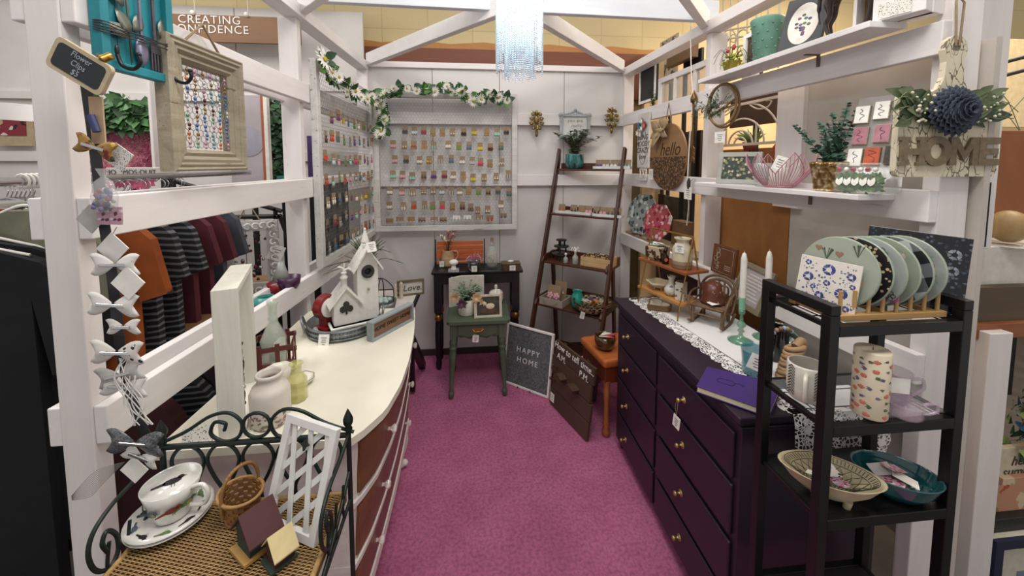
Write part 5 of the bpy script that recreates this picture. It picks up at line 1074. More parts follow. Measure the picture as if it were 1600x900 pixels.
a, b = PZ(580, 533, ZL), PZ(641, 500, ZL); t = thing('block_sign', 'grey framed block sign with brown panel reading HOME SWEET HOME', 'sign', (a+b)/2, math.atan2(b.y-a.y, b.x-a.x)); L = (b-a).length
mb = MB(); mb.frame(L+.015, .085, .009, -.018, .018); mb.build('frame', wood('#80878a', '#98a0a3', 0, .6), t, bevel=.0015); mb = MB(); mb.bb(-L/2, L/2, -.004, .012, .008, .077); mb.build('panel', wood('#775640', '#8a6850', 0, .6), t)
text('HOME SWEET HOME', .025, plain('#1f1814'), t, (0, -.006, .042), shear=.2, ext=.0004)
# on the low table behind
ZT = .752
p = Vector((-.62, 2.22, ZT)); t = thing('grass_vase', 'green grassy plant in a white embossed vase behind the white birdhouse', 'plant', p)
mb = MB(); vessel(mb, [(.035, 0), (.05, .03), (.055, .1), (.04, .19), (.045, .21)], (0, 0, 0)); mb.build('vase', PLW, t)
mb = MB(); rg = random.Random(21)
for i in range(70):
    a_ = rg.uniform(0, 2*pi); s = rg.uniform(.03, .12) if i > 6 else .22; h = rg.uniform(.1, .24); b_ = (0.01*cos(a_), .01*sin(a_), .2); mb.tube(spline([b_, (s*.4*cos(a_), s*.4*sin(a_), .2+h*.7), (s*cos(a_), s*sin(a_), .2+h*(1 if i > 6 else .5))], 4), [.002]*8+[.0006], 4)
for i in range(20): mb.k = 1; mb.ball((rg.uniform(-.06, .06), rg.uniform(-.06, .06), rg.uniform(.25, .4)), .006, 5)
mb.build('grass', [plain('#3c5a2c', .6, var=.25), plain('#9c9a3a', .7)], t)
p = Vector((-.53, 2.2, ZT)); t = thing('egg_basket', 'round grey metal basket of pale blue eggs behind the block sign', 'basket', p); mb = MB(); vessel(mb, [(.07, 0), (.085, .07)], (0, 0, 0), 32); mb.build('bowl', GALV, t)
mb = MB(); mb.tube(spline([(-.07, 0, .06), (-.065, 0, .15), (0, 0, .2), (.065, 0, .15), (.07, 0, .06)], 6), .003, 5); mb.tube(spline([(0, -.07, .06), (0, -.06, .15), (0, 0, .2), (0, .06, .15), (0, .07, .06)], 6), .003, 5); mb.build('handle', BLACK, t)
for i in range(9): a_ = i*2.4; r_ = .016*math.sqrt(i); o = MB(); o.ball((0, 0, 0), (.016, .013, .013), 8); o = o.build('egg', plain('#a9bdb4', .5), loc=p+Vector((r_*cos(a_), r_*sin(a_), .072))); tag(o, 'pale blue egg in the grey metal basket', 'egg', 'eggs in the metal basket')
p = PZ(640, 461, ZT); t = thing('love_sign', 'small framed sign ending in ove beside spotted cow figures', 'sign', PZ(642, 461, ZT), .25); mb = MB(); mb.frame(.17, .1, .012, -.01, .01); mb.build('frame', wood('#5f5640', '#766b50', 0, .6), t); mb = MB(); mb.bb(-.078, .078, -.002, .006, .01, .09); mb.build('panel', plain('#cfcac0'), t); text('Love.', .055, INK, t, (.01, -.004, .048), shear=.2)
for i, (x, l) in enumerate(((618, 'white turned wood figure left of the small Love sign'), (627, 'taller white turned wood figure touching the small Love sign'))):
    q = PZ(x, 466, ZT); mb = MB(); mb.lathe([(.013, 0), (.016, .01), (.01, .02), (.015, .035), (.009, .048), (.014, .062), (.008, .072+.012*i), (.011, .085+.012*i), (0, .095+.012*i)], (0, 0, 0), 12); tag(mb.build('figurine', wood('#b5a796', '#d0c6b8', 2), loc=q), l, 'figurine')
# ================================================================ ON THE WICKER RACK (surface ZS)
ZW = ZS+.001
BIRD = [plain('#1f1c1e', .5), plain('#7a2a26', .5), plain('#5f7a4a', .5), plain('#a58a4a', .5), plain('#4a5a6a', .5)]
def bird(mb, c, u, v, s, k=0, belly=None):
    """small flat painted bird on a surface spanned by u (forward) and v (up)"""
    c, u, v = Vector(c), Vector(u).normalized(), Vector(v).normalized(); nrm = u.cross(v)
    def P(pts, e=0): 
        o = [c+u*a*s+v*b*s+nrm*e for a, b in pts]; return o
    mb.k = k
    def poly(pts, e=0): q = P(pts, e); mb.add(q, [tuple(range(len(q)))])
    body = [(.45*cos(a)-.0, .26*sin(a)) for a in [2*pi*i/14 for i in range(14)]]; poly(body)
    poly([(.38+.17*cos(a), .2+.17*sin(a)) for a in [2*pi*i/12 for i in range(12)]]); poly([(.5, .24), (.68, .17), (.5, .12)]); poly([(-.3, .12), (-.95, -.05), (-.95, -.2), (-.3, -.14)])
    poly([(-.02, -.22), (.01, -.22), (.03, -.5), (0, -.5)]); poly([(.12, -.22), (.15, -.22), (.17, -.5), (.14, -.5)])
    if belly is not None: mb.k = belly; poly([(.15+.2*cos(a), -.04+.16*sin(a)) for a in [2*pi*i/10 for i in range(10)]], .0003)
CHINA = plain('#d8d6d0', .18, Coat_Weight=.4)
p = PZ(267, 812, ZW); 
for k, (dz, nm_) in enumerate(((0, 'lower white china saucer under the bird patterned cup'), (.007, 'upper bird patterned china saucer directly under the large cup'))):
    t = thing('saucer', nm_, 'saucer', p+Vector((0, 0, dz))); mb = MB(); mb.lathe([(0, .002), (.03, .0), (.034, .002), (.06, .008), (.083, .014), (.084, .0155), (.06, .0105), (.034, .005), (0, .004)], (0, 0, 0), 40); mb.build('plate', CHINA, t)
    if k: 
        mb = MB()
        for i in range(9):
            a_ = 2*pi*i/9+.3; r_ = .062; bird(mb, (r_*cos(a_), r_*sin(a_), .0125), (-sin(a_), cos(a_), 0), (cos(a_), sin(a_), .14), .021, (0, 2, 4, 3, 0, 4, 0, 2, 0)[i], (1 if i % 3 == 0 else 3))
        mb.build('painted_birds', BIRD, t)
t = thing('large_cup', 'large white china cup painted with birds sitting on two saucers', 'cup', p+Vector((.005, .003, .013)), RD(-12))
mb = MB(); vessel(mb, [(.032, 0), (.036, .004), (.037, .010), (.044, .028), (.05, .055), (.058, .084)], (0, 0, 0), 40, th=.002); mb.build('bowl', CHINA, t)
mb = MB(); mb.tube(spline([(.054, 0, .074), (.082, 0, .083), (.096, 0, .064), (.085, 0, .036), (.046, 0, .028)], 6), [.0048]*25, 7); mb.build('handle', CHINA, t)
mb = MB(); mb.lathe([(0, .080), (.0565, .0815), (.0565, .0825), (0, .0815)], (0, 0, 0), 36); mb.build('lid', CHINA, t)
mb = MB(); bird(mb, (.002, .0, .0832), (.75, .65, 0), (-.65, .75, 0), .04, 0); 
for i, (a_, k_, b_) in enumerate(((-2.2, 2, 3), (-1.55, 4, 3), (-.75, 1, 1), (-.2, 2, 3), (1.2, 0, 1), (2.6, 4, 3))): 
    r_ = .0515; bird(mb, (r_*cos(a_), r_*sin(a_), .044), (-sin(a_), cos(a_), 0), (cos(a_)*.22, sin(a_)*.22, 1), .031, k_, b_)
mb.build('painted_birds', BIRD, t)
# small split basket
p = PZ(378, 806, ZW); t = thing('split_basket', 'small brown split wood basket with an arched handle on wicker shelf', 'basket', p, -.5)
BSK = wood('#7c5530', '#98703f', 0, .6, 30, .2, .3); mb = MB(); n = 24
for j in range(6):
    z = .004+j*.010; r0 = .030+.0022*j
    for i in range(n):
        a0, a1 = 2*pi*i/n, 2*pi*(i+1)/n; o_ = .0012 if (i+j) % 2 else -.0012
        P = [((r0+o_)*1.25*cos(a), (r0+o_)*sin(a), zz) for a, zz in ((a0, z), (a1, z), (a1, z+.0094), (a0, z+.0094))]; mb.add(P+[(x*.94, y*.94, zz) for x, y, zz in P], [(0, 1, 2, 3), (7, 6, 5, 4), (0, 4, 5, 1), (2, 6, 7, 3), (0, 3, 7, 4), (1, 5, 6, 2)])
mb.slab(circ(0, 0, .034, 20), .0, .004); mb.build('woven_body', BSK, t)
mb = MB(); mb.tube([(.0435*1.22*cos(2*pi*i/24), .0435*sin(2*pi*i/24), .064) for i in range(24)], .004, 6, closed=True); mb.build('rim', plain('#9c7848', .6), t)
mb = MB(); P = spline([(0, -.042, .03), (0, -.043, .08), (0, -.03, .115), (0, 0, .128), (0, .03, .115), (0, .043, .08), (0, .042, .03)], 5)
for q0, q1 in zip(P, P[1:]): mb.beam(q0, q1, .010, .003, up=(1, 0, 0)) if 0 else mb.cyl(q0, q1, .0042, n=6)
mb.build('handle', BSK, t)
def birdhouse(p, rz, s, wall, roof, base, label, ov=.25):
    t = thing('toy_birdhouse', label, 'birdhouse', p, rz); w, d, h, g = .022*s, .02*s, .04*s, .024*s
    mb = MB(); mb.bb(-w*1.15, w*1.15, -d*1.5, d*1.2, 0, .005*s); mb.build('base', base, t)
    mb = MB(); mb.prism([(-w*.9, .005*s), (w*.9, .005*s), (w, h), (0, h+g), (-w, h)], -d, d); mb.build('walls', wall, t)
    for sg in (-1, 1):
        mb = MB(); P = [(0, h+g+.003*s), (sg*w*1.5, h-g*.45), (sg*w*1.5, h-g*.45-.003*s), (0, h+g-.001*s)]; mb.prism(P if sg > 0 else P[::-1], -d*(1+ov), d*(1+ov)); mb.build('roof', roof, t)
    mb = MB(); mb.prism(circ(0, h*.8, .006*s, 12), -d-.0008, -d+.001); mb.build('entrance', BLACK, t)
birdhouse(PZ(403, 850, ZW), RD(-38), 1.42, plain('#22342f', .7), plain('#4a2226', .7), plain('#b08a4a', .6), 'dark green toy birdhouse with a maroon roof on wicker shelf')
birdhouse(PZ(439, 872, ZW), RD(-42), 1.0, plain('#4a1c20', .7), plain('#cbb98a', .8), plain('#2a3a30', .7), 'smaller maroon toy birdhouse with a cream roof on wicker shelf')
# lattice panel
a, b = PZ(418, 822, ZW), PZ(488, 850, ZW); w_ = (b-a).length; t = thing('lattice_panel', 'small white framed lattice panel leaning on the wicker shelf', 'panel', (a+b)/2, rot=(RD(-16), RD(3), math.atan2(b.y-a.y, b.x-a.x)))
h_ = .245; w_ = .155; WP = plain('#d4d3d0', .6, var=.04); mb = MB(); mb.frame(w_, h_, .018, -.007, .009); mb.build('frame', WP, t, bevel=.001)
def strip(mb, p0, p1, w2, y):
    x0, x1, z0, z1 = -w_/2+.014, w_/2-.014, .014, h_-.014; (ax, az), (bx, bz) = p0, p1; T0, T1 = 0, 1; dx, dz = bx-ax, bz-az
    for pq, lo, hi in ((ax, x0, x1), (az, z0, z1)):
        dd = dx if pq is ax else dz
        if abs(dd) < 1e-9: continue
        u0, u1 = (lo-pq)/dd, (hi-pq)/dd; T0, T1 = max(T0, min(u0, u1)), min(T1, max(u0, u1))
    if T1 > T0: mb.beam((ax+dx*T0, y, az+dz*T0), (ax+dx*T1, y, az+dz*T1), w2, .003, up=(0, 1, 0))
mb = MB()
for i in range(-3, 6): strip(mb, (-w_/2, i*.055), (w_/2, i*.055+w_*1.05), .013, .0025)
mb.build('rising_slats', WP, t); mb = MB()
for i in range(5): strip(mb, (-w_/2-.02+i*.05-.01, h_+.02), (-w_/2+.03+i*.05, -.02), .013, -.0015)
mb.build('falling_slats', WP, t); mb = MB(); mb.prism([(-.004, .2), (.0, .212), (.004, .2), (.012, .196), (.004, .192), (0, .182), (-.004, .192), (-.012, .196)], -.014, -.007); mb.build('star_hook', BLACK, t)
# ================================================================ HUNG ON THE LEFT WALL
p = PL(150, 86, .014); q = PL(266, 112, .014); L = (q-p).length; z0 = 1.825
t = thing('coat_rack', 'turquoise wooden coat rack with metal fork, spoon and leaves, top left', 'coat rack', (p.x, p.y, z0), RL); TEAL = wood('#12707c', '#1c8793', 2, .5, 14, .15, .1)
mb = MB(); mb.T = Matrix.Translation((L/2, 0, 0)); mb.frame(L, .34, .022, -.016, .01); mb.build('frame', TEAL, t, bevel=.002); mb = MB()
for i in range(5): mb.bb(.02+(L-.04)*i/5, .02+(L-.04)*(i+1)/5-.002, -.002, .008, .02, .32)
mb.build('planks', TEAL, t)
PEW = plain('#6b6670', .35, .7, var=.15); mb = MB(); mb.bb(L*.72-.004, L*.72+.004, -.012, -.008, .09, .33); mb.bb(L*.72-.016, L*.72+.016, -.012, -.008, .07, .095)
for k in range(4): mb.bb(L*.72-.016+k*.0095, L*.72-.0115+k*.0095, -.012, -.008, .025, .075)
mb.build('fork', PEW, t); mb = MB(); mb.ball((L*.52, -.011, .065), (.02, .006, .036), 12); mb.bb(L*.52-.003, L*.52+.003, -.013, -.009, .1, .3); mb.build('spoon', plain('#8f8ba3', .3, .6), t)
mb = MB()
for (x, z, dx, dz, l_) in ((L*.35, .10, -.3, .8, .06), (L*.42, .11, .5, .8, .065), (L*.33, .09, -.9, .35, .055), (L*.8, .12, .3, .8, .06), (L*.3, .16, -.5, .7, .07)): mb.leaf((x, -.012, z), (dx, 0, dz), l_, .034, up=(0, -1, 0), seg=4)
mb.tube([(L*.38, -.01, .03), (L*.36, -.01, .2), (L*.42, -.01, .3)], .002, 5); mb.build('metal_leaves', plain('#75796f', .4, .5), t, solid=.001)
mb = MB()
for k in range(5): mb.tube(spline([(-.002, .0, .085+.005*k), (.01, -.022, .08+.006*k), (L/2, -.026, .085+.004*((k*2) % 5)), (L-.01, -.022, .09+.005*((k*3) % 5)), (L+.003, 0, .09+.004*k)], 6), .0015, 5)
mb.build('wire_wrap', plain('#4a4548', .4, .6), t)
for x in (.03, L-.02): mb = MB(); mb.ball((x, -.02, .045), (.005, .004, .014), 8); mb.tube(spline([(x, -.02, .035), (x, -.03, .01), (x+.0, -.055, .002), (x, -.07, .018), (x, -.068, .034)], 5), .0045, 7); mb.ball((x, -.068, .036), .006, 6); mb.build('hook', plain('#191b20', .35, .3), t)
p = PL(262, 266, .02); q = PL(378, 268, .02); L = .33; t = thing('jewelry_frame', 'distressed cream picture frame strung with rows of beaded jewelry, hung by rope', 'display frame', (p.x, p.y, 1.578), RL)
CRM = wood('#857b68', '#aaa08a', 0, .6, 22, .12, .35, '#6b5c40', .64)
mb = MB(); mb.T = Matrix.Translation((L/2, 0, 0)); mb.frame(L, .385, .065, 0, 0, prof=[(0, .02), (0, -.018), (.006, -.024), (.012, -.02), (.02, -.024), (.026, -.018), (.035, -.02), (.045, -.01), (.055, -.014), (.065, -.004), (.065, .02)]); mb.build('frame', CRM, t)
mb = MB(); mb.T = Matrix.Translation((L/2, 0, 0)); hexwire(mb, -.1, .1, .065, .32, .0, .02); mb.build('wire_mesh', WIRE, t)
mb = MB(); mb.tube([(L*.25, 0, .38), (L*.5, -.002, .46), (L*.75, 0, .38)], .004, 6); mb.build('rope', KRAFT, t)
rg = random.Random(31); JC = ['#b58aa0', '#5a8f9a', '#c06a3a', '#4f6aa0', '#c9c6c8', '#5c2a2c', '#6f9a7a', '#8a6a3c']
JM = {c_: plain(c_, .2, .3) for c_ in JC}; JN = ['lilac', 'turquoise', 'orange', 'blue', 'silver', 'dark red', 'green', 'bronze']
RLm = Matrix.Rotation(RL, 3, 'Z'); charm = {}
for c_ in JC: mb = MB(); mb.ball((0, 0, .0), (.0055, .004, .0065), 7); mb.ball((0, 0, -.012), (.004, .003, .005), 6); mb.cyl((0, 0, .006), (0, 0, .014), .0008, n=4); charm[c_] = mb.mesh('charm', JM[c_])
for r in range(9):
    for k in range(6):
        c_ = rg.choice(JC); o = bpy.data.objects.new('charm', charm[c_]); COL.objects.link(o); o.location = Vector((p.x, p.y, 1.578))+RLm @ Vector((.078+k*.034+rg.uniform(-.004, .004), -.008, .085+r*.027)); o.rotation_euler = (0, 0, RL)
        tag(o, '%s glass charm hanging %s from left in %s row up of jewelry frame' % (JN[JC.index(c_)], ORD[k], ORD[r]), 'charm', 'charms in the jewelry frame')
t = thing('chalk_tag', 'wooden chalkboard tag lettered Clips 5 clipped on the front left post', 'tag', PY(126, 104, .905), rot=(0, RD(31), RD(-8))); mb = MB()
R2 = circ(-.055, -.022, .012, 5, pi, 1.5*pi)+circ(.055, -.022, .012, 5, 1.5*pi, 2*pi)+circ(.055, .022, .012, 5, 0, pi/2)+circ(-.055, .022, .012, 5, pi/2, pi)
mb.prism(R2, -.004, .004); mb.build('board', wood('#a8977c', '#c2b294', 0, .6), t, bevel=.001); mb = MB(); mb.prism([(x*.86, z*.76) for x, z in R2], -.0046, -.004); mb.build('slate', plain('#24292f', .7), t)
CHK = plain('#9fa5a8', .8); text('Flower\nClips\n$5', .017, CHK, t, (0, -.0052, 0), ext=.0002, shear=.15)
mb = MB(); mb.cyl((.035, -.002, .036), (.035, .012, .05), .008); mb.tube([(.02, 0, .04), (.05, .005, .05)], .0025, 5); mb.build('clip', GOLD, t)
# strip of hair bows on the post
S0 = [PY(*q, .918) for q in ((130, 100), (148, 230), (160, 330), (175, 430), (188, 540), (205, 620), (232, 690))]
mb = MB(); P = spline(S0, 6); 
for q0, q1 in zip(P, P[1:]): mb.beam(q0, q1, .022, .002, up=(0, 1, 0))
tag(mb.build('ribbon_strip', plain('#26242a', .5, var=.2)), 'long black ribbon strip hanging down the front left post', 'ribbon')
def bow(p, c1, label, s=1, clip=True, ang=0):
    t = thing('hair_bow', label, 'hair bow', p, rot=(0, ang, RD(-6))); t.scale = (1.15, 1, 1.15)
    for sg in (-1, 1):
        mb = MB()
        def fn(u, v): q_ = abs(2*v-1); x = sg*(.003+.044*u)*s; h = (.004+.018*sin(min(1, u*1.25)*pi/2)-.004*max(0, u-.8)*5)*s; return (x*(1-.25*(1-q_)*u**3), -.007-.007*s*sin(pi*u)*(1-q_), h*(2*v-1))
        mb.grid(fn, 6, 6); mb.build('loop', c1, t, solid=.0015)
    if clip: mb = MB(); mb.box((0, -.012, .0), (.05*s, .006, .006)); mb.build('clip', CHROME, t, bevel=.001)
PLT = plain('#d5d2ce', .7); DOT = blobs('#cdc8c2', ['#2a2a2c'], 90, .35, .8, density=.55); GRY = plain('#a9a6a2', .7, var=.1); SIL = plain('#6f7074', .35, .4, var=.4, scale=300); FLR = blobs('#b08a9a', ['#a02a4a', '#5a2a3a', '#c9b9bc'], 120, .5, .6)
def dcard(p, label, s=.045, m=PAPER, ang=.78):
    t = thing('hang_card', label, 'card', p, rot=(0, ang, RD(-6))); mb = MB(); mb.bb(-s/2, s/2, -.001, .001, -s/2, s/2); mb.build('card', m, t)
    mb = MB(); mb.tube([(-s*.4, 0, s*.45), (-s*.5, .002, s*.8)], .0008, 4); mb.build('string', INK, t)
for i, (x, y, m, l, s, a_) in enumerate(((185, 412, PLT, 'white felt hair bow with metal clip, highest plain white one on the strip', 1, .0), (182, 474, PLT, 'white felt hair bow just under the square white card', 1.05, .06), (198, 508, PLT, 'small white hair bow with the pink edge on the strip', .7, 0), (188, 548, DOT, 'white hair bow with black dashes, tied in twine', 1.1, .03), (192, 582, GRY, 'grey green hair bow low on the black strip', 1, -.25), (198, 600, PLT, 'pale hair bow with long dark clip under the grey green one', 1, .05), (216, 688, SIL, 'silver glitter hair bow at the foot of the strip', 1.2, .08), (225, 708, PLT, 'white hair bow under the silver glitter one', .8, .4))):
    bow(PY(x, y, .900), m, l, s, ang=a_)
dcard(PY(200, 442, .885), 'square white card hung cornerwise between two white hair bows', .052); dcard(PY(176, 388, .905), 'off white card hung cornerwise behind the top white hair bow', .05, PLT); dcard(PY(210, 734, .895), 'white card hung cornerwise, lowest on the strip', .045)
dcard(PY(186, 246, .90), 'printed white hang card beside the plaid bow', .045, blobs('#cfccc6', ['#4a4a4a'], 300, .3, .7, density=.5), .65); dcard(PY(142, 342, .905), 'grey printed card left of the pink floral bow', .045, GRY)
for x, y, l in ((162, 337, 'left pink floral fabric tag on the strip'), (181, 337, 'right pink floral fabric tag on the strip')): o = MB().box((0, 0, 0), (.024, .004, .038)).build('fabric_tag', FLR, loc=PY(x, y, .90), rot=(0, .05, 0)); tag(o, l, 'tag')
bow(PY(155, 230, .90), blobs('#8a6a2c', ['#7a1c20', '#2f3a2a', '#c9a24a'], 110, .6, .6), 'red and gold plaid hair bow near the top of the strip', .85, ang=.3)
t = thing('gift_bag', 'small clear gift bag of printed buttons hanging on the strip', 'bag', PY(163, 300, .895)); mb = MB(); mb.lathe([(.0, -.045), (.022, -.042), (.026, -.01), (.018, .022), (.005, .032), (.014, .05)], (0, 0, 0), 12, sy=.5); mb.build('bag', glass('#dadada', .1, .3), t)
mb = MB(); rg = random.Random(7)
for i in range(26): mb.k = i % 4; mb.ball((rg.uniform(-.018, .018), rg.uniform(-.009, .006), rg.uniform(-.04, .005)), (.006, .004, .006), 6)
mb.build('buttons', [plain('#2a3a6a'), plain('#8a2a3a'), plain('#c9c4bc'), plain('#7a6a9a')], t)
t = thing('wooden_card', 'tan wooden card with a blue and white printed tube, top of the strip', 'card', PY(151, 188, .915)); mb = MB(); mb.bb(-.013, .013, 0, .004, -.05, .05); mb.build('card', plain('#b59a7c', .7), t); mb = MB(); mb.cyl((-.004, -.008, .01), (.006, -.008, -.025), .007, n=10); mb.build('tube', plain('#2a3560', .4), t)
t = thing('twine_bundle', 'white twine and lace scraps tied on the lower strip', 'twine', PY(205, 600, .895)); mb = MB(); rg = random.Random(9)
for i in range(9): mb.tube(spline([(rg.uniform(-.02, .02), 0, .06), (rg.uniform(-.03, .03), -.01, .02), (rg.uniform(-.01, .04), -.012, -.04), (rg.uniform(.0, .05), -.01, -.09)], 5), .0012, 4)
mb.build('strands', PLT, t)
t = thing('feather_strand', 'fine grey tulle wisp trailing left from the foot of the strip', 'tulle', (0, 0, 0)); mb = MB(); q0, q1 = PY(195, 722, .90), PY(112, 778, .89)
for i in range(12): d_ = Vector((0, 0, .014*(i-6)/6)); mb.tube(spline([q0, (q0*2+q1)/3+d_*1.4+Vector((0, -.01, .006)), (q0+q1*2)/3+d_*1.8, q1+d_*.4], 5), .0005, 3)
mb.build('threads', plain('#6f6c6c', .8), t)
# ================================================================ RIGHT WALL AND FRONT RIGHT
# shelves
def rshelf(label, z, th):
    t = thing('wall_shelf', label, 'shelf'); mb = MB(); y0, y1, a, b = 1.09, 1.93, -.13, .0
    mb.hexa([(XR(y0, a), y0, z-th), (XR(y0, b), y0+.0, z-th), (XR(y1, b), y1, z-th), (XR(y1, a), y1, z-th), (XR(y0, a), y0, z), (XR(y0, b), y0, z), (XR(y1, b), y1, z), (XR(y1, a), y1, z)])
    mb.build('board', WHITEY, t, bevel=.002)
    for y in (1.38,): mb = MB(); x = XR(y); mb.bb(x-.06, x-.002, y-.006, y+.006, z-th-.003, z-th); mb.bb(x-.006, x-.001, y-.006, y+.006, z-th-.045, z-th); mb.build('bracket', plain('#6f625c', .5, .3), t)
rshelf('upper white wall shelf carrying the green pot and horse figure', 2.036, .02); rshelf('lower white wall shelf carrying the pink wire bowl', 1.503, .018)
ZU, ZQ = 2.036, 1.503
def prs(px, py, z, o=-.06):
    q = PR(px, py, o); return Vector((q.x, q.y, z))
# lower shelf things
p = prs(1140, 270, ZQ, -.03); t = thing('still_life_picture', 'silver framed dark flower still life at far end of lower shelf', 'picture', prs(1152, 270, ZQ, -.045), rot=(RD(-12), 0, RR+.55))
mb = MB(); mb.frame(.19, .155, .022, -.008, .008); mb.build('frame', wood('#9d9f98', '#b8b9b2', 0, .5), t, bevel=.002); mb = MB(); mb.bb(-.075, .075, -.002, .004, .02, .135); mb.build('painting', blobs('#2f3a33', ['#a59a6c', '#7d8a6a', '#c9bfa2', '#5a5f48'], 70, .5, .4, density=.6), t)
p = prs(1190, 288, ZQ, -.07); t = thing('glass_tumbler', 'clear pressed glass tumbler behind the pink wire bowl', 'glass', p); mb = MB(); vessel(mb, [(.026, 0), (.03, .01), (.034, .08), (.036, .1)], (0, 0, 0), 24); mb.build('body', glass('#cfd8d4', .05, .35), t)
p = prs(1217, 290, ZQ, -.06); t = thing('wire_bowl', 'pink wire bowl with pointed petal rim on the lower shelf', 'bowl', p); PK = plain('#c58a97', .4, var=.03)
mb = MB(); mb.lathe([(.0, 0), (.05, 0), (.05, .008), (0, .008)], (0, 0, 0), 32); mb.build('base', PK, t); 
nP = 6
for k in range(nP):
    mb = MB(); a0 = 2*pi*k/nP+.2
    for j in range(-5, 6):
        u = j/5; aa = a0+u*(pi/nP); h = .135-.085*abs(u); P = []
        for s_ in range(8):
            q_ = s_/7; z = .006+h*q_**1.25; rr = .048+.072*math.sin(min(1, (z)/.12)*pi/2)
            P.append((rr*cos(aa*(1)+0*q_), rr*sin(aa), z))
        mb.tube(P, .0013, 4)
    rim = []
    for j in range(-8, 9):
        u = j/8; aa = a0+u*(pi/nP); z = .006+.135-.085*abs(u); rr = .048+.072*math.sin(min(1, z/.12)*pi/2); rim.append((rr*cos(aa), rr*sin(aa), z))
    mb.tube(rim, .002, 5); mb.build('petal', PK, t)
t = thing('pillar_candle', 'short white pillar candle inside the pink wire bowl', 'candle', p+Vector((0, 0, .008))); mb = MB(); mb.lathe([(0, 0), (.036, 0), (.037, .002), (.037, .07), (.034, .073), (0, .07)], (0, 0, 0), 28); mb.build('wax', plain('#dfd9d2', .4), t, bevel=.001)
mb = MB(); mb.cyl((0, 0, .07), (0, 0, .08), .001, n=5); mb.build('wick', BLACK, t)
o = price_tag(None, (0, 0, 0)); o.location = p+Vector((-.06, -.07, .1)); o.rotation_euler = (pi/2-.2, .35, RR+.5); o.scale = (1.2, 1.2, 1.2); tag(o, 'white price tag hanging on the pink wire bowl', 'tag')
p = prs(1298, 300, ZQ, -.065); t = thing('eucalyptus_vase', 'tall eucalyptus stems in a gold mercury glass vase on lower shelf', 'plant', p, .2)
mb = MB(); q = []
for z, w_ in ((0, .038), (.03, .04), (.085, .047), (.105, .05)): q += [(-w_, -w_, z), (w_, -w_, z), (w_, w_, z), (-w_, w_, z)]
mb.add(q, [(3, 2, 1, 0)]+[(4*j+i, 4*j+(i+1) % 4, 4*j+4+(i+1) % 4, 4*j+4+i) for j in range(3) for i in range(4)]+[(12, 13, 14, 15)])
def merc():
    m, tt, b = nm('mercury_glass', .15, .85); no = N(tt, 'TexNoise', Scale=55.0, Detail=4.0); tt.links.new(coords(tt), no.inputs['Vector']); tt.links.new(ramp(tt, no.outputs[0], [(.35, '#7d5f35'), (.5, '#a88a58'), (.62, '#e8d9b8')]), b.inputs['Base Color']); bump(tt, b, no.outputs[0], .6); return m
mb.build('vase', merc(), t, bevel=.008); EU = plain('#3f5f4f', .6, var=.2, scale=30)
mb = MB(); rg = random.Random(17); paths = []
for i, (dx, dy, h) in enumerate(((-.01, 0, .17), (.03, -.01, .185), (.05, .02, .15), (-.03, .02, .14), (-.12, .03, .13), (.0, -.03, .2), (.06, -.02, .18), (-.06, -.01, .11), (.02, .03, .14))):
    v0 = Vector((dx*.15, dy*.2, .1)); P = spline([v0, v0+Vector((dx*.45, dy*.5, h*.5)), v0+Vector((dx, dy, h))], 8); mb.tube(P, .0012, 4); paths.append(P)
for P in paths:
    for k, c in enumerate(P[1:]):
        u = k/len(P); l = .027*(1-u*.65)
        for s_ in range(3): a_ = rg.uniform(0, 2*pi)+s_*2.1; mb.leaf(c, (cos(a_), sin(a_), .3), l, l*.8, up=(rg.uniform(-.8, .8), -.9, .5), fold=.05, seg=3)
mb.build('eucalyptus', EU, t)
p = prs(1344, 300, ZQ, -.06)
t = thing('magnet_board', 'clear acrylic panel display holding small block magnets on lower shelf', 'display panel', prs(1358, 300, ZQ+.004, -.035), rot=(RD(-14), 0, RR+.35)); mb = MB(); mb.bb(-.07, .075, -.0015, .0015, 0, .33); mb.build('panel', glass('#b5b8b8', .08, .25), t)
MG = [((-.05, .265), PAPER, '#3a3a3a', 'pale block magnet with script, top left of the acrylic panel'), ((0, .275), PAPER, '#2a2a2a', 'white block magnet, top middle of the acrylic panel'), ((.048, .285), PAPER, '#3f3f3f', 'white wreath block magnet with dark edge, top right of acrylic panel'), ((-.045, .19), plain('#a8707c', .6, var=.15), '#7a4a58', 'pink block magnet, middle left of the acrylic panel'), ((.01, .195), plain('#a8707c', .6, var=.15), '#2c3a5a', 'pink block magnet with a blue mark, middle right of acrylic panel'), ((-.05, .115), PAPER, '#2a3f7a', 'white block magnet with blue anchor, bottom left of acrylic panel'), ((-.005, .118), plain('#b5502f', .6, var=.2), '#8a3a22', 'orange red block magnet, bottom middle of acrylic panel'), ((.045, .122), plain('#3a3430', .6, var=.3, scale=60), '#5a4a40', 'dark block magnet with wood edge, bottom right of acrylic panel')]
M_ = Matrix.Rotation(RR+.35, 3, 'Z') @ Matrix.Rotation(RD(-14), 3, 'X'); base = Vector(t.location)
for (x, z), m, c2, l in MG:
    b_ = thing('block_magnet', l, 'magnet', base+M_ @ Vector((x, -.008, z)), rot=(RD(-14), 0, RR+.35)); mb = MB(); mb.bb(-.02, .02, -.006, .0065, -.031, .031); mb.build('block', plain('#8a6a48', .6) if 'wood' in l or 'dark' in l or 'orange' in l else plain('#a89c8c', .6), b_); mb = MB(); mb.bb(-.0185, .0185, -.0075, -.006, -.0295, .0295); mb.build('face', m, b_)
    mb = MB(); rg = random.Random(len(l)); mb.tube(spline([(rg.uniform(-.012, .012), -.008, .02-.008*k) for k in range(6)], 4), .0009, 4); mb.build('drawing', plain(c2, .6), b_)
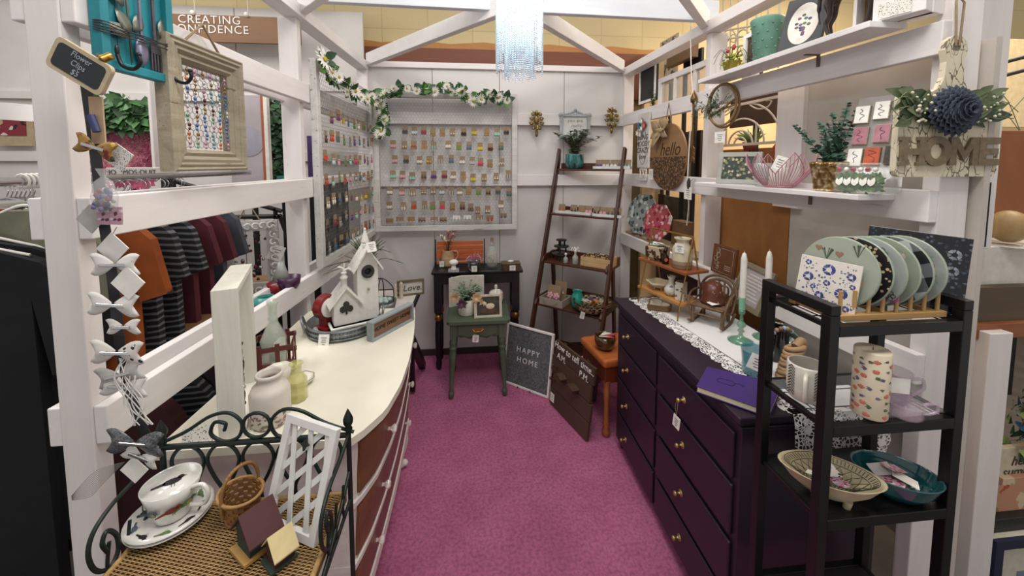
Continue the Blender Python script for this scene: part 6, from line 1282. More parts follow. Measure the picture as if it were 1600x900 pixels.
t = thing('flower_pack', 'clear bag of small artificial white and red flowers on lower shelf', 'bag', prs(1340, 302, ZQ, -.1), rot=(RD(-8), 0, RR+.4)); mb = MB(); mb.bb(-.06, .06, -.018, .008, 0, .1); mb.build('bag', glass('#d8dcd8', .12, .14), t, bevel=.006)
mb = MB(); rg = random.Random(8)
for i in range(260): mb.k = 0 if i % 3 else 1; mb.leaf((rg.uniform(-.05, .05), rg.uniform(-.014, .004), rg.uniform(.006, .06)), (rg.uniform(-1, 1), rg.uniform(-.2, .2), rg.uniform(-.3, 1)), .018, .009, up=(0, -1, 0), seg=2)
mb.build('leaves', [LEAF, LEAFD], t); mb = MB()
for i in range(5): mb.leaf((-.045+.02*i, -.02, .025), (.25, -.1, 1), .028, .014, up=(0, -1, 0)); mb.leaf((-.045+.02*i, -.02, .025), (-.3, -.1, .9), .024, .012, up=(0, -1, 0))
for i in range(6): mb.k = 1+(i % 2); mb.ball((-.05+.018*i, -.012, .078), .008, 6)
mb.build('flowers', [PETAL, plain('#a23a4a'), PETAL], t)
# upper shelf things
p = prs(1143, 112, ZU); t = thing('potted_plant', 'small yellow green plant with red buds in an olive cube pot, upper shelf', 'plant', p)
mb = MB(); mb.hexa([(-.022, -.022, 0), (.022, -.022, 0), (.022, .022, 0), (-.022, .022, 0), (-.03, -.03, .055), (.03, -.03, .055), (.03, .03, .055), (-.03, .03, .055)]); mb.build('pot', plain('#8a7a2c', .3, .3), t, bevel=.002)
mb = MB(); rg = random.Random(3)
for i in range(40): mb.k = i % 2; mb.ball((rg.uniform(-.04, .045), rg.uniform(-.04, .03), rg.uniform(.03, .085)), (.008, .008, .006), 5)
for i in range(12): a_ = i*.6; mb.k = 2; mb.tube(spline([(0, 0, .05), (.05*cos(a_), .04*sin(a_), .11), (.09*cos(a_), .06*sin(a_), .03+.02*(i % 3))], 5), .0012, 4)
mb.k = 3; mb.ball((0, -.01, .12), (.009, .009, .014), 8); mb.ball((-.03, -.01, .1), (.009, .009, .01), 8); mb.build('foliage', [plain('#a8a82e', .6), plain('#6f8a2f', .6), plain('#3f4a34', .6), plain('#a8324a', .5)], t)
p = prs(1196, 98, ZU, -.06); t = thing('hobnail_pot', 'tall sage green tapered pot with raised dots on the upper shelf', 'pot', p); SG = plain('#5f8a78', .55, var=.1, scale=20)
mb = MB(); vessel(mb, [(.04, 0), (.045, .004), (.058, .15), (.064, .172), (.062, .178)], (0, 0, 0), 32)
for r in range(5):
    for k in range(10):
        a_ = 2*pi*(k+.5*(r % 2))/10; z = .02+.032*r; rr = .045+.09*z; mb.ball((rr*cos(a_), rr*sin(a_), z), .0045, 6)
mb.build('body', SG, t)
p = prs(1245, 84, ZU, -.05); t = thing('oval_mat_frame', 'charcoal slab frame with an oval floral mat on the upper shelf', 'picture', p, rot=(RD(-10), RD(6), RR+.35)); mb = MB(); mb.bb(-.075, .075, -.008, .008, 0, .215); mb.build('frame', plain('#35373a', .5), t, bevel=.003)
mb = MB(); mb.prism(circ(0, .11, .052, 32, sy=1.55), -.0095, -.008); mb.build('mat', plain('#d8d4cb', .7), t); mb = MB(); rg = random.Random(6)
for i in range(16):
    a_ = rg.uniform(0, 2*pi); r_ = rg.uniform(0, .8); mb.k = i % 3; mb.ball((.038*r_*cos(a_), -.0095, .105+.06*r_*sin(a_)), (.007, .0008, .006), 6)
mb.build('print', [plain('#3a4a78'), plain('#7a4a52'), plain('#5a6a5a')], t)
o = MB().box((0, 0, 0), (.07, .001, .04)).build('paper_label', PAPER, loc=p+Vector((-.03, -.03, .222)), rot=(0, -.1, RR+.35)); tag(o, 'white paper label taped at top of the charcoal oval frame', 'label')
# horse figure: body as one skinned surface
def skinned(name, pts, edges, m, parent, root=0, sub=2):
    me = bpy.data.meshes.new(name); me.from_pydata([q[0] for q in pts], edges, []); o = bpy.data.objects.new(name, me); COL.objects.link(o); me.materials.append(m)
    if parent: o.parent = parent
    o.modifiers.new('skin', 'SKIN'); sv = me.skin_vertices[0].data if me.skin_vertices else None
    if sv is None:
        bm = bmesh.new(); bm.from_mesh(me); bm.verts.layers.skin.verify(); bm.to_mesh(me); bm.free(); sv = me.skin_vertices[0].data
    for i, q in enumerate(pts): sv[i].radius = (q[1], q[1]); sv[i].use_root = (i == root)
    s_ = o.modifiers.new('smooth', 'SUBSURF'); s_.levels = sub; s_.render_levels = sub
    dg = bpy.context.evaluated_depsgraph_get(); m2 = bpy.data.meshes.new_from_object(o.evaluated_get(dg)); o.modifiers.clear(); o.data = m2
    for pl_ in m2.polygons: pl_.use_smooth = True
    return o
p = prs(1325, 62, ZU, -.055); t = thing('horse_figurine', 'dark brown carved horse figurine with gold trim standing on the upper shelf', 'figurine', p, RR+.1)
HP = [((-.05, 0, .17), .030), ((0, 0, .165), .031), ((.05, 0, .175), .032), ((.085, 0, .215), .019), ((.10, 0, .255), .014), ((.125, 0, .25), .011), ((.145, 0, .235), .008),
      ((-.068, .018, .13), .018), ((-.062, .018, .085), .009), ((-.078, .018, .06), .008), ((-.068, .018, .012), .006), ((-.06, .018, .004), .009),
      ((-.062, -.018, .13), .018), ((-.05, -.018, .085), .009), ((-.066, -.018, .06), .008), ((-.052, -.018, .012), .006), ((-.045, -.018, .004), .009),
      ((.058, .018, .13), .014), ((.06, .018, .075), .008), ((.055, .018, .012), .006), ((.062, .018, .004), .008),
      ((.064, -.018, .13), .014), ((.075, -.018, .075), .008), ((.066, -.018, .012), .006), ((.073, -.018, .004), .008)]
HE = [(0, 1), (1, 2), (2, 3), (3, 4), (4, 5), (5, 6), (0, 7), (7, 8), (8, 9), (9, 10), (10, 11), (0, 12), (12, 13), (13, 14), (14, 15), (15, 16), (2, 17), (17, 18), (18, 19), (19, 20), (2, 21), (21, 22), (22, 23), (23, 24)]
skinned('body', HP, HE, plain('#2a1a14', .3, var=.2), t, 1)
mb = MB(); mb.tube(spline([(-.078, 0, .185), (-.1, 0, .17), (-.105, 0, .11), (-.098, 0, .07)], 5), [.007]*10+[.003]*6, 6); mb.build('tail', plain('#17100d', .4), t)
mb = MB(); mb.tube([(.045, .034*cos(a), .175+.034*sin(a)) for a in [2*pi*i/16 for i in range(16)]], .002, 5, closed=True); mb.tube([(-.01, .033*cos(a), .168+.034*sin(a)) for a in [2*pi*i/16 for i in range(16)]], .002, 5, closed=True); mb.build('harness', GOLD, t)
mb = MB(); mb.tube(spline([(.06, 0, .215), (.08, 0, .25), (.095, 0, .275)], 4), .007, 5)
for s in (-1, 1): mb.leaf((.102, s*.007, .262), (0, s*.2, 1), .022, .01)
mb.build('mane', plain('#17100d', .4), t)
t = thing('shadow_tray', 'white slatted box with gold inside behind the horse figure', 'box', prs(1396, 36, ZU, -.02), RR+.2); mb = MB(); mb.frame(.2, .13, .01, -.02, .03); mb.build('frame', WHITE, t); mb = MB(); mb.bb(-.09, .09, .02, .028, .01, .12); mb.build('back', plain('#8a6f35', .5), t)
t = thing('white_box', 'white wooden box with a printed card on its front, near end of upper shelf', 'box', prs(1410, 25, ZU, -.05), RR+.3); mb = MB(); mb.bb(-.06, .06, -.03, .03, 0, .09); mb.build('box', WHITE, t, bevel=.002); mb = MB(); mb.bb(-.045, .03, -.032, -.03, .005, .05); mb.build('card', blobs('#d8d4cc', ['#3a3a3a'], 260, .3, .7, density=.5), t)
# hung on the right lattice
p = PR(1043, 245, -.02); H_ = .43; t = thing('hello_round_sign', 'round wooden hello sign, leopard spots below and a tan bow at its top', 'sign', p, RR); r = H_/2
mb = MB(); mb.prism(circ(0, 0, r, 48), -.006, .006, True); mb.build('disc', wood('#80603e', '#96734c', 0, .6, 10), t)
mb = MB(); mb.prism(circ(0, 0, r*.985, 32, pi, 2*pi), -.009, -.006); mb.build('leopard_half', blobs('#3a2818', ['#8f6c46', '#7d5c3a'], 62, .42, .6, warp=.5, density=.9), t)
text('hello', .12, plain('#3a281a'), t, (.03, -.007, .045), shear=.35, ext=.0005)
mb = MB(); mb.tube([(-.04, 0, r-.01), (0, 0, r+.13), (.04, 0, r-.01)], .003, 5); mb.build('hanger', KRAFT, t)
BW = plain('#a89270', .8, var=.1)
for a_, l_, w_ in ((.6, .12, .07), (2.5, .13, .08), (3.6, .13, .06), (-.6, .1, .06), (1.5, .08, .05), (4.2, .15, .06)): mb = MB(); mb.leaf((-.05, -.015, r-.04), (cos(a_), -.3, sin(a_)*.8), l_, w_, up=(0, -1, 0), fold=.35, seg=4); mb.build('bow_loop', BW, t, solid=.002)
mb = MB(); mb.ball((-.05, -.025, r-.04), (.02, .015, .018), 8); mb.build('bow_knot', BW, t)
p = PR(1005, 262, -.012); t = thing('script_sign', 'tall white lettered sign with teal, white and coral flowers at top', 'sign', p, RR)
mb = MB(); mb.bb(-.085, .085, -.008, .006, 0, .40); mb.build('board', plain('#cfccc8', .6), t, bevel=.002); text('LONG\nMOODY\nCRAZY\nlove', .055, plain('#33302e'), t, (0, -.0095, .15), ext=.0004, shear=.15, line=.85); mb = MB(); mb.tube([(.06*cos(a), -.009, .155+.13*sin(a)) for a in [2*pi*i/24 for i in range(24)]], .0015, 4, closed=True); mb.build('border', plain('#33302e'), t)
mb = MB(); mb.tube([(-.03, 0, .0), (.03, 0, -.07), (-.03, 0, -.09)], .004, 5); mb.tube([(.03, 0, 0), (-.03, 0, -.07), (.03, 0, -.09)], .004, 5); mb.frame(.1, .09, .012, -.005, .004, z0=-.095); mb.build('lower_fretwork', plain('#cfccc8', .6), t)
for i, (x, z, c_) in enumerate(((-.04, .31, '#1f6a80'), (0, .345, '#d8d4cc'), (.04, .31, '#c9726a'), (-.06, .26, '#d8d4cc'), (.0, .29, '#d8d4cc'), (-.02, .25, '#c9c4bc'))):
    mb = MB()
    for k in range(14): a_ = k*2.4; mb.leaf((x, -.012, z), (cos(a_), -.25-.05*k, sin(a_)), .03, .022, up=(0, -1, 0), seg=2)
    mb.build('flower', plain(c_, .7, var=.1), t)
p = PR(1022, 285, -.01); o = price_tag(None, (0, 0, 0)); o.location = PR(1017, 272, -.03); o.rotation_euler = (pi/2, 0, RR); o.scale = (1.6, 1.6, 1); tag(o, 'white price tag just left of the round hello sign', 'tag')
a, b = PR(1084, 143, -.018), PR(1081, 252, -.018); zt, zb = a.z, b.z; t = thing('arrow_ornament', 'brass arrow ornament hanging point up on the right lattice wall', 'ornament', (b.x, b.y, zb), RR); h = zt-zb; BRS = plain('#7a5a30', .35, .8, var=.2)
mb = MB(); mb.cyl((0, 0, 0), (0, 0, h-.06), .006, n=8); mb.build('shaft', BRS, t); mb = MB(); mb.lathe([(.006, h-.07), (.018, h-.06), (.02, h-.04), (.012, h-.02), (.0, h+.01)], (0, 0, 0), 8); mb.build('head', BRS, t)
for s in (-1, 1):
    for z in (0, .03, .06): mb = MB(); mb.prism([(0, z+.01), (s*.024, z-.012), (s*.024, z+.012), (0, z+.034)][::s], -.003, .003); mb.build('fletching', BRS, t)
t = thing('power_cord', 'white cord running down the right wall beside the brass arrow', 'cord'); mb = MB(); mb.tube(spline([PR(1079, 35, -.02), PR(1080, 110, -.02), PR(1082, 150, -.01), PR(1077, 230, -.03), PR(1074, 290, -.03), PR(1076, 320, -.01), PR(1073, 352, .02)], 6), .0035, 6); mb.build('cable', PAPER, t)
o = price_tag(None, (0, 0, 0)); o.location = PR(1075, 302, -.035); o.rotation_euler = (pi/2, 0, RR); o.scale = (2.0, 1.6, 1); tag(o, 'blank white tag on the rail under the brass arrow', 'tag')
mb = MB(); mb.ball((0, 0, 0), (.012, .01, .035), 8); mb.leaf((0, 0, 0), (.5, -.2, .8), .05, .02); tag(mb.build('bird_clip', DK, loc=PR(1076, 287, -.035)), 'small dark bird shaped clip above the blank white tag', 'clip')
p = PR(1131, 165, -.035); t = thing('hoop_wreath', 'twin wooden hoop wreath with pale greenery hung at the far end of upper shelf', 'wreath', p, RR+.5); HW = wood('#7d6444', '#96794f', 0, .6, 30)
for rr, y in ((.095, 0), (.088, -.022)): mb = MB(); mb.tube([(rr*.78*cos(a), y, rr*1.15*sin(a)) for a in [2*pi*i/36 for i in range(36)]], .006, 7, closed=True); mb.build('hoop', HW, t)
mb = MB(); mb.tube([(-.07, -.01, -.06), (.065, -.01, .03)], .006, 6); mb.tube([(-.07, -.015, -.045), (.065, -.015, .0)], .005, 6); mb.build('twig', HW, t)
mb = MB(); rg = random.Random(41)
for i in range(44):
    b_ = Vector((rg.uniform(-.06, .0), -.02, rg.uniform(-.06, .0))); d_ = Vector((rg.uniform(-1, .1), -.4, rg.uniform(-.2, .9))) if i % 3 else Vector((rg.uniform(.2, .8), -.4, rg.uniform(.2, 1))); P = spline([b_, b_+d_*.05, b_+d_*.1+Vector((0, 0, -.01))], 4); mb.k = 0; mb.tube(P, .0009, 3)
    for q_ in P[::2]: mb.k = i % 2; mb.leaf(q_, (rg.uniform(-1, 1), -.3, rg.uniform(-1, 1)), .02, .008, seg=2)
mb.build('greenery', [plain('#5f6f54', .7, var=.2), plain('#8f9a84', .7)], t)
price_tag(t, (.0, -.03, -.16), w=.05, h=.055)
# HOME board on the front right post
c = (PY(1398, 276, .98)+PY(1552, 276, .98))/2; W_ = .305; zb = c.z; t = thing('home_board', 'crackled cream cutting board sign with HOME letters and a blue wood flower', 'sign', (c.x, .985, zb)); t.scale = (1.08, 1, 1.08)
CKL = crackle('#cdc3aa', '#6b5f50', (60, 60, 26), .016); P = circ(-W_/2+.018, .018, .018, 6, pi, 1.5*pi)+circ(W_/2-.018, .018, .018, 6, 1.5*pi, 2*pi)+circ(W_/2-.02, .2, .02, 5, 0, pi/2)+[(.06, .222), (.04, .235), (.028, .26), (.026, .30), (.034, .33), (.03, .352), (.012, .366), (-.012, .366), (-.03, .352), (-.034, .33), (-.026, .30), (-.028, .26), (-.04, .235), (-.06, .222)]+circ(-W_/2+.02, .2, .02, 5, pi/2, pi)
mb = MB(); mb.prism(P, -.008, .008); mb.build('board', CKL, t, bevel=.002)
mb = MB(); mb.prism(circ(0, .34, .012, 16), -.0085, -.008); mb.build('hanging_hole', plain('#6f655a'), t)
LT = plain('#75664f', .7, var=.12, scale=80); h_ = .074; z_ = .03; q_ = .019
def letter(polys, x0):
    mb = MB()
    for P in polys: mb.prism([(x0+a, z_+b) for a, b in P], -.016, -.0085)
    mb.build('letter', LT, t, bevel=.0008)
R4 = lambda a, b, c, d: [(a, c), (b, c), (b, d), (a, d)]
letter([[(-.004, 0), (q_+.005, 0), (q_+.005, .009), (q_, .009), (q_, .028), (.052, .028), (.052, .009), (.047, .009), (.047, 0), (.076, 0), (.076, .009), (.071, .009), (.071, h_-.009), (.076, h_-.009), (.076, h_), (.047, h_), (.047, h_-.009), (.052, h_-.009), (.052, .044), (q_, .044), (q_, h_-.009), (q_+.005, h_-.009), (q_+.005, h_), (-.004, h_), (-.004, h_-.009), (0, h_-.009), (0, .009), (-.004, .009)]], -.146)
mb = MB(); n = 32; vs = []
for y in (-.0165, -.0085):
    for rx, rz in ((.042, .039), (.021, .021)): vs += [(-.041+rx*cos(2*pi*i/n), y, z_+.037+rz*sin(2*pi*i/n)) for i in range(n)]
mb.add(vs, [(i, (i+1) % n, n+(i+1) % n, n+i) for i in range(n)]+[(i, 2*n+i, 2*n+(i+1) % n, (i+1) % n) for i in range(n)]+[(n+i, n+(i+1) % n, 3*n+(i+1) % n, 3*n+i) for i in range(n)]); mb.build('letter', LT, t)
letter([[(0, 0), (q_, 0), (q_, h_-.028), (.043, .012), (.067, h_-.028), (.067, 0), (.086, 0), (.086, h_), (.064, h_), (.043, .038), (.022, h_), (0, h_)]], -.002)
letter([[(0, 0), (.066, 0), (.066, .017), (q_, .017), (q_, .029), (.06, .029), (.06, .045), (q_, .045), (q_, h_-.017), (.066, h_-.017), (.066, h_), (0, h_)]], .083)
mb = MB(); mb.tube([(-.005, -.01, .34), (-.012, -.008, .45), (0, .0, .47), (.012, -.008, .45), (.005, -.01, .34)], .0028, 5); mb.build('twine', KRAFT, t)
BLU = plain('#3c4552', .8, var=.2, scale=60); mb = MB(); rg = random.Random(2); fc = Vector((-.02, -.03, .170))
for ring_, (n_, r_, tilt, l_) in enumerate(((24, .064, .12, .030), (22, .056, .25, .028), (20, .047, .45, .026), (18, .037, .7, .024), (14, .027, 1.0, .021), (11, .018, 1.5, .018), (8, .009, 2.2, .014))):
    for k in range(n_):
        a_ = 2*pi*k/n_+ring_*.2; d_ = Vector((cos(a_), -tilt, sin(a_)*.82)); b_ = fc+Vector((r_*.75*cos(a_), -.006*ring_, r_*.75*.82*sin(a_))); mb.leaf(b_, d_, l_*.9, .027, up=(0, -1, 0), fold=.25, seg=4)
mb.ball(fc+Vector((0, .0, 0)), (.05, .03, .042), 14); mb.build('wood_flower', BLU, t, solid=.0012)
mb = MB(); rg = random.Random(15)
for i in range(70):
    s = -1 if i % 2 else 1; a_ = rg.uniform(-.45, .6); d_ = Vector((s*cos(a_), rg.uniform(-.5, -.05), sin(a_))); b_ = fc+Vector((s*rg.uniform(.03, .115), .014, rg.uniform(-.025, .04))); mb.k = i % 3; mb.leaf(b_, d_, rg.uniform(.035, .075), rg.uniform(.016, .036), up=(0, -1, 0), seg=4)
for i in range(10): s = -1 if i % 2 else 1; b_ = fc+Vector((s*.09, .01, 0)); mb.k = 2; mb.tube(spline([b_, b_+Vector((s*.05, -.01, rg.uniform(-.03, .05))), b_+Vector((s*rg.uniform(.08, .11), -.015, rg.uniform(-.05, .04)))], 4), .0012, 4)
mb.build('leaves', [plain('#5c6b48', .6, var=.15), plain('#38492f', .6, var=.2), plain('#6f7a58', .6, var=.15)], t)
mb = MB()
for i in range(40): s = -1 if i % 2 else 1; mb.ball(fc+Vector((s*rg.uniform(.07, .125), rg.uniform(-.02, .01), rg.uniform(-.03, .045))), rg.uniform(.002, .005), 5)
mb.build('berries', plain('#c9c4ae', .6), t)
# ---- black rack contents
ZR = 1.2325
BAM = wood('#a07c4a', '#bd9660', 0, .5, 16, .12, .06); t = thing('plate_rack', 'bamboo peg rack holding boards on top of the black rack', 'plate rack', (0, 0, 0))
mb = MB()
for y in (.80, .915): mb.bb(.835, 1.13, y-.009, y+.009, ZR, ZR+.014)
for x in (.85, .99, 1.115): mb.bb(x-.009, x+.009, .809, .906, ZR+.001, ZR+.011)
mb.build('base', BAM, t, bevel=.001)
for i in range(8):
    for y in (.80, .915): mb = MB(); x = .855+i*.037; mb.cyl((x, y, ZR+.014), (x, y, ZR+.07), .0042, n=8); mb.build('peg', BAM, t)
def disc_board(x, lab, m, r=.084, rz=RD(-74), y=.862):
    t = thing('round_board', lab, 'serving board', (x, y, ZR+.016+r*.98), rot=(RD(-9), 0, rz)); mb = MB(); mb.prism(circ(0, 0, r, 48), -.003, .003, True); mb.build('board', m, t); mb = MB(); mb.tube([(r*cos(a), 0, r*sin(a)) for a in [2*pi*i/48 for i in range(48)]], .0032, 5, closed=True); mb.build('rim', plain('#8f9a8a', .4), t); return t
GLS = .15
o = thing('square_board', 'square cream tile board with blue toile flowers, front of bamboo rack', 'serving board', (.862, .853, ZR+.002), rot=(RD(-11), RD(2), RD(-66))); o.scale = (.9, .9, .9); mb = MB(); mb.bb(-.07, .07, -.003, .003, .003, .143); mb.build('board', plain('#d2cbc2', .2, var=.02), o, bevel=.001)
TB = [plain('#2f3a78', .3, var=.2), plain('#4a5690', .3, var=.2)]; rg = random.Random(3)
def flowers(t, pts, mats, y, s=1, leaves=5, clip=None):
    mb = MB()
    for (x, z, r_) in pts:
        for k in range(9): 
            a_ = k*2.4; mb.k = k % len(mats[:2]); q = Vector((x+r_*.3*cos(a_), y, z+r_*.3*sin(a_))); mb.leaf(q, (cos(a_), -.02, sin(a_)), r_*.75, r_*.5, up=(0, -1, 0), fold=.02, seg=3)
        for k in range(leaves):
            a_ = rg.uniform(0, 2*pi); d_ = rg.uniform(1.1, 1.9)*r_; q = Vector((x+d_*cos(a_), y+.0002, z+d_*sin(a_)))
            if clip is None or clip(q.x, q.z): mb.k = len(mats)-1; mb.leaf(q, (cos(a_), -.01, sin(a_)), r_*.7, r_*.3, up=(0, -1, 0), fold=.02, seg=2)
    return mb.build('painted_flowers', mats, t)
sq = lambda x, z: abs(x) < .062 and .012 < z < .136
flowers(o, [(0, .115, .022), (-.045, .085, .018), (.035, .058, .021), (-.012, .04, .014), (.05, .108, .013), (-.05, .03, .012), (.0, .078, .010), (.05, .022, .01), (-.05, .125, .009), (-.022, .018, .008), (.056, .083, .008), (.015, .02, .008), (-.03, .06, .008)], TB, -.0036, leaves=11, clip=sq)
LV = plain('#969c8f', .25, var=.03)
GD = [plain('#4f5a48', .4), plain('#7d8f74', .4), plain('#9a6f5a', .4), plain('#a2527a', .35), plain('#2a2a2c', .4)]
d1 = disc_board(0.908, 'round pale sage board with hearts and lavender sprigs, first round one in rack', LV); ci = lambda x, z: x*x+z*z < .0055
mb = MB(); rg = random.Random(4)
for (bx, bz) in ((-.03, .03), (.035, -.02), (.01, -.07), (-.05, -.03), (.045, .05)):
    for k in range(9): a_ = rg.uniform(1.0, 2.2); mb.k = 0; mb.tube([(bx, -.0034, bz), (bx+.03*cos(a_), -.0036, bz+.035*sin(a_))], .0007, 3); mb.leaf((bx+.022*cos(a_), -.0036, bz+.026*sin(a_)), (cos(a_), 0, sin(a_)), .012, .004, up=(0, -1, 0), seg=2)
mb.k = 1
for (bx, bz, s_) in ((.0, .05, .011), (-.055, .06, .010), (.05, -.05, .012)): q = heart(s_); mb.prism([(x+bx, y+bz) for x, y in q], -.0038, -.0034)
mb.k = 2; mb.prism([(.015, .0), (.07, -.015), (.06, -.045), (.01, -.04)][::-1], -.0036, -.0033); mb.v = [Vector((v.x*.86, v.y, v.z*.86)) for v in mb.v]; mb.build('painted_sprigs', [plain('#4f5a4c', .4), plain('#8a6a5a', .4), plain('#a89a80', .4)], d1)
disc_board(0.943, 'round black board covered in pale gold dots, second round one in rack', blobs('#1c1a1c', ['#b5a07a', '#a8927a', '#c0ab80'], 95, .34, .3, warp=.05, density=1.0))
d3 = disc_board(0.978, 'round pale board with black line flowers and a magenta bloom, third in rack', plain('#949d98', .25, var=.03)); mb = MB()
for (bx, bz, s_) in ((.03, .05, .016), (.045, -.01, .02), (.0, .0, .014), (.06, -.045, .012), (-.02, .07, .012)):
    for k in range(5): a_ = 2*pi*k/5; mb.tube([(bx+s_*.55*cos(a_)+s_*.4*cos(b), -.0036, bz+s_*.55*sin(a_)+s_*.4*sin(b)) for b in [2*pi*i/8 for i in range(8)]], .0006, 3, closed=True)
mb.k = 1
for k in range(14): a_ = .2+k*.12; mb.leaf((.045, -.0037, -.06), (cos(a_), 0, sin(a_)), .035, .009, up=(0, -1, 0), seg=2)
mb.build('painted_flowers', [plain('#26262a', .4), plain('#8a2f6a', .35)], d3)
d4 = disc_board(1.013, 'round sage board with soft pink and grey flowers, fourth round one in rack', plain('#838d7d', .25, var=.05)); flowers(d4, [(.03, .02, .02), (.045, -.03, .015), (.0, .055, .015), (-.01, -.03, .017), (.045, .045, .011)], [plain('#b59aa0', .3), plain('#a9a9a2', .3), plain('#7f8f7c', .3)], -.0036, leaves=8, clip=ci)
def check():
    m, tt, b = nm('buffalo_check', .25); v = coords(tt); mp = N(tt, 'Mapping'); mp.inputs['Rotation'].default_value = (0, RD(25), 0); tt.links.new(v, mp.inputs[0]); s_ = N(tt, 'SeparateXYZ'); tt.links.new(mp.outputs[0], s_.inputs[0]); outs = []
    for ax in (0, 2):
        a_ = N(tt, 'Math'); a_.operation = 'MULTIPLY'; a_.inputs[1].default_value = 16; tt.links.new(s_.outputs[ax], a_.inputs[0]); f_ = N(tt, 'Math'); f_.operation = 'FRACT'; tt.links.new(a_.outputs[0], f_.inputs[0]); g_ = N(tt, 'Math'); g_.operation = 'GREATER_THAN'; g_.inputs[1].default_value = .5; tt.links.new(f_.outputs[0], g_.inputs[0]); outs.append(g_)
    sm = N(tt, 'Math'); sm.operation = 'ADD'; tt.links.new(outs[0].outputs[0], sm.inputs[0]); tt.links.new(outs[1].outputs[0], sm.inputs[1]); dv = N(tt, 'Math'); dv.operation = 'MULTIPLY'; dv.inputs[1].default_value = .5; tt.links.new(sm.outputs[0], dv.inputs[0])
    tt.links.new(ramp(tt, dv.outputs[0], [(0, '#1d2022'), (.25, '#5a5f60'), (.75, '#a3aaa6')], True), b.inputs['Base Color']); return m
disc_board(1.048, 'round black and grey buffalo check board, fifth round one in rack', check())
d6 = disc_board(1.083, 'round board with red and pink flowers, last round one in rack', plain('#8f9490', .25, var=.1)); flowers(d6, [(.05, .02, .018), (.055, -.025, .013), (.03, .05, .014), (.035, -.05, .013), (.0, .0, .017), (.0, .065, .011)], [plain('#8a2a3f', .3), plain('#a85a70', .3), plain('#5f8a78', .3)], -.0036, leaves=8, clip=ci)
o = thing('square_board', 'large square dark glass board with grey hydrangeas behind the round boards', 'serving board', (1.118, .868, ZR+.002), rot=(RD(-14), RD(4), RD(-50))); o.scale = (.9, .9, .92); mb = MB(); mb.bb(-.105, .105, -.003, .003, .0, .21); mb.build('board', blobs('#15171c', ['#39414e', '#262c36', '#4c5462'], 120, .4, .15, density=.35), o, bevel=.001); flowers(o, [(.03, .15, .026), (-.03, .16, .022), (.075, .16, .02), (.01, .115, .018), (.075, .115, .018), (-.07, .175, .016)], [plain('#6a6d75', .3, var=.15), plain('#82858c', .3), plain('#3c4048', .3)], -.0036, leaves=4, clip=lambda x, z: abs(x) < .09 and z < .2)
# middle tier
ZM = .997
p = PZ(1258, 620, ZM); t = thing('mug', 'white mug with black chevron lines on the middle rack tier', 'mug', p, RD(-135)); 
mb = MB(); vessel(mb, [(.034, 0), (.038, .004), (.042, .03), (.0425, .088), (.041, .092)], (0, 0, 0), 36, th=.003); mb.build('body', plain('#d3cdc2', .25), t); mb = MB(); mb.tube(spline([(.041, 0, .075), (.07, 0, .078), (.075, 0, .045), (.065, 0, .02), (.04, 0, .018)], 6), .0055, 8); mb.build('handle', plain('#d3cdc2', .25), t)
mb = MB()
for s0 in (.42, -1.0):
    for k in range(10):
        z = .014+k*.0075; a = [s0, s0+.22, s0+.44]; zz = [z, z+.009, z]; mb.tube([(.0433*cos(b), .0433*sin(b), y) for b, y in zip(a, zz)], .0013, 4)
mb.build('chevron_lines', INK, t)
p = PZ(1357, 645, ZM); t = thing('floral_candle', 'cream pillar candle printed with coral flowers and leaves, middle rack tier', 'candle', p)
mb = MB(); mb.lathe([(0, 0), (.034, 0), (.035, .002), (.035, .158), (.033, .161), (.0, .158)], (0, 0, 0), 36); mb.build('wax', plain('#d8cbb2', .45, var=.03), t)
mb = MB(); rg = random.Random(14); cm = [plain('#c4604a', .5), plain('#cf8a72', .5), plain('#4f5f42', .5), plain('#6a6080', .5), plain('#a07a58', .5)]
pts = []
for i in range(600):
    a_, z = rg.uniform(0, 2*pi), rg.uniform(.01, .15)
    if all(((a_-b)*.035)**2+(z-c_)**2 > .00022 for b, c_ in pts): pts.append((a_, z))
for i, (a_, z) in enumerate(pts):
    e1, e2, nn = Vector((-sin(a_), cos(a_), 0)), Vector((0, 0, 1)), Vector((cos(a_), sin(a_), 0)); q = nn*.0354+Vector((0, 0, z)); kk = i % 5; n_ = 6 if kk in (0, 1) else 3
    for k in range(n_):
        b = k*2*pi/n_+i if n_ == 6 else .5*k+i; mb.k = (kk+(k % 2)) % 2 if n_ == 6 else (2 if kk != 3 else 3); mb.leaf(q, e1*cos(b)+e2*sin(b), .0085 if n_ == 6 else .012, .0075 if n_ == 6 else .0045, up=nn, fold=.02, seg=2)
mb.build('printed_flowers', cm, t); mb = MB(); mb.cyl((0, 0, .157), (0, 0, .165), .001, n=5); mb.build('wick', BLACK, t)
for i, (x, y, l) in enumerate(((1392, 628, 'lilac tinted glass mug with a paper label behind floral candle'), (1412, 648, 'lilac tinted glass mug nearest the right post of the rack'))):
    p = PZ(x, y, ZM); t = thing('glass_mug', l, 'mug', p, RD(-20)); mb = MB(); vessel(mb, [(.03, 0), (.034, .004), (.036, .075 if i == 0 else .03), (.038, .085 if i == 0 else .034)], (0, 0, 0), 28, th=.003); mb.build('body', glass('#cdb9cb', .04, .24), t)
    mb = MB(); mb.tube(spline([(.036, 0, .065 if i == 0 else .03), (.06, 0, .068 if i == 0 else .036), (.064, 0, .045 if i == 0 else .02), (.05, 0, .03 if i == 0 else .01), (.036, 0, .02 if i == 0 else .008)], 5), .004, 7); mb.build('handle', glass('#c0a6bd', .04, .42), t)
    if i == 0: mb = MB(); mb.bb(-.03, .012, -.039, -.037, .045, .082); mb.build('paper_label', PAPER, t)
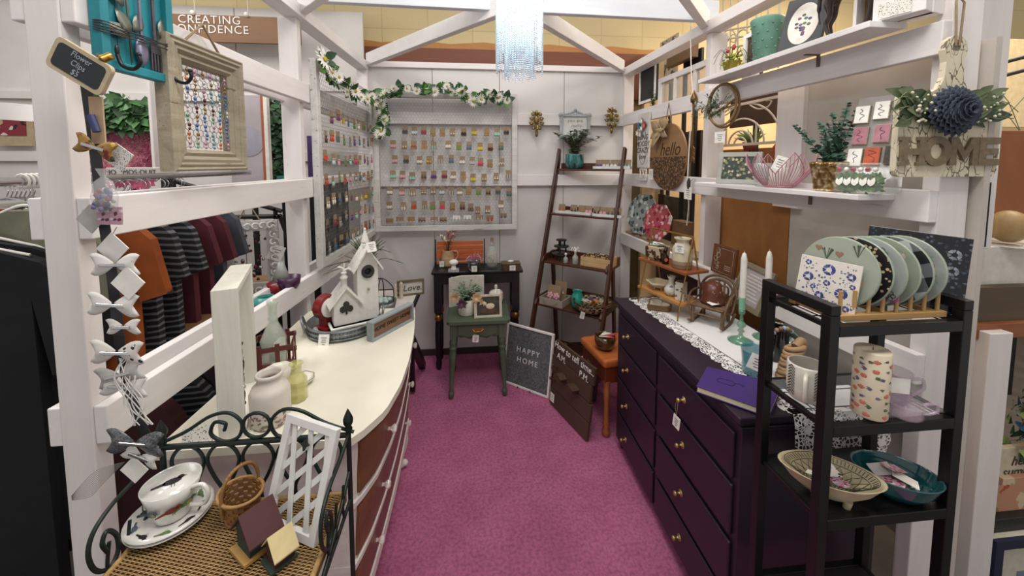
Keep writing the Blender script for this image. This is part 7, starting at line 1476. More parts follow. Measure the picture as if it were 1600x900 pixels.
# lower tier
ZB = .759
p = PZ(1300, 775, ZB); t = thing('carved_bowl', 'cream pointed oval bowl carved with black linework on the lower rack tier', 'bowl', p+Vector((-.01, .0, 0)), RD(-28))
def boat(a, j): return 1+.16*(abs(cos(a))**6)
CB = plain('#b8ab8a', .5, var=.06); mb = MB(); vessel(mb, [(.03, .012), (.05, .018), (.075, .04), (.092, .066), (.096, .07)], (0, 0, 0), 40, th=.004, sy=.68, wob=boat); mb.build('body', CB, t)
for a_ in (.8, 2.3, 3.9, 5.4): mb = MB(); mb.cyl((.045*cos(a_), .03*sin(a_), 0), (.048*cos(a_), .032*sin(a_), .02), .008, .01, 8); mb.build('foot', CB, t)
mb = MB(); LN_ = plain('#2a2622', .6)
def inn(a, z): r = .026+(z-.018)/.05*.060; r *= boat(a, 0); return (r*cos(a), r*.68*sin(a), z+.006)
for i in range(60): a_ = 2*pi*i/60; mb.tube([inn(a_, .056), inn(a_+.03, .064)], .0008, 3)
for i in range(18): a_ = 2*pi*i/18; mb.tube([inn(a_, .03), inn(a_+.17, .042), inn(a_, .053), inn(a_-.17, .042), inn(a_, .03)], .0009, 3)
for z in (.054, .066): mb.tube([inn(2*pi*i/48, z) for i in range(48)], .0009, 3, closed=True)
mb.build('linework', LN_, t)
p2 = PZ(1397, 770, ZB); t = thing('teal_bowl', 'teal glass oval bowl holding carded items on the lower rack tier', 'bowl', p2, RD(-28)); mb = MB(); vessel(mb, [(.03, 0), (.055, .006), (.078, .03), (.088, .058), (.09, .062)], (0, 0, 0), 40, th=.003, sy=.74); mb.build('body', plain('#0f4c52', .1, var=.1, Coat_Weight=.6), t)
rg = random.Random(77)
for i in range(6):
    m_ = (PAPER, FLR, DOT)[i % 3]; o = MB().box((0, 0, 0), (.045, .03, .0015)).build('hair_clip_card', m_, loc=p+Vector((-.01+rg.uniform(-.025, .03), rg.uniform(-.018, .018), .035+.005*i)), rot=(rg.uniform(-.3, .3), rg.uniform(-.3, .3), rg.uniform(0, 3))); tag(o, '%s lying in the carved cream bowl' % ('plain white card', 'pink patterned card', 'black dotted card')[i % 3], 'card', 'cards in the carved bowl %s' % ('plain', 'pink', 'dotted')[i % 3])
    o = MB().box((0, 0, 0), (.05, .032, .0015)).build('carded_clip', (PAPER, GRY, FLR)[i % 3], loc=p2+Vector((rg.uniform(-.025, .02), rg.uniform(-.015, .02), .032+.005*i)), rot=(rg.uniform(-.3, .3), rg.uniform(-.3, .3), rg.uniform(0, 3))); tag(o, '%s lying in the teal glass bowl' % ('printed white card', 'grey card', 'pink patterned card')[i % 3], 'card', 'cards in the teal bowl %s' % ('white', 'grey', 'pink')[i % 3])
# ================================================================ CHANDELIER
t = thing('chandelier', 'hanging beaded strand chandelier with a cool white bulb', 'chandelier', (.19, 1.6, 2.27)); mb = MB()
for z, r in ((.03, .095), (.03, .06)): mb.tube([(r*cos(i*pi/18), r*sin(i*pi/18), z) for i in range(36)], .004, 6, closed=True)
for a_ in (0, pi/2, pi, 1.5*pi): mb.tube([(.095*cos(a_), .095*sin(a_), .03), (0, 0, .12)], .0025, 5)
mb.tube([(0, 0, .12), (0, 0, .15)], .004, 6); mb.build('frame', CHROME, t); mb = MB(); mb.ball((0, 0, .04), (.022, .022, .03), 12); mb.build('bulb', glow('#dff4ff', 12), t)
BD = bpy.data.materials.new('crystal'); BD.use_nodes = True; b_ = BD.node_tree.nodes['Principled BSDF']; b_.inputs['Base Color'].default_value = (*lin('#dbe8f2'), 1); b_.inputs['Roughness'].default_value = .12; b_.inputs['Subsurface Weight'].default_value = .15; b_.inputs['Subsurface Radius'].default_value = (.02, .02, .02)
def strand(L_): 
    mb = MB(); k = int(L_/.0085)
    for i in range(k): mb.add([(0, 0, -i*.0085+.004), (.0036, 0, -i*.0085), (0, .0036, -i*.0085), (-.0036, 0, -i*.0085), (0, -.0036, -i*.0085), (0, 0, -i*.0085-.0045)], [(0, 1, 2), (0, 2, 3), (0, 3, 4), (0, 4, 1), (5, 2, 1), (5, 3, 2), (5, 4, 3), (5, 1, 4)])
    return mb.mesh('strand', BD)
SM = [strand(l) for l in (.28, .30, .32, .345)]; SI = [strand(l) for l in (.34, .365, .35)]
for i in range(60): a_ = 2*pi*i/60; o = bpy.data.objects.new('strand', SM[(i*7 % 13) % 4]); COL.objects.link(o); o.parent = t; o.location = (.095*cos(a_), .095*sin(a_), .028)
for i in range(36): a_ = 2*pi*i/36; o = bpy.data.objects.new('strand', SI[i % 3]); COL.objects.link(o); o.parent = t; o.location = (.06*cos(a_), .06*sin(a_), .028)
l = bpy.data.lights.new('chandelier_bulb', 'POINT'); l.energy = 3.0; l.color = (.82, .93, 1); l.shadow_soft_size = .03; o = bpy.data.objects.new('chandelier_bulb', l); COL.objects.link(o); o.location = (.19, 1.6, 2.24)
# ================================================================ LEFT NEIGHBOUR, SEEN THROUGH THE LATTICE
def PX(px, py, x): return PP(px, py, (x, 0, 0), (1, 0, 0))
def tee(label, cat, name, x, y, zs, half, length, m, rz=0, sleeve=.16, th=.035, group=None, hang=True, stripes=None):
    t = thing(name, label, cat, (x, y, zs), rz, group)
    P = [(0.05, .045), (half*.55, .02), (half*.86, -.02), (half+.015, -.07), (half+.055, -sleeve-.07), (half-.03, -sleeve-.095), (half*.78, -.14), (half*.80, -length), (-half*.80, -length), (-half*.78, -.14), (-half+.03, -sleeve-.095), (-half-.055, -sleeve-.07), (-half-.015, -.07), (-half*.86, -.02), (-half*.55, .02), (-.05, .045)]
    mb = MB(); mb.prism(P, -th/2, th/2); o = mb.build('body', m, t, bevel=th*.42, seg=3)
    if hang:
        mb = MB(); mb.tube(spline([(-half*.75, 0, 0), (-.05, 0, .055), (0, 0, .062), (.05, 0, .055), (half*.75, 0, 0)], 5), .005, 6); mb.build('hanger', PAPER, t)
        mb = MB(); mb.tube(spline([(0, 0, .06), (0, 0, .085), (.016, 0, .098), (.018, 0, .118), (0, 0, .132), (-.018, 0, .12)], 5), .002, 5); mb.build('hook', CHROME, t)
    return t
def stripes():
    m, t, b = nm('striped_knit', .9); v = coords(t); w_ = N(t, 'TexWave', Scale=13.0, Distortion=2.5); w_.bands_direction = 'Z'; t.links.new(v, w_.inputs['Vector'])
    t.links.new(ramp(t, w_.outputs[0], [(.0, '#1c1b20'), (.55, '#1c1b20'), (.62, '#55575d'), (.8, '#6d6f74')], True), b.inputs['Base Color']); return m
STR = stripes(); CL = lambda c: plain(c, .9, var=.12, scale=9, bmp=.5)
o = MB().cyl((-1.42, 1.15, 1.545), (-1.42, 2.6, 1.545), .014, n=12).build('clothes_rail', CHROME); tag(o, 'chrome clothes rail behind the left lattice carrying shirts', 'rail')
SH = [('#7a7a66', 'khaki shirt nearest on the rail behind the left lattice', None)]+[('#a4531f', '%s orange shirt on the rail behind the left lattice' % n, None) for n in ('nearer', 'farther')]+[('S', '%s black and grey striped shirt on the left rail' % n, None) for n in ('first', 'second', 'third', 'fourth')]+[('#5e2430', '%s maroon shirt on the left rail' % n, None) for n in ('first', 'second', 'third')]+[('#4f535e', '%s slate grey shirt on the left rail, past the maroon ones' % n, None) for n in ('first', 'second', 'third')]
for i, (c_, l, _) in enumerate(SH):
    y = 1.42+i*.05; tee(l, 'shirt', 'shirt', -1.42+(0.02 if i % 2 else 0)-(.05 if i == 0 else 0), y, 1.40, .235, .62+.05*(i % 3), STR if c_ == 'S' else CL(c_), RD((-6, 5, -3, 4)[i % 4]), sleeve=.2 if i in (1, 2) else .17)
for i in range(6):
    mb = MB(); mb.tube([(-1.42+.022*cos(a), 1.36+.014*i, 1.545+.022*sin(a)) for a in [2*pi*k/12 for k in range(12)]], .0035, 5, closed=True); tag(mb.build('size_ring', PAPER), 'white plastic ring at the near end of the chrome rail', 'ring', 'white rings on the chrome rail')
o = MB().cyl((-1.36, 1.4, .83), (-1.36, 2.4, .83), .012, n=12).build('clothes_rail', CHROME); tag(o, 'lower dark rail of clothes behind the white dresser', 'rail')
for i, c_ in enumerate(('#3a1418', 'S', '#2a1a1e', '#4a1a20', '#17161a', 'S', '#3a1c22')):
    tee('%s lower garment, %s from front behind the left lattice' % ({'S': 'striped', '#3a1418': 'dark red', '#2a1a1e': 'plum black', '#4a1a20': 'wine red', '#17161a': 'black', '#3a1c22': 'dark maroon'}[c_], ORD[i]), 'garment', 'hanging_garment', -1.30, 1.5+i*.11, .74, .2, .6, STR if c_ == 'S' else CL(c_), RD((-8, 6)[i % 2]), hang=False, th=.05)
# black garments left of the post
o = MB().cyl((-1.62, 1.1, 1.45), (-1.62, 1.66, 1.45), .014, n=12).build('clothes_rail', CHROME); tag(o, 'chrome clothes rail at far left carrying black tops', 'rail')
BLK = plain('#15161b', .95, var=.1, scale=12, bmp=.4)
for i in range(4): tee('black top on a white hanger, %s from the front at far left' % ORD[i], 'shirt', 'black_shirt', -1.62+.03*(i % 2), 1.30+i*.075, 1.31, .29, (1.15, 1.0, 1.12, 1.05)[i], BLK, RD((14, 8, 12, 6)[i]), sleeve=.3, th=.05)
for i in range(7): p = PX(8+i*7, 292, -2.2); mb = MB(); mb.tube(spline([(0, 0, -.05), (.012, 0, -.02), (.0, 0, .0), (.02, 0, .02), (.03, 0, .0)], 4), .003, 5); mb.beam((-.08, 0, -.065), (.0, 0, -.05), .006, .006); mb.beam((.08, 0, -.065), (.0, 0, -.05), .006, .006); tag(mb.build('empty_hanger', CHROME, loc=p), 'empty chrome hanger beyond the black tops at far left', 'hanger', 'empty hangers at far left')
a = PY(-8, 228, 3.33); b = PY(46, 162, 3.33); t = thing('boots_picture', 'canvas picture of red floral cowboy boots on the far left panel', 'picture', ((a.x+b.x)/2, 3.335, a.z)); w_, h_ = b.x-a.x, b.z-a.z
mb = MB(); mb.bb(-w_/2, w_/2, -.012, .01, 0, h_); mb.build('canvas', plain('#a89678', .8), t); mb = MB()
for x in (-.02, .05): mb.prism([(x-.1, .08), (x+.05, .08), (x+.06, .3), (x-.03, .3), (x-.03, .17), (x-.1, .13)], -.016-.002*(x > 0), -.012); 
mb.build('boots', blobs('#7a2a34', ['#2a1c20', '#c9b9b4', '#8a3a44'], 22, .5, .8), t)
def block(name, label, cat, px0, px1, py0, py1, x, m, th=.03, rz=None, **k):
    """upright board whose face spans those photograph pixels on the plane X = x"""
    a, b, c, d = PX(px0, py0, x), PX(px1, py0, x), PX(px1, py1, x), PX(px0, py1, x); y0, y1 = a.y, b.y; z1 = (a.z+b.z)/2; z0 = (c.z+d.z)/2
    t = thing(name, label, cat, (x, (y0+y1)/2, z0)); mb = MB(); mb.bb(-th, 0, -(y1-y0)/2, (y1-y0)/2, 0, z1-z0); mb.build('panel', m, t, bevel=.002); return t, y1-y0, z1-z0
def yblock(name, label, cat, px0, px1, py0, py1, y, m, th=.03, part='panel'):
    """upright board facing the aisle at depth y"""
    a, c = PY(px0, py0, y), PY(px1, py1, y); t = thing(name, label, cat, ((a.x+c.x)/2, y, c.z)); w, h = c.x-a.x, a.z-c.z
    mb = MB(); mb.bb(-w/2, w/2, 0, th, 0, h); mb.build(part, m, t, bevel=.002)
    if name in STANDS: mb = MB(); mb.bb(-.015, .015, th, th+.02, -c.z-.012, h*.5); mb.build('stand', BLACK, t)
    return t, w, h
STANDS = {'canvas_painting', 'ivy_panel', 'white_plank', 'shutter', 'brown_board', 'amber_counter', 'embossed_panel', 'tan_panel', 'flower_wall', 'brown_beam', 'dark_screen', 'print_board', 'peach_panel', 'curtained_window', 'maroon_panel', 'teal_cloth', 'black_banner', 'wooden_sign', 'cream_panel'}
FLWALL = plain('#a8505f', .8, var=.3, scale=14)
t, w, h = yblock('flower_wall', 'panel of pink artificial blooms with ivy above, behind the left post', 'flower wall', 157, 238, 190, 282, 2.5, plain('#b58a84', .8, var=.1)); rg = random.Random(1); mb = MB()
for i in range(60):
    x, z = rg.uniform(-w/2, w/2), rg.uniform(0, h*.9); mb.k = i % 3
    for k in range(9): a_ = k*2.4; mb.leaf((x, -.02, z), (cos(a_), -.4, sin(a_)), .06, .05, up=(0, -1, 0), seg=2)
mb.build('blooms', [plain('#b0526e', .7, var=.1), plain('#c98088', .7, var=.1), plain('#8a3a52', .7)], t)
mb = MB()
for i in range(260): mb.k = i % 2; mb.leaf((rg.uniform(-w/2-.05, w/2+.05), -.05-rg.uniform(0, .05), h*rg.uniform(.88, 1.35)), (rg.uniform(-1, 1), -.5, rg.uniform(-1, .4)), .07, .05, up=(0, -1, .3), seg=2)
mb.build('ivy', [plain('#3f6a38', .6), plain('#2c4f2a', .6)], t)
t, w, h = yblock('ivy_panel', 'hanging panel of dark green ivy seen left of the second left post', 'plant', 425, 452, 160, 290, 3.0, plain('#1f3320', .9)); mb = MB()
for i in range(240): mb.k = i % 2; mb.leaf((rg.uniform(-w/2-.03, w/2+.03), -.03-rg.uniform(0, .04), h*rg.uniform(0, 1.05)), (rg.uniform(-1, 1), -.5, rg.uniform(-1, .4)), .06, .05, up=(0, -1, .3), seg=2)
mb.build('ivy', [plain('#2f5a34', .6), plain('#234026', .6)], t)
t, w, h = yblock('canvas_painting', 'large pale pink and lilac abstract canvas with orange edge behind left lattice', 'painting', 355, 421, 148, 298, 2.7, plain('#b8aeb4', .7, var=.12, scale=3)); mb = MB(); mb.bb(w/2-.03, w/2-.012, -.004, .03, 0, h); mb.build('orange_edge', plain('#a85a3c', .7), t); mb = MB(); mb.bb(w/2-.012, w/2+.01, -.006, .03, 0, h); mb.build('white_edge', PAPER, t)
mb = MB(); mb.prism(circ(0, h*.52, w*.42, 32), -.003, 0); mb.build('painted_circle', plain('#a8a4b4', .7, var=.12, scale=6), t)
yblock('white_plank', 'tall narrow white plank standing behind the jewelry frame', 'plank', 224, 243, 60, 268, 2.2, WHITEV, .06)
yblock('tan_panel', 'tan panel strip right of the tall white plank', 'panel', 243, 266, 60, 268, 2.45, plain('#96836a', .8), .02)
t, w, h = yblock('product_box', 'white carton with small print on the left of the rail', 'box', 165, 244, 262, 280, 1.9, plain('#cfcac4', .6), .14); text('MO   MOS·QUIT', .03, plain('#2a2a2c'), t, (0, -.002, h*.6), ext=.0003)
# ornate white frame with jewelry
a, b = PY(352, 462, 2.1), PY(432, 342, 2.1); w, h = b.x-a.x, b.z-a.z; t = thing('ornate_frame', 'white carved ornate frame holding hanging jewelry behind the left lattice', 'display frame', ((a.x+b.x)/2, 2.1, a.z), RD(14)); mb = MB(); mb.frame(w*.96, h*.96, w*.2, -.012, .012, z0=h*.02); mb.build('frame', plain('#cfcdca', .5), t)
mb = MB(); rg = random.Random(6)
for sx, sz, n_ in ((1, 0, 9), (-1, 0, 9), (0, 1, 7), (0, -1, 7)):
    for i in range(n_):
        u = (i+.5)/n_-.5; c = Vector((sx*w*.42 if sx else u*w*.9, -.018, h/2+(sz*h*.42 if sz else u*h*.9)))
        mb.tube([c+Vector((w*.085*cos(a_)*(1-.08*k), -.004*k, w*.085*sin(a_)*(1-.08*k))) for k, a_ in enumerate([q*.8+i for q in range(9)])], .006, 5)
mb.build('carving', plain('#d4d2cf', .5), t); mb = MB()
for i in range(40): mb.k = i % 3; mb.ball((rg.uniform(-.27, .27)*w, -.004, h/2+rg.uniform(-.3, .3)*h), rg.uniform(.005, .01), 5)
mb.build('jewelry', [CHROME, plain('#7a2a3a', .4), plain('#3a3a3c', .4)], t); price_tag(t, (w*.45, -.03, h*.55), (pi/2, .4, 0), .07, .08)
mb = MB(); mb.tube([(-w*.2, 0, h*.95), (0, 0, h*1.22), (w*.2, 0, h*.95)], .004, 5); mb.build('rope', KRAFT, t)
mb = MB(); [mb.tube(q, .014, 6) for q in ([PY(343, 335, 2.6), (PY(343, 335, 2.6).x, 2.6, -.012)], [PY(430, 325, 2.6), (PY(430, 325, 2.6).x, 2.6, -.012)], [PY(250, 277, 2.6), PY(440, 330, 2.6)], [PY(300, 340, 2.6), PY(440, 338, 2.6)], [PY(436, 335, 2.6), PY(450, 372, 2.6)])]; tag(mb.build('iron_rack', BLACK), 'black iron display rack behind the carved white frame', 'rack')
for i, (x, y, r, c_, l) in enumerate(((452, 440, 17, '#3f1c40', 'plum purple pot behind the left lattice near the bottle'), (433, 446, 14, '#8a1f24', 'red pot beside the plum purple one behind left lattice'), (440, 425, 15, '#8f8f8c', 'grey cone vase above the red pot behind left lattice'), (415, 465, 16, '#3f8f8a', 'turquoise fabric roll behind the left lattice'))):
    p = PY(x, y+12, 1.9 if i < 3 else 1.75); s_ = r*mpp(p); mb = MB(); vessel(mb, [(s_*.6, 0), (s_*.9, s_*.5), (s_, s_*1.2)] if i < 2 else [(s_*.9, 0), (s_*.5, s_*1.0), (s_*.25, s_*1.9)] if i == 2 else [(s_, 0), (s_*1.1, s_*.5), (s_*.7, s_*.9)], (0, 0, 0)); tag(mb.build('pot', plain(c_, .35), loc=p), l, 'pot' if i < 2 else 'vase' if i == 2 else 'fabric')
mb = MB(); mb.bb(-2.05, -1.02, 1.7, 2.5, .88, .905); mb.bb(-2.0, -1.95, 1.75, 1.8, 0, .88); mb.bb(-1.1, -1.05, 2.4, 2.45, 0, .88); mb.bb(-2.0, -1.95, 2.4, 2.45, 0, .88); tag(mb.build('display_table', wood('#8a6848', '#a5805a')), 'wooden display table behind the left lattice under the pots', 'table')
t, w, h = yblock('shutter', 'narrow purple shuttered panel between second left post and the earring board', 'panel', 479, 489, 212, 282, 2.9, plain('#4a2f6a', .6, var=.15)); 
yblock('black_banner', 'narrow black hanging cloth seen left of the earring board foot', 'cloth', 483, 497, 300, 420, 2.5, plain('#141518', .9)); yblock('teal_cloth', 'teal cloth hanging behind the second left post', 'cloth', 432, 447, 275, 300, 2.9, plain('#4f9f96', .8))
# hanging wooden sign
a, c = PY(262, 22, 3.2), PY(470, 66, 3.2); t = thing('wooden_sign', 'stained wooden sign lettered CREATING CONFIDENCE high beyond the left lattice', 'sign', ((a.x+c.x)/2, 3.2, c.z-.02)); w, h = c.x-a.x, a.z-c.z+.02; mb = MB(); mb.bb(-w/2, w/2, -.015, .015, 0, h); mb.build('board', wood('#6b4a30', '#8a6442', 0, .6, 5), t); wh = plain('#d8d6d2', .5)
text('CREATING', .085, wh, t, (-w/2+.30, -.018, h*.80), sp=1.1, ext=.001); text('CONFIDENCE', .085, wh, t, (-w/2+.29, -.018, h*.45), sp=1.1, ext=.001)
for x in (-w*.3, w*.1): mb = MB(); mb.ball((x, -.02, h+.01), .02, 6); mb.cyl((x, 0, h), (x, 0, h+.3), .002, n=4); mb.build('hanging_knot', PAPER, t)
# ================================================================ RIGHT NEIGHBOUR, SEEN THROUGH THE LATTICE
def RB(px, py, o): return PR(px, py, o)
def rblock(name, label, cat, px0, px1, py0, py1, o, m, th=.02, rxt=0, part='panel'):
    """upright board standing parallel to the right lattice, o metres behind it"""
    a, b = PR(px0, py1, o), PR(px1, py1, o); c, d = PR(px0, py0, o), PR(px1, py0, o); z0, z1 = (a.z+b.z)/2, (c.z+d.z)/2; L = (b-a).length
    t = thing(name, label, cat, ((a.x+b.x)/2, (a.y+b.y)/2, z0), rot=(rxt, 0, RR)); mb = MB(); mb.bb(-L/2, L/2, 0, th, 0, z1-z0); mb.build(part, m, t, bevel=.002)
    if name in STANDS: mb = MB(); mb.bb(-.015, .015, th, th+.02, -z0-.012, (z1-z0)*.5); mb.build('stand', BLACK, t)
    return t, L, z1-z0
t, w, h = rblock('slate_frame', 'tall black slate in a white frame behind top of the right lattice', 'frame', 999, 1024, 95, 160, .10, plain('#17181b', .6)); mb = MB(); mb.frame(w, h, .02, -.006, .0); mb.build('frame', PAPER, t)
t, w, h = rblock('window_sash', 'white three pane old window sash behind the right lattice', 'window frame', 1030, 1120, 108, 172, .08, glass('#8a8f8f', .1, .35), .004, part='pane'); mb = MB(); mb.frame(w, h, .035, -.012, .014)
for u in (-.17, .17): mb.bb(u*w-.012, u*w+.012, -.01, .012, .035, h-.035)
mb.build('sash', WHITE, t, bevel=.001)
t, w, h = rblock('print_board', 'cream board with two framed bird prints behind the window sash', 'picture', 1030, 1058, 60, 130, .45, plain('#cdb898', .7)); mb = MB(); [mb.bb(-.1, .1, -.006, 0, z, z+.14) for z in (h*.15, h*.6)]; mb.build('prints', blobs('#b5aa9a', ['#3a3634', '#5a5450'], 18, .5, .7, density=.7), t)
rblock('brown_beam', 'brown boxed beam high behind the right lattice', 'beam', 1042, 1080, 62, 98, .28, plain('#6b5238', .7), .05); rblock('dark_screen', 'black and white framed panel behind top of right lattice', 'panel', 1072, 1095, 80, 112, .35, BLACK)
p = PR(1020, 158, .06); p.z = 1.99; t = thing('small_plant', 'little dark green sprig standing on the upper right rail', 'plant', p+Vector((0, 0, .02))); mb = MB(); s = stems(mb, (0, 0, 0), 12, .14, .05, rng=random.Random(2)); leafy(mb, s, .03, .01, 10); mb.build('foliage', LEAFD, t)
t, w, h = rblock('curtained_window', 'dark brown window with cream curtains behind the round hello sign', 'window', 985, 1092, 212, 285, .40, plain('#2f211a', .5, var=.3, scale=5)); mb = MB()
for u in (-.42, -.12, .1, .4): mb.bb(u*w-.02, u*w+.02, -.012, 0, 0, h)
mb.build('mullions', plain('#a89070', .7), t); mb = MB()
for u in (-.3, .25): mb.leaf((u*w, -.02, h*.9), (0, 0, -1), .22, .14, up=(0, -1, 0), fold=.3)
mb.build('curtains', plain('#c9b592', .8, var=.15), t)
rblock('maroon_panel', 'dark maroon tufted panel behind the floral plates', 'panel', 985, 1036, 300, 372, .42, plain('#3a1c1c', .7, var=.3, scale=6)); rblock('embossed_panel', 'grey embossed tin panel behind the lower right rail', 'panel', 1036, 1072, 308, 380, .40, plain('#5c564e', .45, .3, var=.3, scale=10, bmp=.8)); rblock('wood_crate', 'upright brown wooden crate behind the stoneware vase', 'crate', 1048, 1066, 345, 400, .12, plain('#6b4f33', .7), .08)
mb = MB(); y0, y1 = 2.15, 3.1; mb.hexa([(XR(y0, .03), y0, 1.022), (XR(y0, .16), y0, 1.022), (XR(y1, .16), y1, 1.022), (XR(y1, .03), y1, 1.022), (XR(y0, .03), y0, 1.036), (XR(y0, .16), y0, 1.036), (XR(y1, .16), y1, 1.036), (XR(y1, .03), y1, 1.036)]); tag(mb.build('ledge', plain('#8a7a66', .6)), 'narrow ledge behind the lower right rail holding floral plates', 'ledge')
def plate(px, py, r, m, label, edge_):
    p = PR(px, py, .07); p.z = 1.036+r; t = thing('display_plate', label, 'plate', p, rot=(RD(-12), 0, RR+.25)); mb = MB(); q = circ(0, 0, r, 8, pi/8, 2*pi+pi/8-pi/4) if edge_ else circ(0, 0, r, 36); mb.prism(q, -.005, .004); mb.build('plate', m, t, bevel=.002); mb = MB(); mb.tube([(-.05, -.02, -r), (-.02, .02, -r), (.02, .02, -r), (.05, -.02, -r)], .005, 5); mb.build('easel', BLACK, t)
plate(1002, 372, .17, blobs('#8f9a98', ['#2e3a3a', '#4a5654', '#cfd4d0'], 26, .48, .4, density=.85), 'grey and white floral octagonal plate on the ledge by the ladder', True); plate(1026, 378, .14, blobs('#a84a54', ['#cfc0bc', '#7a2430', '#c98a8c'], 30, .45, .4, density=.85), 'red and white floral plate on the ledge behind brass A frame shelf', True)
# front bay
def gate(label, px0, px1, py0, py1, o, arcs):
    a, b = PR(px0, py1, o), PR(px1, py1, o); c = PR((px0+px1)/2, py0, o); L = (b-a).length; z0 = (a.z+b.z)/2; h = c.z-z0; t = thing('wire_gate', label, 'gate', ((a.x+b.x)/2, (a.y+b.y)/2, z0), RR); WM = plain('#c9bfb2', .5); mb = MB(); mb.frame(L, h, .014, -.007, .007); mb.build('frame', WM, t); mb = MB()
    for r_ in arcs: mb.tube([(r_*L*cos(u), 0, min(h-.01, .01+h*.98*r_*2*sin(u))) for u in [pi*k/20 for k in range(21)]], .005, 5)
    for s_ in (-1, 1): mb.tube(spline([(s_*.08*L, 0, h*.97), (s_*.2*L, 0, h*.8), (s_*.32*L, 0, h*.8), (s_*.36*L, 0, h*.92), (s_*.3*L, 0, h*.94)], 5), .004, 5); mb.tube([(s_*.2*L, 0, .01), (s_*.2*L, 0, h*.5)], .005, 5)
    mb.build('scrollwork', WM, t); return t
gate('white scrolled wire gate panel behind the lower shelf', 1105, 1222, 160, 228, .22, (.48, .3, .16, .08))
t = thing('wire_trellis', 'tall cream arched wire trellis behind the upper shelf plants', 'trellis', (0, 0, 0)); mb = MB()
for i, o_ in enumerate((1128, 1140, 1152, 1166, 1180, 1198, 1216)): a, b = PR(o_, 118-i*2, .25), PR(o_+3, -5, .25); mb.tube([a, b], .005, 5)
mb.build('bars', plain('#b5aa98', .5), t); mb = MB()
for x in (1140, 1162): mb.tube([PR(x+13*cos(a), 70-24*sin(a), .25) for a in [pi*k/12 for k in range(13)]], .005, 5)
for y in (48, 62, 76): mb.tube([PR(1128, y, .25), PR(1150, y-3, .25), PR(1185, y-9, .25)], .006, 5)
for x in (1134, 1146): mb.tube([PR(x+5*cos(a), 60-6*sin(a), .25) for a in [pi*k/8 for k in range(16)]], .004, 5)
mb.build('arches', plain('#b5aa98', .5), t)
t, w, h = rblock('wicker_picture', 'white framed dark wicker piece behind the green hobnail pot', 'frame', 1162, 1186, 52, 122, .032, plain('#4a3f34', .7, var=.4, scale=40)); mb = MB(); mb.frame(w, h, .018, -.01, .0); mb.build('frame', PAPER, t)
rblock('brown_board', 'dark brown board hanging behind the white wire gate', 'board', 1140, 1216, 152, 196, .45, plain('#4a3324', .6, var=.2, scale=5)); rblock('peach_panel', 'peach plank panel lit warmly right of the wire gate', 'panel', 1214, 1247, 140, 232, .5, wood('#b5865c', '#cf9f72', 2, .6, 8))
p = PR(1172, 222, .3); t = thing('succulent', 'small potted succulent behind the white wire gate', 'plant', p); mb = MB(); mb.cyl((0, 0, -p.z-.012), (0, 0, -.045), .006, n=6); mb.build('stand', BLACK, t); mb = MB(); vessel(mb, [(.03, -.05), (.04, 0)], (0, 0, 0)); mb.build('pot', plain('#7a3a2a', .6), t); mb = MB()
for i in range(26): a_ = i*2.4; mb.leaf((0, 0, 0), (cos(a_), sin(a_), .4+.04*i), .09, .02, up=(0, -1, .3), seg=2)
mb.build('leaves', plain('#6f8a4a', .6), t)
t = thing('wire_pumpkin', 'orange wire ball ornament behind the pink bowl', 'ornament', PR(1232, 235, .35)); mb = MB(); mb.cyl((0, 0, -t.location.z-.012), (0, 0, -.055), .006, n=6); mb.build('stand', BLACK, t); mb = MB()
for k in range(9): a_ = pi*k/9; mb.tube([(.07*cos(a_)*cos(u), .07*sin(a_)*cos(u), .06*sin(u)) for u in [2*pi*q/20 for q in range(20)]], .004, 4, closed=True)
mb.build('wires', plain('#b5502c', .5), t)
t = thing('shop_bird', 'small brown bird ornament above the orange wire ball', 'ornament', PR(1240, 182, .4)); mb = MB(); mb.cyl((0, 0, -t.location.z-.012), (0, 0, -.02), .005, n=6); mb.build('stand', BLACK, t); mb = MB(); mb.ball((0, 0, 0), (.04, .03, .03), 10); mb.ball((.03, 0, .03), .018, 8); mb.leaf((-.03, 0, 0), (-1, 0, -.2), .07, .03); mb.build('body', plain('#4a2f22', .6), t)
t, w, h = rblock('amber_counter', 'warm lit wooden counter behind the lower shelf picture', 'counter', 1122, 1246, 232, 284, .55, wood('#8a5a2c', '#a8733c', 0, .5, 5), .3)
l = bpy.data.lights.new('neighbour_lamp', 'POINT'); l.energy = 14; l.color = (1, .72, .42); l.shadow_soft_size = .12; o = bpy.data.objects.new('neighbour_lamp', l); COL.objects.link(o); o.location = (2.6, 2.6, 2.3)
# far right aisle
def fr(px, py, y=1.25): return PY(px, py, y)
yblock('brown_cabinet', 'orange brown wooden cabinet side seen right of the HOME sign', 'cabinet', 1556, 1680, 204, 372, 1.35, wood('#7c4413', '#94551d', 2, .45, 5, .4), .4)
t, w, h = yblock('white_case', 'white painted display case top at the far right edge', 'case', 1538, 1700, 386, 452, 1.2, plain('#cfcbc2', .5), .35); 
yblock('timber_beam', 'thick weathered brown timber block at the far right edge', 'beam', 1518, 1700, 450, 508, 1.17, wood('#4a3c2c', '#5f4e3b', 0, .7, 8), .3)
yblock('orange_board', 'thin orange brown board under the weathered timber block', 'board', 1522, 1700, 508, 522, 1.15, wood('#7a4420', '#96582c', 0, .5), .25)
mb = MB(); a, b = PY(1548, 522, 1.12), PY(1584, 522, 1.12); mb.bb(a.x, b.x, 1.12, 1.16, 0, a.z); struct(mb.build('trim_%d' % (k+40 if isinstance(k, int) else 90), WHITEV, bevel=.003))
yblock('gold_post', 'tan wooden post rising right of the HOME sign', 'post', 1546, 1562, -30, 205, 1.28, plain('#a88a5c', .6), .03); yblock('grey_post', 'rough white split post right of the front lattice post', 'post', 1540, 1549, -30, 386, 1.15, WHITEV, .03)
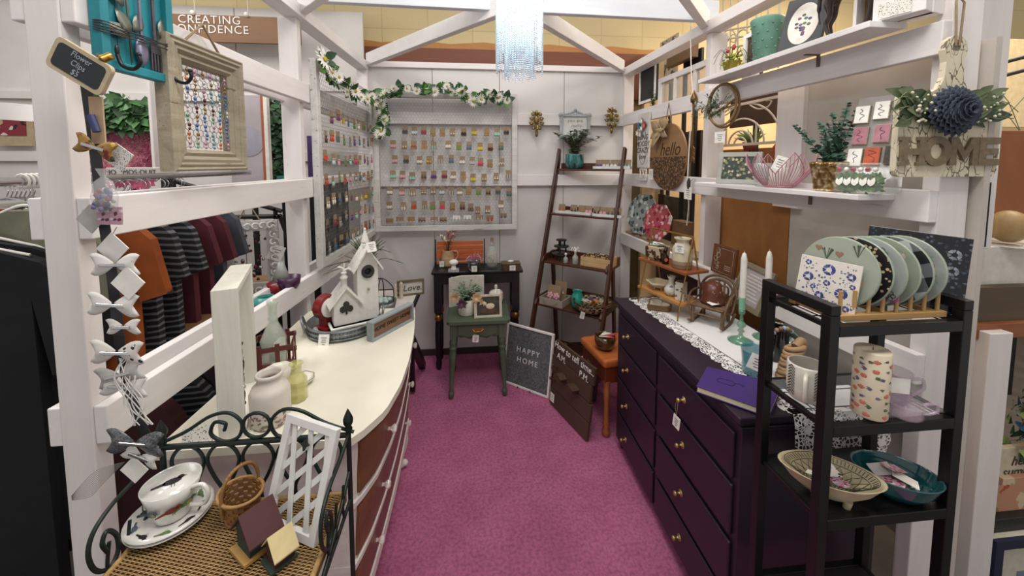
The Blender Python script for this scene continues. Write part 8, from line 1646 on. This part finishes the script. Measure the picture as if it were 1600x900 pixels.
yblock('black_strip', 'dark gap board between the split post and brown cabinet', 'board', 1530, 1541, 285, 386, 1.12, plain('#101010', .8), .02)
p = PY(1566, 340, 1.25); p.z = PY(1566, 384, 1.25).z; t = thing('wood_ball', 'round turned wooden ball on a white plate, right of front post', 'ball', p+Vector((.0, -.02, .01))); mb = MB(); mb.ball((0, 0, .068), (.055, .055, .06), 20); mb.build('ball', wood('#8a7048', '#a88c60', 2, .5, 16), t); o = MB().lathe([(0, 0), (.06, .0), (.085, .01), (.083, .012), (0, .004)], (0, 0, 0)).build('plate', CHINA, loc=p+Vector((.0, -.02, .0))); tag(o, 'white plate under the turned wooden ball', 'plate')
t, w, h = yblock('cream_panel', 'bright cream wall panel far right above the cabinet', 'panel', 1562, 1700, 60, 200, 2.2, plain('#e0cba0', .6), .02)  # plain opaque board in one even cream colour
for i, (x, y) in enumerate(((1585, 92), (1588, 112))): mb = MB(); mb.cyl((-.08, 0, -.02), (.08, 0, .02), .008, n=8); tag(mb.build('iron_bar', BLACK, loc=PY(x+4, y, 1.4)), ('upper', 'lower')[i]+' black metal bar hanging at the top right edge', 'bar')
rg = random.Random(19)
t = thing('hydrangea_bunch', 'blue and pale green artificial hydrangeas at the far right edge', 'flowers', PY(1605, 660, 1.25)); mb = MB()
for i in range(170): mb.k = i % 4; mb.leaf((rg.uniform(-.1, .12), rg.uniform(-.05, .03), rg.uniform(-.12, .13)), (rg.uniform(-1, 1), -.6, rg.uniform(-1, 1)), .05, .035, up=(0, -1, 0), seg=2)
mb.build('blooms', [plain('#2f4a6a', .7), plain('#8a9a5a', .7), plain('#2a4a28', .7), plain('#9aa08a', .7)], t)
t, w, h = yblock('summer_sign', 'cream sign ending in hello summer script at the far right edge', 'sign', 1558, 1680, 702, 748, 1.22, plain('#c9bda4', .7), .02); text('hello\nsummer', .055, INK, t, (-w*.18, -.002, h*.5), shear=.3, ext=.0004, line=.8)
t, w, h = yblock('striped_cloth', 'orange, cream and tan striped cloth on the far right shelf', 'cloth', 1554, 1680, 750, 812, 1.2, blobs('#b58468', ['#a8503a', '#c9b294', '#8a6a52'], 16, .5, .8), .1)
yblock('dark_rail', 'dark shelf edge under the striped cloth at far right', 'shelf', 1545, 1680, 814, 836, 1.17, plain('#1c1a1e', .5), .3); t, w, h = yblock('navy_frame', 'navy picture frame with pale mat at the bottom right corner', 'picture', 1550, 1680, 842, 960, 1.15, plain('#c9c4b4', .7), .02); mb = MB(); mb.frame(w, h, .035, -.014, .0); mb.build('frame', plain('#1f2740', .5), t); mb = MB(); mb.bb(-w*.2, w*.3, -.002, 0, h*.1, h*.6); mb.build('print', plain('#7a8494', .6), t)
